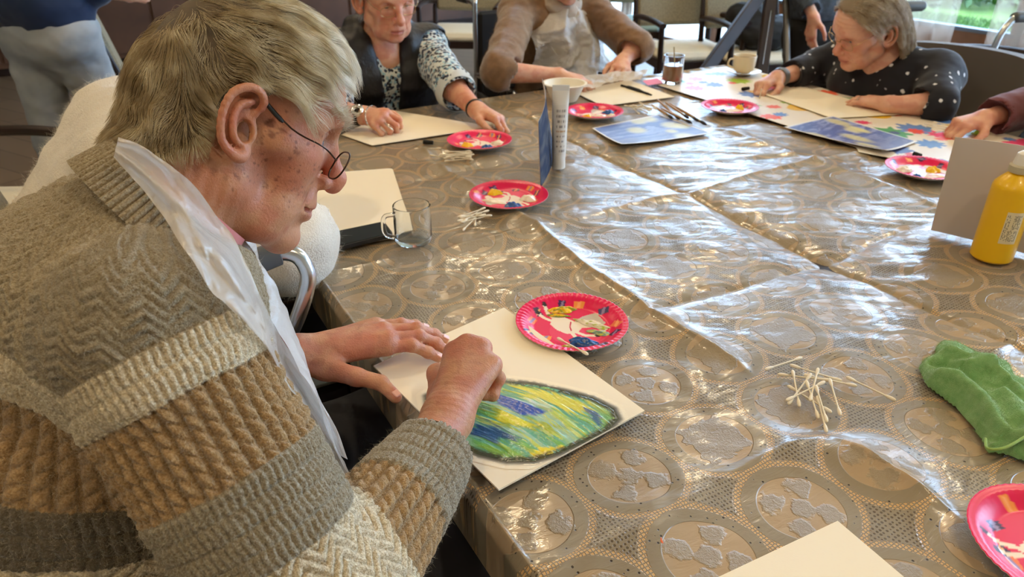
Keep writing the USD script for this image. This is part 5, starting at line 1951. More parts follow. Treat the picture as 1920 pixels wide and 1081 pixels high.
def sweater(p):
    d = smin(torso(p), arm_r(p), .035)
    d = smin(d, arm_l(p), .03)
    d = d + (meshkit.fbm(p * V(9, 9, 14), 3, 14) - .5) * .014
    d = smin(d, s_cone(p, NB - NAX * .10, NB - NAX * .035, .112, .086), .03)
    hole = s_cone(p, NB + NAX * .045, NB + NAX * .18, .070, .085)
    d = smax(d, -hole, .012)
    cut = s_cone(p, W_R + (W_R - E_R) * .03, W_R + (W_R - E_R) * .5, .055, .06)
    d = smax(d, -cut, .006)
    cut = s_cone(p, W_L + (W_L - E_L) * .03, W_L + (W_L - E_L) * .5, .052, .06)
    d = smax(d, -cut, .006)
    return smax(d, .53 - p[:, 2], .02)


sm = nets(sweater, V(-.95, .10, .5), V(.1, 1.2, 1.25), .0065)
sv, sf2 = sm


def visible(v, f, margin=60):
    c = v[f].mean(1)
    n = np.cross(v[f[:, 1]] - v[f[:, 0]], v[f[:, 2]] - v[f[:, 0]])
    d = c - EYE
    z = d @ FWD
    px, py = 960 + FPX * (d @ RGT) / z, 540.5 - FPX * (d @ UPV) / z
    return ((n * d).sum(1) < .25 * np.linalg.norm(n, axis=1) * np.linalg.norm(d, axis=1)) & (px > -margin) & (px < 1920 + margin) & (py > -margin) & (py < 1081 + margin)


for k in range(2):
    sv, sf2 = trimesh.remesh.subdivide(sv, sf2, face_index=np.nonzero(visible(sv, sf2))[0])
    sv = project(sweater, np.asarray(sv), 1)


def along(v, A_, B_):
    d = B_ - A_
    L = np.linalg.norm(d)
    d = d / L
    return (v - A_) @ d, L, d


def around(v, A_, d, ref):
    a = unit(ref - d * (ref @ d))
    b = np.cross(d, a)
    w = v - A_
    return np.arctan2(w @ b, w @ a)


ZC = {'yoke': (180, 166, 140), 'cream': (232, 218, 190), 'tan': (188, 156, 114), 'grey': (166, 156, 136), 'dgrey': (112, 104, 90), 'brown': (120, 84, 58)}


def knit_rib(c, s, per=.0078, row=.021):
    c = c + .0009 * np.sin(s * 260)
    r = np.abs(np.sin(PI * c / per))
    g = np.clip(np.abs(np.sin(PI * s / row)) * 2.2, 0, 1)
    return .0042 * r ** .55 * (.30 + .70 * g)


def knit_yoke(c, s, per=.030, st=.0085):
    tri = 2 * np.abs((c / per) % 1 - .5)
    ph = s / st + tri * 1.25
    br = meshkit.noise(np.stack([c * 60, s * 90, 0 * c], 1), 6)
    return .0036 * np.abs(np.sin(PI * ph)) ** .8 * (.3 + 1.1 * br)


def knit_cable(c, s, per=.0165, st=.0145):
    u = (c / per) % 1
    prof = np.clip(np.sin(PI * np.clip((u - .12) / .76, 0, 1)), 0, 1) ** .6
    lad = (.0007 * np.abs(np.sin(PI * s / .0036)) - .0016) * (prof < .05)
    return .0050 * prof * np.abs(np.sin(PI * (s / st + (u - .5) * .9))) ** .6 + lad


def knit_chunk(c, s, per=.042, st=.013):
    tri = 2 * np.abs((c / per) % 1 - .5)
    return .0042 * np.abs(np.sin(PI * (s / st + tri * 1.6))) ** .7


BND_A = [(.010, 'yoke'), (.056, 'cream'), (.137, 'tan'), (.213, 'grey'), (.335, 'cream'), (.425, 'tan'), (.60, 'grey')]
BND_T = [(.096, 'yoke'), (.138, 'cream'), (.220, 'tan'), (.275, 'dgrey'), (.345, 'cream'), (.60, 'brown')]


def zone(s, bands):
    z = np.zeros(len(s), int)
    for k, (e, _) in enumerate(bands[:-1]):
        z += s > e
    return z


def knit(v):
    """yarn colour and relief of every vertex of the jumper"""
    sA, LA, dA = along(v, S_R, E_R)
    sB, LB, dB = along(v, E_R, W_R)
    fore = np.linalg.norm(v - (E_R + np.clip(sB, 0, LB)[:, None] * dB), axis=1) - .062 < np.linalg.norm(v - (S_R + np.clip(sA, 0, LA)[:, None] * dA), axis=1) - .092
    isA = smin(arm_r(v), arm_r(v), .001) < torso(v) - .004
    isL = arm_l(v) < np.minimum(torso(v), arm_r(v)) - .004
    thA, thB = around(v, S_R, dA, V(.3, -1, .2)), around(v, E_R, dB, V(0, 0, 1))
    sa = np.where(fore, LA + sB, sA)
    ca = np.where(fore, thB * .058, thA * .095)
    spd = unit(V(0, 0, -1) + FDIR * -.35)
    stt = (v - (NB + V(0, 0, .02))) @ spd
    ct = np.arctan2((v - NB) @ TDIR, (v - NB) @ -FDIR) * .19
    h, col = np.zeros(len(v)), np.zeros((len(v), 3))
    for on, s, c, bands in ((isA, sa, ca, BND_A), (~isA, stt, ct, BND_T)):
        z = zone(s + (meshkit.noise(v * 30, 2) - .5) * .002, bands)
        for k, (e, nm) in enumerate(bands):
            m = on & (z == k)
            if not m.any():
                continue
            col[m] = lin(ZC[nm])
            s0 = s[m] - (bands[k - 1][0] if k else 0)
            if nm == 'yoke':
                h[m] = knit_yoke(c[m], s[m])
            elif nm == 'tan':
                h[m] = knit_cable(c[m], s[m])
            elif nm in ('grey', 'dgrey') or (nm == 'cream' and k == 1):
                h[m] = knit_rib(c[m], s0, row=(.022 if nm != 'grey' else .019)) + .0015
            else:
                h[m] = knit_chunk(c[m], s[m])
    # left sleeve seen only at the cuff: plain grey rib
    if isL.any():
        sL, LL, dL = along(v, E_L, W_L)
        thL = around(v, E_L, dL, V(0, 0, 1))
        h[isL] = knit_rib(thL[isL] * .05, sL[isL])
        col[isL] = lin(ZC['grey'])
    # seam between sleeve and body
    seam = np.exp(-((arm_r(v) - torso(v) + .004) / .0035) ** 2)
    h -= .0035 * seam
    fl = meshkit.fbm(v * 160, 3, 4)
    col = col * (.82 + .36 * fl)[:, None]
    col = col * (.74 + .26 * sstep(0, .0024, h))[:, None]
    return h, col


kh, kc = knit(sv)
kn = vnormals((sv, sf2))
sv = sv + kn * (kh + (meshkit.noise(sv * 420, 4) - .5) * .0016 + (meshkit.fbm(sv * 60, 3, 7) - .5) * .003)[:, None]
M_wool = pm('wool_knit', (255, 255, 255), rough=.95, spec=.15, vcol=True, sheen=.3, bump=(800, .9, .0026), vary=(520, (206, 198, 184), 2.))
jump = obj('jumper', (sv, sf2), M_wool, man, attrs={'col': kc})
M_fuzz = pm('wool_fibre', (206, 194, 170), rough=.8)
fuzz(jump, (sv, sf2), 36000, .0036, .00011, M_fuzz, 3, where=visible(sv, sf2, 5))


def collar_fn(u, v):
    th = u * 2 * PI
    a = unit(FDIR - NAX * (FDIR @ NAX))
    b = np.cross(NAX, a)
    # a folded band: outside up, over the lip, and down inside
    k = v * 2
    hgt = np.where(k < 1, k, 2 - k) * .044
    r = .0965 - .012 * (hgt / .044) + np.where(k < 1, .004, -.004)
    r = r + .0052 * np.abs(np.sin(th * 41)) ** .7 * (k < 1.1) - .0026
    c0 = NB - NAX * .006
    return c0 + (r * 1.0 * np.cos(th))[:, None] * a + (r * 1.04 * np.sin(th))[:, None] * b + hgt[:, None] * NAX + ((.10 * r * -np.cos(th)) * .6)[:, None] * NAX


cm_ = grid(1000, 34, collar_fn)
obj('collar', (cm_[0], cm_[1][:, ::-1]), M_wool, man, attrs={'col': np.tile(lin(ZC['yoke']), (len(cm_[0]), 1)) * (.85 + .3 * meshkit.fbm(cm_[0] * 160, 3, 4))[:, None]})

# trousers
M_trouser = pm('dark_trousers', (34, 34, 40), rough=.8, bump=(300, .3, .001))


def trousers(p):
    d = None
    for t0, t1 in ((-.70, -.64), (-.90, -.95)):
        e = s_cone(p, MF(-.22, t0, .565), MF(.30, t1, .575), .100, .078)
        e = smin(e, s_cone(p, MF(.30, t1, .56), MF(.28, t1, .10), .072, .055), .03)
        d = e if d is None else smin(d, e, .03)
    d = smin(d, s_cone(p, MF(-.24, -.70, .57), MF(-.24, -.90, .57), .13, .13), .05)
    return smax(d + (meshkit.fbm(p * 11, 3, 3) - .5) * .014, .09 - p[:, 2], .01)


obj('trousers', relax(nets(trousers, V(-.9, -.1, .05), V(.35, 1.4, .8), .012), 2), M_trouser, man, smooth=True)
for t1 in (-.64, -.95):
    obj('shoe', relax(nets(lambda p: smax(s_cone(p, MF(.25, t1, .05), MF(.42, t1 + .01, .035), .05, .042), .004 - p[:, 2], .01), MF(.33, t1, .05) - .2, MF(.33, t1, .05) + .2, .01), 1), M_blkplastic, man, smooth=True)

# ---- thin plastic apron: a neck strap and a bib that hangs down to the lap
usdkit.material(stage, '/World/Looks/apron_film', {
    'tc': ('texture_coordinate', {}), 'n': ('noise_texture', {'scale': 22., 'detail': 3., 'roughness': .5, 'distortion': 1.0}), 'b': ('bump', {'strength': .9, 'distance': .009}),
    't': ('transparent_bsdf', {'color': (.98, .97, .96)}), 'p': ('principled_bsdf', {'base_color': tuple(lin((236, 230, 224))), 'roughness': .22, 'specular_ior_level': .7}), 'tr': ('translucent_bsdf', {'color': tuple(lin((236, 230, 224)))}),
    'm1': ('mix_closure', {'fac': .4}), 'm2': ('mix_closure', {'fac': .80})},
    [('tc.object', 'n.vector'), ('n.fac', 'b.height'), ('b.normal', 'p.normal'), ('p.BSDF', 'm1.closure1'), ('tr.BSDF', 'm1.closure2'), ('t.BSDF', 'm2.closure1'), ('m1.closure', 'm2.closure2')], surface='m2.closure')
M_film = '/World/Looks/apron_film'


def man_all(p):
    return np.minimum(np.minimum(sweater(p), man_body(p)), s_cone(p, NB - NAX * .03, NB - NAX * .025, .096, .094))


upx = [(222, 251), (262, 266), (300, 294), (345, 333), (395, 390), (430, 440), (464, 494), (488, 548), (514, 610), (552, 672), (596, 740), (630, 800), (652, 856)]
lpx = [(213, 300), (238, 327), (275, 367), (318, 420), (352, 474), (390, 530), (424, 575), (458, 608), (492, 640), (524, 690), (560, 748), (596, 806), (626, 852)]
us, vs = [q.ravel() for q in np.meshgrid(np.linspace(0, 1, 130), np.linspace(0, 1, 30), indexing='ij')]
U2, L2 = spline(np.array(upx), 130), spline(np.array(lpx), 130)
ii = (us * 129).round().astype(int)
pp = U2[ii] * (1 - vs)[:, None] + L2[ii] * vs[:, None]
jag = (meshkit.noise(np.stack([us * 14, vs * 0, us * 0], 1), 3) - .5) * 16
pp[:, 1] += jag * (2 * vs - 1)
SP = hits(man_all, pp[:, 0], pp[:, 1])
dep = np.minimum((SP - EYE) @ FWD, .64 + .19 * sstep(.2, .75, us))
dep = dep.reshape(130, 30)
from scipy.ndimage import gaussian_filter, minimum_filter
dep = gaussian_filter(minimum_filter(dep, 9), 2.0) - .009
wr2 = (meshkit.fbm(np.stack([us * 7, vs * 2.4, 0 * us], 1), 4, 5) - .3) * .022 + .004 * np.sin(vs * 11 + us * 6)
dep = dep.ravel() - np.maximum(wr2, .0)
SP = np.stack([deep(a, b, c) for (a, b), c in zip(pp, dep)])


apr = obj('apron', grid(130, 30, lambda u, v: SP), M_film, man, smooth=True)
bib = [(1.075, .075, -.735, -.88), (1.02, .115, -.70, -.92), (.954, .128, -.655, -.95), (.88, .145, -.62, -.98), (.81, .155, -.595, -1.0), (.76, .15, -.59, -1.0), (.71, .13, -.59, -1.0)]
bz = spline(np.array([(a, b, c, d) for a, b, c, d in bib]), 60)


def bib_fn(u, v):
    i = np.clip((v * 59).round().astype(int), 0, 59)
    z, f, t0, t1 = bz[i].T
    t = t0 + (t1 - t0) * u
    f = f + .012 * np.sin(u * 9 + v * 3) + (meshkit.fbm(np.stack([u * 5, v * 6, 0 * u], 1), 4, 9) - .5) * .03 - .03 * (2 * u - 1) ** 2
    return FDIR[None] * f[:, None] + TDIR[None] * t[:, None] + np.stack([0 * z, 0 * z, z], 1)


obj('apron_bib', grid(40, 60, bib_fn), M_film, apr, smooth=True)
# shirt under the jumper's neck
obj('shirt_collar', grid(60, 8, lambda u, v: NB + NAX * (.02 + .03 * v)[:, None] + (.069 - .006 * v)[:, None] * (np.cos(u * 2 * PI)[:, None] * unit(FDIR - NAX * (FDIR @ NAX)) + np.sin(u * 2 * PI)[:, None] * np.cross(NAX, unit(FDIR - NAX * (FDIR @ NAX))))), pm('pink_shirt', (206, 130, 128), rough=.9), man, smooth=True)
# ------------------------------------------------------------------ the other people
def fabric_blotch(name, base, cols, scale, thr=.34, rough=.85):
    """cloth printed with scattered small flecks"""
    def ex(n, L):
        n['v'] = ('voronoi_texture', {'scale': scale, 'randomness': 1.})
        n['d'] = ('noise_texture', {'scale': scale * 2.2, 'detail': 2.})
        n['ma'] = ('math', {'math_type': 'multiply_add', 'value2': .35, 'value3': -.17})
        n['ad'] = ('math', {'math_type': 'add'})
        n['st'] = ('map_range', {'from_min': thr + .03, 'from_max': thr - .03, 'clamp': True})
        n['sc'] = ('separate_color', {})
        n['rr'] = ('rgb_ramp', {'ramp': [(i / max(len(cols) - 1, 1), tuple(lin(c))) for i, c in enumerate(cols)], 'interpolate': False} if len(cols) > 1 else {'ramp': [(0, tuple(lin(cols[0]))), (1, tuple(lin(cols[0])))]})
        n['mx'] = ('mix_color', {'a': tuple(lin(base))})
        L += [('tc.object', 'v.vector'), ('tc.object', 'd.vector'), ('d.fac', 'ma.value1'), ('ma.value', 'ad.value1'), ('v.distance', 'ad.value2'), ('ad.value', 'st.value'), ('v.color', 'sc.color'), ('sc.r', 'rr.fac'), ('rr.color', 'mx.b'), ('st.result', 'mx.fac'), ('mx.result', 'p.base_color')]
    return pm(name, base, rough=rough, sheen=.2, bump=(260, .25, .0012), extra=ex)


M_floral = fabric_blotch('floral_blouse', (204, 210, 206), [(24, 28, 44), (40, 52, 78), (24, 30, 50), (150, 188, 200), (96, 128, 150), (20, 24, 36)], 92., .56)
M_dotted = fabric_blotch('dotted_navy_jersey', (17, 18, 30), [(222, 222, 226)], 27., .17)
M_vest = pm('black_quilted_vest', (20, 20, 26), rough=.55, bump=(60, .5, .006))
M_brownwool = pm('brown_mohair', (132, 98, 66), rough=.95, sheen=.6, bump=(500, .6, .002), vary=(40, (112, 82, 54)))
M_burg = pm('plum_sweatshirt', (104, 54, 58), rough=.9, sheen=.25, bump=(220, .3, .0012))
M_navy = pm('navy_polo', (18, 38, 72), rough=.85, sheen=.2, bump=(200, .3, .001))
M_jeans = pm('pale_denim', (172, 174, 174), rough=.9, bump=(500, .4, .0012), vary=(7, (142, 148, 154)))
M_slate = pm('slate_shirt', (52, 60, 70), rough=.85, vary=(60, (70, 78, 88)), bump=(120, .4, .002))
M_blackcloth = pm('black_cloth', (16, 16, 18), rough=.85)
M_fluff = pm('white_fluffy_wool', (226, 216, 200), rough=.98, sheen=.6, bump=(300, .8, .004))
M_fluffib = pm('white_fibre', (240, 234, 222), rough=.8)
M_cuff = pm('pale_cuff', (196, 200, 198), rough=.85)


def person(label, spec, at_):
    """a whole figure from its joints: skin first, then clothes as children"""
    S = spec
    w = thing('person', label, 'person', (at_[0], at_[1], 0), 0)
    O, A, H, nb = S['O'], S['A'], S['H'], S['nb']
    hands = S.get('hands', {})

    def skin_f(p):
        q = (p - O) @ A
        d = np.full(len(p), 9.)
        m = (np.abs(q) < .2).all(1)
        if m.any():
            d[m] = head_f(q[m], H)
        d = smin(d, neck_f(p, O, A, nb, .050, .055), .025)
        for k in ('L', 'R'):
            sh, el, wr_, _ = S['arm' + k]
            d = smin(d, s_cone(p, nb + V(0, 0, -.05), sh, .06, .045), .03)
            d = smin(d, s_cone(p, sh, el, .045, .042), .02)
            if k in hands:
                d = smin(d, hand_f(p, wr_, hands[k], el, S.get('hs', .92), .026, .042), .012)
            else:
                d = smin(d, s_cone(p, el, wr_, .04, .026), .012)
        return smin(d, s_cone(p, nb + V(0, 0, -.06), S['waist'], .085, .09), .04)
    joints = np.array([O, S['waist']] + [j for k in 'LR' for j in S['arm' + k][:3]])
    m = nets(skin_f, joints.min(0) - .26, joints.max(0) + .26, S.get('h', .004))
    v, f = m
    c = v[f].mean(1)
    fine = np.linalg.norm(c - O, axis=1) < .19
    for k in hands:
        fine |= np.linalg.norm(c - S['arm' + k][2], axis=1) < .20
    if S.get('fine', 1):
        v, f = trimesh.remesh.subdivide(v, f, face_index=np.nonzero(fine)[0])
        v = project(skin_f, np.asarray(v), 1)
    q = (v - O) @ A
    sk = skin_colour(v, None, S.get('skin', (214, 164, 138)), S.get('skin2', (200, 132, 110)), 3, .06)
    hm = np.linalg.norm(q - V(.02, 0, 0), axis=1) < .17
    sk = np.where(hm[:, None], head_paint(sk, q, H), sk)
    n0 = vnormals((v, f))
    wk = .0007 * np.sin(q[:, 2] * 560 + 3 * meshkit.noise(q * 40, 5)) * hm * sstep(.045, .06, q[:, 2]) * sstep(.04, .07, q[:, 0]) + .0012 * (meshkit.fbm(q * 70, 3, 2) - .5) * hm
    v = v + n0 * wk[:, None]
    obj('body', (v, f), M_skin, w, attrs={'col': sk})
    if S.get('eyes', True):
        eyes(w, O, A, H.get('w', 1.))
    # top
    sr = S.get('sleeve', (.062, .058, .046))
    ext = S.get('ease', .0)

    def torso_f(p):
        lat = unit(S['armR'][0] - S['armL'][0])
        d = None
        for s in (-1, 1):
            a = nb + V(0, 0, -.13) + lat * s * S.get('cw', .075)
            b = S['waist'] + lat * s * S.get('ww', .07)
            e = s_cone(p, a, b, S.get('cr', .108) + ext, S.get('wr', .118) + ext)
            e = smin(e, s_cone(p, nb + lat * s * .03 + V(0, 0, -.035), S['arm' + ('R' if s > 0 else 'L')][0], .058 + ext, sr[0] + .008 + ext), .05)
            d = e if d is None else smin(d, e, .05)
        return d

    def sleeves(p):
        d = None
        for k in ('L', 'R'):
            sh, el, wr_, frac = S['arm' + k]
            e = s_cone(p, sh, el, sr[0] + ext, sr[1] + ext)
            if frac > 0:
                e = smin(e, s_cone(p, el, el + (wr_ - el) * frac, sr[1] + ext * .8, sr[2] + ext * .5), .02)
                cut = s_cone(p, el + (wr_ - el) * (frac + .06), wr_ + (wr_ - el) * .4, .050 + ext, .06)
                e = smax(e, -cut, .006)
            d = e if d is None else np.minimum(d, e)
        return d

    def top_f(p):
        d = smin(torso_f(p), sleeves(p), .03)
        d = d + (meshkit.fbm(p * V(13, 13, 18), 3, 6) - .5) * S.get('fold', .016)
        ax = unit(O + A @ V(-.02, 0, -.05) - nb)
        d = smax(d, -s_cone(p, nb + ax * .0, nb + ax * .16, S.get('neckr', .060), .075), .008)
        if 'vneck' in S:
            fd = S['vneck'][0]
            d = smax(d, -s_cone(p, nb + fd * .09 + V(0, 0, .01), nb + fd * .13 + V(0, 0, -S['vneck'][1]), .045, .006), .006)
        return smax(d, S['waist'][2] - S.get('hem', .06) - p[:, 2], .015)
    tm = nets(top_f, joints.min(0) - .22, joints.max(0) + .2, S.get('ht', .0065))
    tp = obj(S.get('topname', 'jumper'), relax(tm, 2), S['top'], w, smooth=True)
    S['torso_f'], S['top_f'] = torso_f, top_f
    if S.get('fuzz'):
        fuzz(tp, tm, *S['fuzz'])
    # legs
    if 'legs' in S:
        def leg_f(p):
            d = s_cone(p, S['legs'][0][0], S['legs'][1][0], .12, .12)
            for hp, kn, an in S['legs']:
                e = smin(s_cone(p, hp, kn, S.get('thigh', .088), .068), s_cone(p, kn, an, .066, S.get('ankle', .055)), .02)
                d = smin(d, e, .035)
            d = smin(d, s_cone(p, S['waist'], (S['legs'][0][0] + S['legs'][1][0]) / 2, .115, .13), .05)
            return smax(d + (meshkit.fbm(p * V(16, 16, 24), 3, 9) - .5) * .018, .07 - p[:, 2], .01)
        lj = np.array([j for l in S['legs'] for j in l] + [S['waist']])
        obj('trousers', relax(nets(leg_f, lj.min(0) - .2, lj.max(0) + .16, .009), 2), S.get('legmat', M_blackcloth), w, smooth=True)
        for hp, kn, an in S['legs']:
            d = S.get('toe', FDIR)
            a = V(an[0], an[1], .045)
            obj('shoe', relax(nets(lambda p: smax(s_cone(p, a - d * .05, a + d * .14, .046, .036), .006 - p[:, 2], .008), a - .26, a + .26, .009), 1), M_blkplastic, w, smooth=True)
    # hair
    if 'hair' in S:
        hm_, cp, n, ln, mask, flow, kw = S['hair']
        hair(w, O, A, H, mask, flow, n, ln, hm_, cp, **kw)
    return w


def axes_of(y, p, r):
    f = V(math.cos(y) * math.cos(p), math.sin(y) * math.cos(p), -math.sin(p))
    u = unit(V(0, 0, 1) - f * f[2])
    return head_axes(f, u * math.cos(r) + np.cross(u, f) * math.sin(r))


def soft_mask(nape=-.09, frontx=.078, sidez=.0, earz=.04):
    def m(q):
        x, y, z = q[:, 0], np.abs(q[:, 1]), q[:, 2]
        front = frontx - x + (z - .09) * .9 - y * .25
        side = np.maximum(z - earz, np.minimum(-.012 - x, z - nape))
        side = np.maximum(side, np.minimum(np.minimum(x - .012, .040 - x), z - sidez))
        return np.minimum(front, side)
    return m


def swept(back=1., w0=(-.06, 0, .10)):
    def fl(q):
        d = q - V(*w0)
        d = d / (np.linalg.norm(d, axis=1, keepdims=True) + 1e-6)
        y = np.abs(q[:, 1])
        d[:, 2] -= .9 * sstep(.03, .07, y)
        d[:, 0] -= back * sstep(.0, .05, q[:, 0])
        d[:, 1] += .5 * np.sign(q[:, 1]) * sstep(.0, .03, y)
        return d
    return fl


M_hair_w = hair_material('white_grey_hair', [(110, 104, 98), (160, 154, 146), (200, 196, 188), (232, 228, 222)])
M_cap_w = pm('white_grey_hair_base', (160, 154, 146), rough=.8)
M_hair_b = hair_material('grey_blond_hair', [(96, 80, 60), (146, 126, 98), (186, 170, 146), (222, 212, 196)])
M_cap_b = pm('grey_blond_hair_base', (128, 110, 88), rough=.8)
kwh = dict(lift=(.003, .014), width=.0006, steps=10, cap=.007, h=.006, clump=.6)
PA, PB, PCl = .35, .95, .8
RELAXED = [(.35, .5, .3)] * 4
GRIP = [(.75, 1.1, .6), (.85, 1.15, .7), (.9, 1.15, .7), (.95, 1.1, .7)]
PINCH = [(.55, .8, .5), (.6, .9, .5), (.8, 1.1, .6), (.9, 1.1, .6)]

# -- grey-haired woman in a floral blouse and black vest, at the far end
O1 = deep(723.4, 0.9, 2.317)
A1 = axes_of(-1.038, .235, -.02)
f1 = -FDIR * 0 + TDIR
nb1 = O1 + A1 @ V(-.055, 0, -.125) + V(0, 0, -.015)
w1R, e1R = at(676, 216, .795), at(622, 205, .81)
w1L, e1L = at(893, 206, .795), at(851, 166, .82)
r1, l1 = V(-.86, -.5, 0), V(.86, .5, 0)
S1 = dict(O=O1, A=A1, H=dict(w=1.04, jaw=.92, age=1.2, ear=.95, nose=1.04), nb=nb1, waist=nb1 + V(-.03, .11, -.36),
          armR=(nb1 - FDIR * .165 + V(0, .0, -.05), e1R, w1R, .25), armL=(nb1 + FDIR * .165 + V(0, 0, -.05), e1L, w1L, .10),
          hands=dict(R=hand_chains(w1R, at(770, 232, .80) - w1R, V(.1, -.55, .8), True, GRIP, .14, (.4, .4, .4), .95),
                     L=hand_chains(w1L, at(940, 226, .775) - w1L, V(.25, .2, .95), False, PINCH, .15, (.35, .5, .5), .95)),
          top=M_floral, topname='blouse', sleeve=(.064, .062, .058), vneck=(unit(V(.45, -.9, 0)), .07), neckr=.058, fold=.018, skin=(216, 160, 130), skin2=(202, 128, 104),
          legs=[(nb1 + V(-.03 - .08, .14, -.42), nb1 + TDIR * .24 + V(-.09, .0, -.44), nb1 + TDIR * .22 + V(-.09, 0, -.84)), (nb1 + V(.06, .18, -.42), nb1 + TDIR * .24 + V(.12, .08, -.44), nb1 + TDIR * .22 + V(.12, .08, -.84))], toe=TDIR,
          hair=(M_hair_w, M_cap_w, 6500, lambda p: .05 + 0 * p[:, 0], soft_mask(-.07, .074, .0, .03), swept(.9), dict(seed=21, wave=.3, **kwh)))
p1_ = person('grey-haired woman in a black vest over a floral blouse, bending over her sheet', S1, nb1 + V(0, .1, 0))
spectacles(p1_, O1, A1, M_goldwire, drop=-.004, fx=.105, fw=.024, fh=.016)
vd = unit(V(.45, -.9, 0))
vl = np.cross(V(0, 0, 1), vd)


def vest1(p):
    d = S1['torso_f'](p) - .015
    q = p - nb1
    # armholes and the open front
    for s, k in ((-1, 'R'), (1, 'L')):
        d = smax(d, -s_cone(p, S1['arm' + k][0], S1['arm' + k][0] + (S1['arm' + k][1] - S1['arm' + k][0]) * .8 + FDIR * s * .1, .074, .10), .01)
    col = s_chain(p, [nb1 + vl * .075 + vd * .07 + V(0, 0, -.02), nb1 + vl * .082 - vd * .02 + V(0, 0, .035), nb1 - vd * .075 + V(0, 0, .05), nb1 - vl * .082 - vd * .02 + V(0, 0, .035), nb1 - vl * .075 + vd * .07 + V(0, 0, -.02)], [.030, .032, .03, .032, .030], .02)
    d = smin(d, col, .02)
    gap = np.abs(q @ vl + .004) - (.040 + .02 * np.clip(q[:, 2] + .05, -.1, .2) / .2)
    d = smax(d, -smax(gap, -(q @ vd), .01), .012)
    d = smax(d, -s_cone(p, nb1 + V(0, 0, -.02), O1, .055, .07), .01)
    d = d + .0015 * np.sin(p[:, 2] * 110)
    return smax(d, nb1[2] - .45 - p[:, 2], .02)


obj('vest', relax(nets(vest1, nb1 + V(-.36, -.3, -.5), nb1 + V(.36, .36, .16), .007), 1), M_vest, p1_, smooth=True)
d = unit(w1L - e1L)
obj('rolled_cuff', tube([e1L + d * .005, e1L + d * .03, e1L + d * .05], [.066, .064, .058], 28, caps=False), M_cuff, p1_, smooth=True)


def band(parent, name, c, d, r, w_, h_, mat, n=40, flat=1.):
    a, b, d = frame_of(d)
    th = np.linspace(0, 2 * PI, n + 1)
    ring = np.array([c + a * math.cos(t) * r + b * math.sin(t) * r * flat for t in th])
    out = []
    for o in (-w_ / 2, 0, w_ / 2):
        out.append(ring + d * o)
    v = np.vstack([out[0], out[1] + (out[1] - c) / r * h_, out[2]])
    k = n + 1
    i = np.arange(n)
    f = np.vstack([np.stack([i, i + 1, i + k + 1], 1), np.stack([i, i + k + 1, i + k], 1), np.stack([i + k, i + k + 1, i + 2 * k + 1], 1), np.stack([i + k, i + 2 * k + 1, i + 2 * k], 1)])
    return obj(name, thick((v, f), .0015), mat, parent, smooth=True)


M_strap = pm('rubber_strap', (16, 16, 18), rough=.5)
M_silver = pm('silver', (224, 218, 206), rough=.15, metal=1.)
d = unit(w1R - e1R)
wt = band(p1_, 'wrist_alarm', w1R - d * .004, d, .0295, .018, .002, M_strap)
u = unit(V(.1, -.8, .6) - d * (V(.1, -.8, .6) @ d))
a_, b_, _ = frame_of(u)
tor = []
for t in np.linspace(0, 2 * PI, 33):
    tor.append(w1R - d * .004 + u * .034 + (a_ * math.cos(t) + b_ * math.sin(t)) * .0125)
obj('ring_button', tube(np.array(tor), .0062, 10, caps=False), M_silver, wt, smooth=True)
d = unit(w1L - e1L)
band(p1_, 'bracelet', w1L - d * .012, d, .0285, .010, .002, M_strap)
dh = unit(at(770, 232, .80) - w1R)
hc = w1R + dh * .052
band(p1_, 'bangle', hc + V(0, -.004, .0), unit(dh + V(0, .35, .25)), .048, .005, .001, M_silver, flat=.72)
kk = S1['hands']['R'][1][1][1]
band(p1_, 'finger_ring', hc + dh * .055 + V(.004, -.018, -.012), unit(V(.5, .2, .6)), .030, .004, .001, M_silver, flat=.5)

# -- woman in the brown jumper wearing a plastic apron
O2 = deep(1062, -62, 2.80)
A2 = axes_of(-1.15, .45, .0)
nb2 = O2 + A2 @ V(-.05, 0, -.125) + V(0, .01, -.02)
w2R, e2R = at(1045, 141, .80), at(938, 135, .82)
w2L, e2L = at(1170, 112, .80), deep(1192, 88, 2.86)
S2 = dict(O=O2, A=A2, H=dict(w=1., jaw=.96, age=1., ear=.9), nb=nb2, waist=nb2 + V(-.02, .08, -.36),
          armR=(nb2 - FDIR * .165 + V(0, 0, -.055), e2R, w2R, .12), armL=(nb2 + FDIR * .165 + V(0, 0, -.055), e2L, w2L, .22),
          hands=dict(R=hand_chains(w2R, at(1100, 156, .775) - w2R, V(.1, -.2, .95), True, RELAXED, .15, (.4, .3, .3), .95),
                     L=hand_chains(w2L, at(1160, 146, .762) - w2L, V(.2, -.25, .9), False, RELAXED, .16, (.4, .3, .3), .95)),
          top=M_brownwool, sleeve=(.068, .066, .056), neckr=.058, fold=.02, skin=(218, 168, 142), skin2=(206, 140, 118), fuzz=(9000, .006, .0003, pm('brown_fibre', (150, 116, 82), rough=.9), 4),
          legs=[(nb2 + V(-.10, .12, -.42), nb2 + TDIR * .2 + V(-.09, .0, -.44), nb2 + TDIR * .2 + V(-.09, 0, -.84)), (nb2 + V(.06, .18, -.42), nb2 + TDIR * .2 + V(.10, .08, -.44), nb2 + TDIR * .2 + V(.10, .08, -.84))], toe=TDIR,
          hair=(M_hair_w, M_cap_w, 3500, lambda p: .06 + 0 * p[:, 0], soft_mask(-.08, .076, .0, .03), swept(.9), dict(seed=22, wave=.2, **kwh)))
p2_ = person('woman in a fuzzy brown jumper with a crumpled white plastic apron', S2, nb2 + V(0, .1, 0))
d2 = TDIR


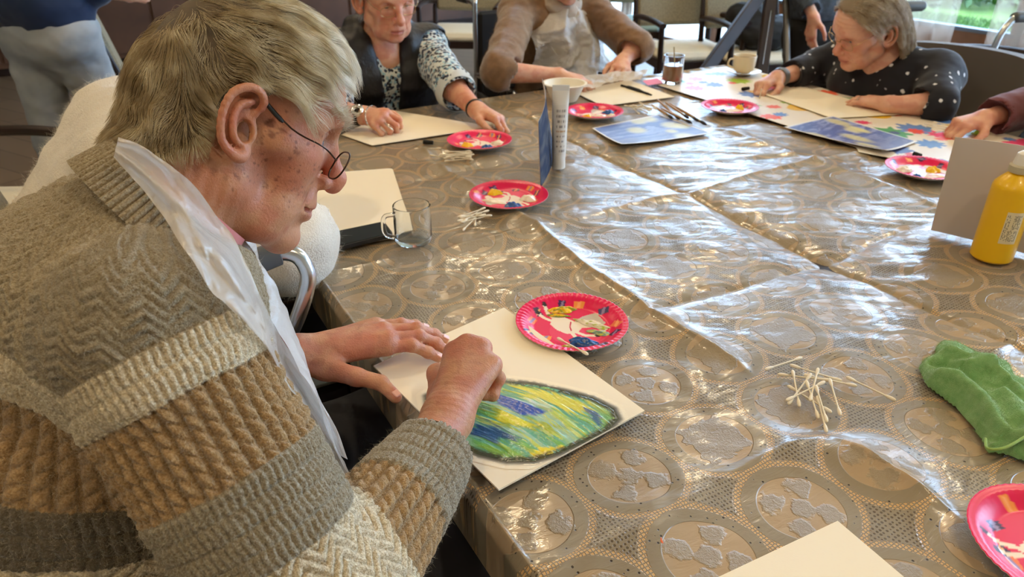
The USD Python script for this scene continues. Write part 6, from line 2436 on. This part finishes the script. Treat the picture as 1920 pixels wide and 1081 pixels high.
def drape2(u, v):
    """apron: two bands from the neck meeting on the chest, then hanging to the table"""
    wd = .055 + .12 * sstep(.0, .55, v)
    la = (u - .5) * 2 * wd
    z = nb2[2] + .02 - .30 * v
    out = .075 + .085 * sstep(.0, .35, v) + .06 * v
    ru = .020 * np.sin(u * 17 + 6 * v + 2.5 * np.sin(v * 6)) * (.3 + v) + (meshkit.fbm(np.stack([u * 5 + 3 * v, v * 4, 0 * u], 1), 4, 4) - .5) * .11
    return nb2[None] * V(1, 1, 0) + FDIR[None] * (la + .015)[:, None] + d2[None] * (out + ru - .10 * ((u - .5) * 2) ** 2)[:, None] + np.stack([0 * z, 0 * z, z], 1)


usdkit.material(stage, '/World/Looks/apron_film_white', {
    'tc': ('texture_coordinate', {}), 'n': ('noise_texture', {'scale': 17., 'detail': 4., 'roughness': .55, 'distortion': 2.}), 'b': ('bump', {'strength': 1., 'distance': .016}),
    't': ('transparent_bsdf', {}), 'p': ('principled_bsdf', {'base_color': tuple(lin((240, 234, 226))), 'roughness': .28, 'specular_ior_level': .7}), 'tr': ('translucent_bsdf', {'color': tuple(lin((240, 234, 226)))}),
    'm1': ('mix_closure', {'fac': .35}), 'm2': ('mix_closure', {'fac': .86})},
    [('tc.object', 'n.vector'), ('n.fac', 'b.height'), ('b.normal', 'p.normal'), ('p.BSDF', 'm1.closure1'), ('tr.BSDF', 'm1.closure2'), ('t.BSDF', 'm2.closure1'), ('m1.closure', 'm2.closure2')], surface='m2.closure')
M_film2 = '/World/Looks/apron_film_white'
ap2 = obj('apron', grid(60, 60, drape2), M_film2, p2_, smooth=True)
for s in (-1, 1):
    pts = spline([nb2 - d2 * .07 + FDIR * s * .03 + V(0, 0, .05), nb2 + FDIR * s * .085 + V(0, 0, .035), nb2 + FDIR * s * .085 + d2 * .075 + V(0, 0, -.06), nb2 + FDIR * s * .07 + d2 * .14 + V(0, 0, -.16), nb2 + FDIR * s * .035 + d2 * .175 + V(0, 0, -.22)], 40)
    obj('apron_strap', grid(40, 12, lambda u, v: pts[np.clip((u * 39).round().astype(int), 0, 39)] + FDIR[None] * ((v - .5) * (.034 + .03 * u))[:, None] + d2[None] * (.012 * np.sin(v * 9 + u * 5))[:, None]), M_film2, ap2, smooth=True)
M_scarf = pm('grey_beige_scarf', (172, 156, 140), rough=.95, bump=(140, .7, .003))
obj('scarf', relax(nets(lambda p: s_chain(p, [nb2 - FDIR * .06 + d2 * .02 + V(0, 0, .01), nb2 - FDIR * .045 + d2 * .075 + V(0, 0, -.03), nb2 + d2 * .10 + V(0, 0, -.06), nb2 + FDIR * .045 + d2 * .075 + V(0, 0, -.03), nb2 + FDIR * .06 + d2 * .02 + V(0, 0, .01)], [.026, .032, .04, .032, .026], .02) + (meshkit.fbm(p * 40, 2, 3) - .5) * .014, nb2 - .2, nb2 + .2, .007), 1), M_scarf, p2_, smooth=True)
# bunched plastic lying on the table before her
obj('apron_lap', grid(40, 30, lambda u, v: at(1010, 155, ZT + .012)[None] * (1 - u)[:, None] * (1 - v)[:, None] + at(1075, 176, ZT + .012)[None] * ((1 - u) * v)[:, None] + at(1215, 138, ZT + .012)[None] * (u * (1 - v))[:, None] + at(1200, 152, ZT + .012)[None] * (u * v)[:, None] + np.stack([0 * u, 0 * u, .022 * meshkit.fbm(np.stack([u * 9, v * 3, 0 * u], 1), 3, 5)], 1)), M_film2, ap2, smooth=True)

# -- spectacled woman in the navy dotted top, on the right
O3 = deep(1627, 54, 2.382)
A3 = axes_of(3.38, .43, .20)
nb3 = O3 + A3 @ V(-.075, 0, -.085) + V(.015, .0, -.03)
b3 = -FDIR
w3R, e3R = at(1458, 146, .795), at(1530, 126, .80)
w3L, e3L = at(1668, 196, .785), at(1752, 196, .79)
S3 = dict(O=O3, A=A3, H=dict(w=1.02, jaw=1., age=1.1, ear=.95, neckq=(V(-.030, 0, .0), V(-.050, 0, -.115), .072, .066)), nb=nb3, waist=nb3 + FDIR * .20 + V(0, 0, -.30),
          armR=(nb3 - TDIR * .165 + V(.02, .02, -.06), e3R, w3R, .72), armL=(nb3 + TDIR * .165 + V(.03, .02, -.06), e3L, w3L, .35),
          hands=dict(R=hand_chains(w3R, at(1418, 164, .775) - w3R, V(-.3, .1, .95), True, PINCH, .05, (.4, .4, .4), .92),
                     L=hand_chains(w3L, at(1590, 182, .772) - w3L, V(.05, -.25, .95), False, [(.15, .42, .25)] * 4, .16, (.5, .3, .3), .98)),
          top=M_dotted, topname='dotted_top', sleeve=(.070, .064, .050), neckr=.056, fold=.016, cr=.115, skin=(222, 172, 146), skin2=(208, 144, 122),
          legs=[(nb3 + FDIR * .22 + TDIR * .1 + V(0, 0, -.36), nb3 + FDIR * -.1 + TDIR * .1 + V(0, 0, -.36), V(*(nb3 + FDIR * -.1 + TDIR * .1)[:2], .08)), (nb3 + FDIR * .22 - TDIR * .1 + V(0, 0, -.36), nb3 + FDIR * -.1 - TDIR * .1 + V(0, 0, -.36), V(*(nb3 + FDIR * -.1 - TDIR * .1)[:2], .08))], toe=-FDIR,
          hair=(M_hair_b, M_cap_b, 8000, lambda p: .165 - .5 * np.maximum(0, .09 - p[:, 2]), soft_mask(-.075, .072, .015, .03), lambda q: np.stack([-.55 + 0 * q[:, 0], 1.3 * np.sign(q[:, 1] + .012) * sstep(.10, .0, q[:, 2] - .0) + .5 * np.sign(q[:, 1] + .012), -.55 - 5 * np.abs(q[:, 1]) - 1.2 * sstep(.0, -.06, q[:, 0])], 1), dict(seed=23, wave=.05, lift=(.006, .020), width=.0007, steps=18, cap=.009, h=.006, clump=.2, extra=lambda q: .010 * sstep(.05, -.06, q[:, 2]) * sstep(.02, -.03, q[:, 0]))))
p3_ = person('woman with clear-rimmed glasses and straight grey-blond hair in a navy dotted top', S3, nb3 + FDIR * .2)
spectacles(p3_, O3, A3, M_goldwire, drop=.0, fx=.106, fw=.026, fh=.019)
d = unit(w3R - e3R)
band(p3_, 'wrist_watch', w3R - d * .018, d, .031, .026, .003, pm('grey_strap', (110, 112, 118), rough=.4))
kr = S3['hands']['L'][2][1]
band(p3_, 'finger_ring', (kr[0] + kr[1]) / 2, kr[1] - kr[0], .0098, .004, .001, M_silver, 20)

# -- the person at the right edge: plum sleeve
w4R, e4R = at(1848, 222, .80), deep(1965, 190, 2.22)
nb4 = room(2.56, -.86, 1.06)
A4 = axes_of(math.atan2(-FDIR[1], -FDIR[0]), .5, 0)
O4 = nb4 + A4 @ V(.06, 0, .12) + V(0, 0, .01)
S4 = dict(O=O4, A=A4, H=dict(), nb=nb4, waist=nb4 + FDIR * .12 + V(0, 0, -.36),
          armR=(nb4 - TDIR * .17 + V(0, 0, -.06), e4R, w4R, .88), armL=(nb4 + TDIR * .17 + V(0, 0, -.06), nb4 + TDIR * .25 - FDIR * .12 + V(0, 0, -.24), nb4 + TDIR * .2 - FDIR * .34 + V(0, 0, -.26), .9),
          hands=dict(R=hand_chains(w4R, at(1792, 236, .785) - w4R, V(-.2, -.1, .95), True, PINCH, .06, (.45, .5, .5), .95), L=hand_chains(nb4 + TDIR * .2 - FDIR * .34 + V(0, 0, -.26), -FDIR, V(0, 0, 1), False, RELAXED, .06)),
          top=M_burg, topname='sweatshirt', sleeve=(.072, .068, .056), fold=.02, skin=(222, 168, 140), fine=0, h=.0055,
          legs=[(nb4 + FDIR * .12 + TDIR * .1 + V(0, 0, -.46), nb4 - FDIR * .25 + TDIR * .1 + V(0, 0, -.46), V(*(nb4 - FDIR * .25 + TDIR * .1)[:2], .08)), (nb4 + FDIR * .12 - TDIR * .1 + V(0, 0, -.46), nb4 - FDIR * .25 - TDIR * .1 + V(0, 0, -.46), V(*(nb4 - FDIR * .25 - TDIR * .1)[:2], .08))], toe=-FDIR,
          hair=(M_hair_w, M_cap_w, 1500, lambda p: .05 + 0 * p[:, 0], soft_mask(), swept(), dict(seed=24, **kwh)))
person('person reaching in from the side in a plum sweatshirt sleeve', S4, nb4 + FDIR * .1)

# -- the neighbour in a fluffy white cardigan, behind the man
nb5 = room(.045, -1.52, .985)
A5 = axes_of(math.atan2(FDIR[1], FDIR[0]), .55, 0)
O5 = nb5 + A5 @ V(.08, 0, .11)
w5R, e5R = at(592, 408, .815), at(540, 462, .80)
S5 = dict(O=O5, A=A5, H=dict(), nb=nb5, waist=nb5 - FDIR * .20 + V(0, 0, -.36),
          armR=(nb5 + TDIR * .18 + V(0, 0, -.06), e5R, w5R, .95), armL=(nb5 - TDIR * .18 + V(0, 0, -.06), nb5 - TDIR * .24 + V(0, 0, -.30), nb5 - TDIR * .10 + FDIR * .14 + V(0, 0, -.38), .9),
          hands=dict(R=hand_chains(w5R, V(-.75, .6, 0), V(0, 0, 1), True, RELAXED, .05), L=hand_chains(nb5 - TDIR * .10 + FDIR * .14 + V(0, 0, -.38), TDIR + FDIR * .4, V(0, 0, 1), False, RELAXED, .05)),
          top=M_fluff, topname='cardigan', sleeve=(.085, .066, .052), cr=.145, wr=.15, fold=.02, fine=0, h=.0055, fuzz=(26000, .0065, .00020, M_fluffib, 6), neckr=.04, ease=.022,
          legs=[(nb5 - FDIR * .16 + TDIR * .1 + V(0, 0, -.42), nb5 + FDIR * .26 + TDIR * .1 + V(0, 0, -.42), V(*(nb5 + FDIR * .26 + TDIR * .1)[:2], .08)), (nb5 - FDIR * .16 - TDIR * .1 + V(0, 0, -.42), nb5 + FDIR * .26 - TDIR * .1 + V(0, 0, -.42), V(*(nb5 + FDIR * .26 - TDIR * .1)[:2], .08))], toe=FDIR,
          hair=(M_hair_w, M_cap_w, 2500, lambda p: .05 + 0 * p[:, 0], soft_mask(), swept(), dict(seed=25, wave=.3, **kwh)))
person('neighbour in a fluffy white cardigan, mostly hidden behind the elderly man', S5, nb5 - FDIR * .1)

# -- standing helper in pale jeans and navy top, upper left
hp = deep(92, 62, 2.8)
sd, fw_ = unit(V(.93, -.36, 0)), unit(V(-.36, -.93, 0)) * -1
nb6 = V(hp[0] - .04, hp[1] + .02, 1.40)
A6 = axes_of(math.atan2(fw_[1], fw_[0]), .3, 0)
O6 = nb6 + A6 @ V(.04, 0, .13) + V(0, 0, .02)
g0, g1 = hp + sd * .085, hp - sd * .085
S6 = dict(O=O6, A=A6, H=dict(), nb=nb6, waist=hp + V(0, 0, .10),
          armR=(nb6 + sd * .19 + V(0, 0, -.07), nb6 + sd * .24 + fw_ * .08 + V(0, 0, -.34), nb6 + sd * .16 + fw_ * .30 + V(0, 0, -.40), .0), armL=(nb6 - sd * .19 + V(0, 0, -.07), nb6 - sd * .24 + fw_ * .08 + V(0, 0, -.34), nb6 - sd * .16 + fw_ * .30 + V(0, 0, -.40), .0),
          hands=dict(R=hand_chains(nb6 + sd * .16 + fw_ * .30 + V(0, 0, -.40), fw_, sd, True, RELAXED, .05), L=hand_chains(nb6 - sd * .16 + fw_ * .30 + V(0, 0, -.40), fw_, -sd, False, RELAXED, .05)),
          top=M_navy, topname='polo_shirt', sleeve=(.075, .07, .06), cr=.125, wr=.145, cw=.07, ww=.06, fine=0, h=.0065, ht=.008, fold=.02,
          legs=[(g0, g0 + V(.04, .12, -.40), V(g0[0] + .02, g0[1] + .02, .09)), (g1, g1 + V(-.04, -.02, -.42), V(g1[0] - .05, g1[1] - .04, .09))], legmat=M_jeans, hem=.115, thigh=.112, ankle=.075, toe=fw_,
          hair=(M_hair_b, M_cap_b, 1200, lambda p: .08 + 0 * p[:, 0], soft_mask(-.1), swept(), dict(seed=26, **kwh)))
p6_ = person('standing helper in pale blue jeans and a navy top', S6, hp)
pk = deep(150, 92, 2.66)

# -- standing person in slate and black beyond the table
hp7 = deep(1542, 60, 3.75)
sd7, fw7 = V(.95, .3, 0), V(.3, -.95, 0)
nb7 = V(hp7[0], hp7[1], 1.38)
A7 = axes_of(math.atan2(fw7[1], fw7[0]), .3, 0)
O7 = nb7 + A7 @ V(.04, 0, .13) + V(0, 0, .02)
g0, g1 = hp7 + sd7 * .09, hp7 - sd7 * .09
S7 = dict(O=O7, A=A7, H=dict(), nb=nb7, waist=hp7 + V(0, 0, .13),
          armR=(nb7 - sd7 * .19 + V(0, 0, -.07), nb7 - sd7 * .25 + V(0, .02, -.34), nb7 - sd7 * .2 + fw7 * .16 + V(0, 0, -.54), .9), armL=(nb7 + sd7 * .19 + V(0, 0, -.07), nb7 + sd7 * .25 + V(0, .02, -.34), nb7 + sd7 * .2 + fw7 * .16 + V(0, 0, -.54), .9),
          hands=dict(R=hand_chains(nb7 - sd7 * .2 + fw7 * .16 + V(0, 0, -.54), V(0, 0, -1), -sd7, True, RELAXED, .05), L=hand_chains(nb7 + sd7 * .2 + fw7 * .16 + V(0, 0, -.54), V(0, 0, -1), sd7, False, RELAXED, .05)),
          top=M_slate, topname='shirt', sleeve=(.07, .064, .05), cr=.12, wr=.14, fine=0, h=.0065, ht=.008,
          legs=[(g0, g0 + V(0, -.02, -.42), V(g0[0], g0[1], .09)), (g1, g1 + V(0, -.02, -.42), V(g1[0], g1[1], .09))], legmat=M_blackcloth, thigh=.118, ankle=.075, toe=fw7,
          hair=(M_hair_b, M_cap_b, 1000, lambda p: .08 + 0 * p[:, 0], soft_mask(-.1), swept(), dict(seed=27, **kwh)))
person('standing person in a slate shirt and black trousers behind the spectacled woman', S7, hp7)
swab((1428, 166), (1424, 184), .050, .004, 'cotton swab held by the spectacled woman, dabbing yellow paint', None)
swab((1801, 240), (1797, 256), .030, .004, 'cotton swab held in the hand with the plum sleeve', None)

fuzz(gt + '/cloth', tw, 14000, .0022, .00022, pm('green_fibre', (142, 182, 124), rough=.9), 12)
# ------------------------------------------------------------------ chairs and walking aids
M_seat = pm('cream_upholstery', (216, 206, 182), rough=.75, bump=(300, .3, .0012))
M_teal = pm('pale_teal_upholstery', (150, 176, 172), rough=.75)
M_weave = pm('beige_weave', (150, 138, 112), rough=.95, bump=(420, .6, .0015), vary=(160, (122, 112, 92)))
M_taupe = pm('taupe_upholstery', (96, 88, 80), rough=.7, bump=(300, .3, .0012))


def pad_box(size, at_, r, R=None, bulge=.0):
    m = box(size, (0, 0, 0), r=r)
    v, f = subdiv(m, 3)
    v[:, 2] += bulge * (1 - (2 * v[:, 0] / size[0]) ** 2) * (1 - (2 * v[:, 1] / size[1]) ** 2) * (v[:, 2] > 0)
    v = v if R is None else v @ np.asarray(R).T
    return v + np.asarray(at_, float), f


def chair(label, x, y, yaw, seat=None, back=None, group=None):
    """armchair in its own axes: +x is the way it faces"""
    w = thing('armchair', label, 'chair', (x, y, 0), yaw, group)
    k = dict(world=False)
    obj('seat', pad_box((.50, .50, .062), (.0, 0, .452), .024, bulge=.012), seat or M_seat, w, smooth=50, **k)
    fr = [bar((.235, -.25, .405), (.235, .25, .405), .024, .05), bar((-.235, -.25, .405), (-.235, .25, .405), .024, .05), bar((-.23, -.25, .405), (.23, -.25, .405), .024, .05), bar((-.23, .25, .405), (.23, .25, .405), .024, .05)]
    obj('seat_frame', cat(*fr), M_dark, w, **k)
    a = math.radians(14)
    R = np.array([[math.cos(a), 0, -math.sin(a)], [0, 1, 0], [math.sin(a), 0, math.cos(a)]])
    obj('backrest', pad_box((.05, .50, .34), (-.325, 0, .735), .02, R), back or M_weave, w, smooth=50, **k)
    for s in (-1, 1):
        obj('leg', tube([(.25, .262 * s, 0), (.252, .266 * s, .3), (.245, .272 * s, .645)], [.014, .019, .017], 10), M_dark, w, **k)
        obj('leg', tube([(-.32, .25 * s, 0), (-.255, .262 * s, .35), (-.28, .262 * s, .58), (-.36, .25 * s, .86)], [.014, .019, .018, .014], 10), M_dark, w, **k)
        arm = spline([(.275, .275 * s, .652), (.12, .282 * s, .662), (-.10, .28 * s, .655), (-.285, .264 * s, .63)], 18)
        v, f = tube(arm, .017, 10)
        obj('armrest', (v * V(1, 1.35, 1) - V(0, .095 * s, 0) * 1., f), M_dark, w, **k)
    return w


c0 = chair('empty armchair with a white seat, behind the floral-bloused woman', -.36, 5.66, -96, group=None)


def put_chair(label, x, y, yaw):
    return copy_of(c0, label, (x, y, 0), yaw)


put_chair('empty cream armchair in the row nearest the coffee glass', 1.14, 4.96, -80)
put_chair('cream armchair carrying a black bag, behind the dark easel', 1.56, 4.86, -82)
put_chair('beige woven armchair standing behind the standing helper in jeans', -1.50, 3.50, 28)
put_chair('dark-armed armchair at the left edge before the pale jeans', -1.76, 2.13, 4)
put_chair('beige-backed armchair of the elderly man', *(room(-.235, -.80)[:2]), YAW)
put_chair('beige-backed armchair of the neighbour in the fluffy cardigan', *(room(.10, -1.56)[:2]), YAW)
put_chair('armchair of the grey-haired woman in the floral blouse', *(nb1 + V(-.02, .17, 0))[:2], math.degrees(math.atan2(TDIR[1], TDIR[0])))
put_chair('empty beige armchair by the garden window, beyond the walking frame', 2.42, 3.62, 172)
chair('empty armchair with a pale teal seat near the brown jumper\'s shoulder', .92, 6.1, -100, M_teal)
bag = thing('bag', 'limp black bag lying on the cream armchair behind the easel', 'bag', (1.58, 4.86, .49), 0)
obj('bag', relax(nets(lambda p: smin(s_ell(p, (1.60, 4.86, .58), (.21, .18, .11)), s_ell(p, (1.50, 4.92, .66), (.14, .12, .10)), .06) + (meshkit.fbm(p * 14, 3, 3) - .5) * .05, (1.3, 4.6, .485), (1.85, 5.15, .85), .012), 1), M_blackcloth, bag, smooth=True)

# the spectacled woman's tub chair
tc_ = room(2.52, -1.50)
w = thing('tub_chair', 'taupe upholstered tub chair holding the spectacled woman', 'chair', tc_, YAW + 180)
# own axes: +x faces the table
obj('seat', pad_box((.52, .5, .12), (0.02, 0, .41), .03, bulge=.01), M_taupe, w, world=False, smooth=50)


def tub(u, v):
    a = (u - .5) * 3.5
    r = .315 + .02 * v
    top = .88 - .20 * sstep(.9, 1.7, np.abs(a))
    return np.stack([-r * np.cos(a) + .03, r * np.sin(a), .34 + (top - .34) * v], 1)


obj('backrest', thick(grid(60, 16, tub), -.055), M_taupe, w, world=False, smooth=50)
for sx_ in (-.2, .22):
    for sy_ in (-.2, .2):
        obj('leg', tube([(sx_, sy_, 0), (sx_ * .95, sy_ * .95, .36)], [.014, .02], 10), M_dark, w, world=False)


# walking frame with two grips by the window
def rollator(label, GL, GR, lean, mat_leg=None):
    """two curved handles standing on four wheeled legs; GL, GR: where the grips are"""
    mid = (GL + GR) / 2
    w = thing('walking_frame', label, 'walking frame', (mid[0], mid[1], 0), 0)
    bk = unit(np.cross(GR - GL, V(0, 0, 1)))
    for G in (GL, GR):
        path = spline([G - lean * .01, G - lean * .06 + V(0, 0, -.005), G - lean * .14 + V(0, 0, -.07), G - lean * .17 + V(0, 0, -.20), G - lean * .20 + V(0, 0, -.34)], 30)
        h = obj('handle_tube', tube(path, .0125, 14), M_chrome, w, smooth=True)
        d = unit(lean)
        obj('grip', tube([G - d * .035, G - d * .02, G + d * .055, G + d * .065], [.016, .021, .0205, .015], 16), M_gplastic, h, smooth=True)
        b = path[-1]
        obj('clamp', tube([b + V(0, 0, .03), b - V(0, 0, .01)], .018, 14), M_gplastic, w)
        foot = V(b[0], b[1], .09)
        obj('leg', tube([b, foot + V(0, 0, .02)], .013, 12), mat_leg or M_blkplastic, w)
        ft_ = foot + lean * -.42
        obj('leg', tube([b - V(0, 0, .12), ft_ + V(0, 0, .03)], .011, 12), M_chrome, w)
        for c in (foot, ft_):
            n = unit(GR - GL)
            obj('wheel', tube([c - n * .014 - V(0, 0, .005), c + n * .014 - V(0, 0, .005)], .083, 24), M_blkplastic, w)
    a, b = GL - lean * .20 + V(0, 0, -.36), GR - lean * .20 + V(0, 0, -.36)
    obj('crossbar', tube([a, b], .011, 12), M_chrome, w)
    obj('seat', slab([tuple((a + lean * -.02)[:2]), tuple((b + lean * -.02)[:2]), tuple((b + lean * -.26)[:2]), tuple((a + lean * -.26)[:2])], a[2] - .02, a[2]), M_blackcloth, w)
    return w


rollator('aluminium walking frame with grey grips between the tub chair and the window', deep(1706, 12, 2.95), deep(1914, 32, 2.80), V(.80, .15, 0) * .6)
# walker at the man's far side: grey grip and bright bent tube by the table corner
gp = deep(500, 482, 1.03)
w = thing('walking_frame', 'walking frame with a grey grip and bright bent tube at the man\'s chest', 'walking frame', (gp[0], gp[1], 0), 0)
pth = spline([deep(478, 492, 1.02), deep(523, 474, 1.03), deep(558, 480, 1.04), deep(577, 510, 1.05), deep(574, 545, 1.06), deep(560, 590, 1.08), deep(545, 625, 1.10)], 40)
h = obj('handle_tube', tube(pth, .0115, 16), M_chrome, w, smooth=True)
obj('grip', tube([deep(462, 497, 1.015), deep(470, 494, 1.018), deep(522, 474, 1.03), deep(527, 473, 1.031)], [.015, .0185, .0175, .014], 16), M_gplastic, h, smooth=True)
e = pth[-1]
obj('leg', tube([e, V(e[0] - .02, e[1] + .0, .06)], .0125, 12), M_blkplastic, w)
obj('leg', tube([e - V(0, 0, .1), V(e[0] - .32, e[1] + .20, .06)], .0125, 12), M_blkplastic, w)
for c in (V(e[0] - .02, e[1], .07), V(e[0] - .32, e[1] + .20, .07)):
    obj('wheel', tube([c - TDIR * .013, c + TDIR * .013], .068, 24), M_blkplastic, w)
M_tealbag = pm('dark_teal_cloth', (22, 62, 64), rough=.8)
obj('seat_panel', thick(grid(8, 8, lambda u, v: e[None] + V(0, 0, -.17)[None] + FDIR[None] * (-.34 * u + .02)[:, None] - TDIR[None] * (.02 + .34 * v)[:, None]), .02), M_tealbag, w)


# wheelchairs
def wheelchair(label, loc, yaw):
    w = thing('wheelchair', label, 'wheelchair', (loc[0], loc[1], 0), yaw)
    k = dict(world=False)
    obj('seat', pad_box((.44, .42, .05), (0, 0, .455), .02), M_blackcloth, w, smooth=50, **k)
    obj('backrest', pad_box((.035, .42, .42), (-.235, 0, .70), .014), M_blackcloth, w, smooth=50, **k)
    for s in (-1, 1):
        a = np.linspace(0, 2 * PI, 41)
        obj('wheel', tube(np.stack([-.12 + .285 * np.cos(a), 0 * a + .265 * s, .295 + .285 * np.sin(a)], 1), .012, 8, caps=False), M_blkplastic, w, smooth=True, **k)
        obj('push_rim', tube(np.stack([-.12 + .25 * np.cos(a), 0 * a + .285 * s, .295 + .25 * np.sin(a)], 1), .007, 8, caps=False), M_chrome, w, smooth=True, **k)
        obj('frame_tube', cat(tube(spline([(-.24, .22 * s, .3), (-.24, .22 * s, .9), (-.25, .22 * s, .94), (-.33, .22 * s, .95)], 16), .0115, 10), tube(spline([(-.24, .22 * s, .64), (.10, .235 * s, .64), (.17, .235 * s, .60), (.19, .235 * s, .42), (.30, .235 * s, .15)], 24), .0115, 10), tube([(-.24, .22 * s, .42), (.2, .235 * s, .42)], .0115, 10)), M_chrome, w, smooth=True, **k)
        obj('arm_pad', box((.26, .05, .03), (-.02, .235 * s, .663), r=.01), M_blkplastic, w, **k)
        obj('caster', tube([(.24, .235 * s - .012, .075), (.24, .235 * s + .012, .075)], .075, 20), M_blkplastic, w, **k)
        obj('footrest', box((.14, .15, .012), (.36, .12 * s, .12), r=.004), M_blkplastic, w, **k)
        obj('brake_lever', tube([(.13, .262 * s, .48), (.15, .275 * s, .60), (.17, .275 * s, .66)], [.008, .008, .013], 10), M_blkplastic, w, **k)
        obj('push_grip', tube([(-.31, .22 * s, .95), (-.40, .22 * s, .95)], .017, 12), M_blkplastic, w, **k)
    return w


wheelchair('black wheelchair of the woman in the brown jumper', nb2 + V(-.02, .13, 0), math.degrees(math.atan2(TDIR[1], TDIR[0])))
wheelchair('wheelchair under the person with the plum sleeve', nb4 + FDIR * .12, YAW + 180)

# dark easel beyond the table
ea = thing('easel', 'dark wooden easel standing behind the tea cup', 'easel', deep(1440, 60, 3.5) * V(1, 1, 0), 0)


def to_floor(a, b):
    d = b - a
    return a, a + d * (a[2] / -d[2])


for P, Q, t0_, t1_ in (((1462, -60), (1325, 130), 3.55, 3.42), ((1452, -60), (1428, 130), 3.55, 3.50)):
    a, b = to_floor(deep(*P, t0_), deep(*Q, t1_))
    a = a + (a - b) * .25
    obj('leg', bar(a, b, .058, .035, r=.004, up=(0, 1, 0)), M_dark, ea)
a, b = to_floor(deep(1472, -60, 3.62), deep(1476, 110, 3.62))
obj('prop', tube([a + (a - b) * .25, b], .016, 12), pm('grey_steel', (120, 118, 116), rough=.35, metal=.8), ea)
a, b = deep(1446, 20, 3.5), deep(1430, 120, 3.47)
obj('cord', tube([a, b], .003, 6), M_chrome, ea)

# brown sideboard against the far wall
sb = thing('sideboard', 'low dark brown sideboard along the far wall', 'sideboard', room(1.2, TFAR + .25, 0), YAW)
obj('carcass', bar(room(-1.2, TFAR + .26, .46), room(3.0, TFAR + .26, .46), .46, .78), M_brown, sb)
obj('plinth', bar(room(-1.2, TFAR + .24, .035), room(3.0, TFAR + .24, .035), .40, .07), M_dark, sb)
for k in range(7):
    c = -1.2 + .3 + k * .6
    dr = obj('door', bar(room(c - .285, TFAR + .50, .46), room(c + .285, TFAR + .50, .46), .02, .70), M_brown, sb)
    obj('handle', bar(room(c + .24, TFAR + .52, .55), room(c + .24, TFAR + .52, .68), .012, .012), M_chrome, dr)
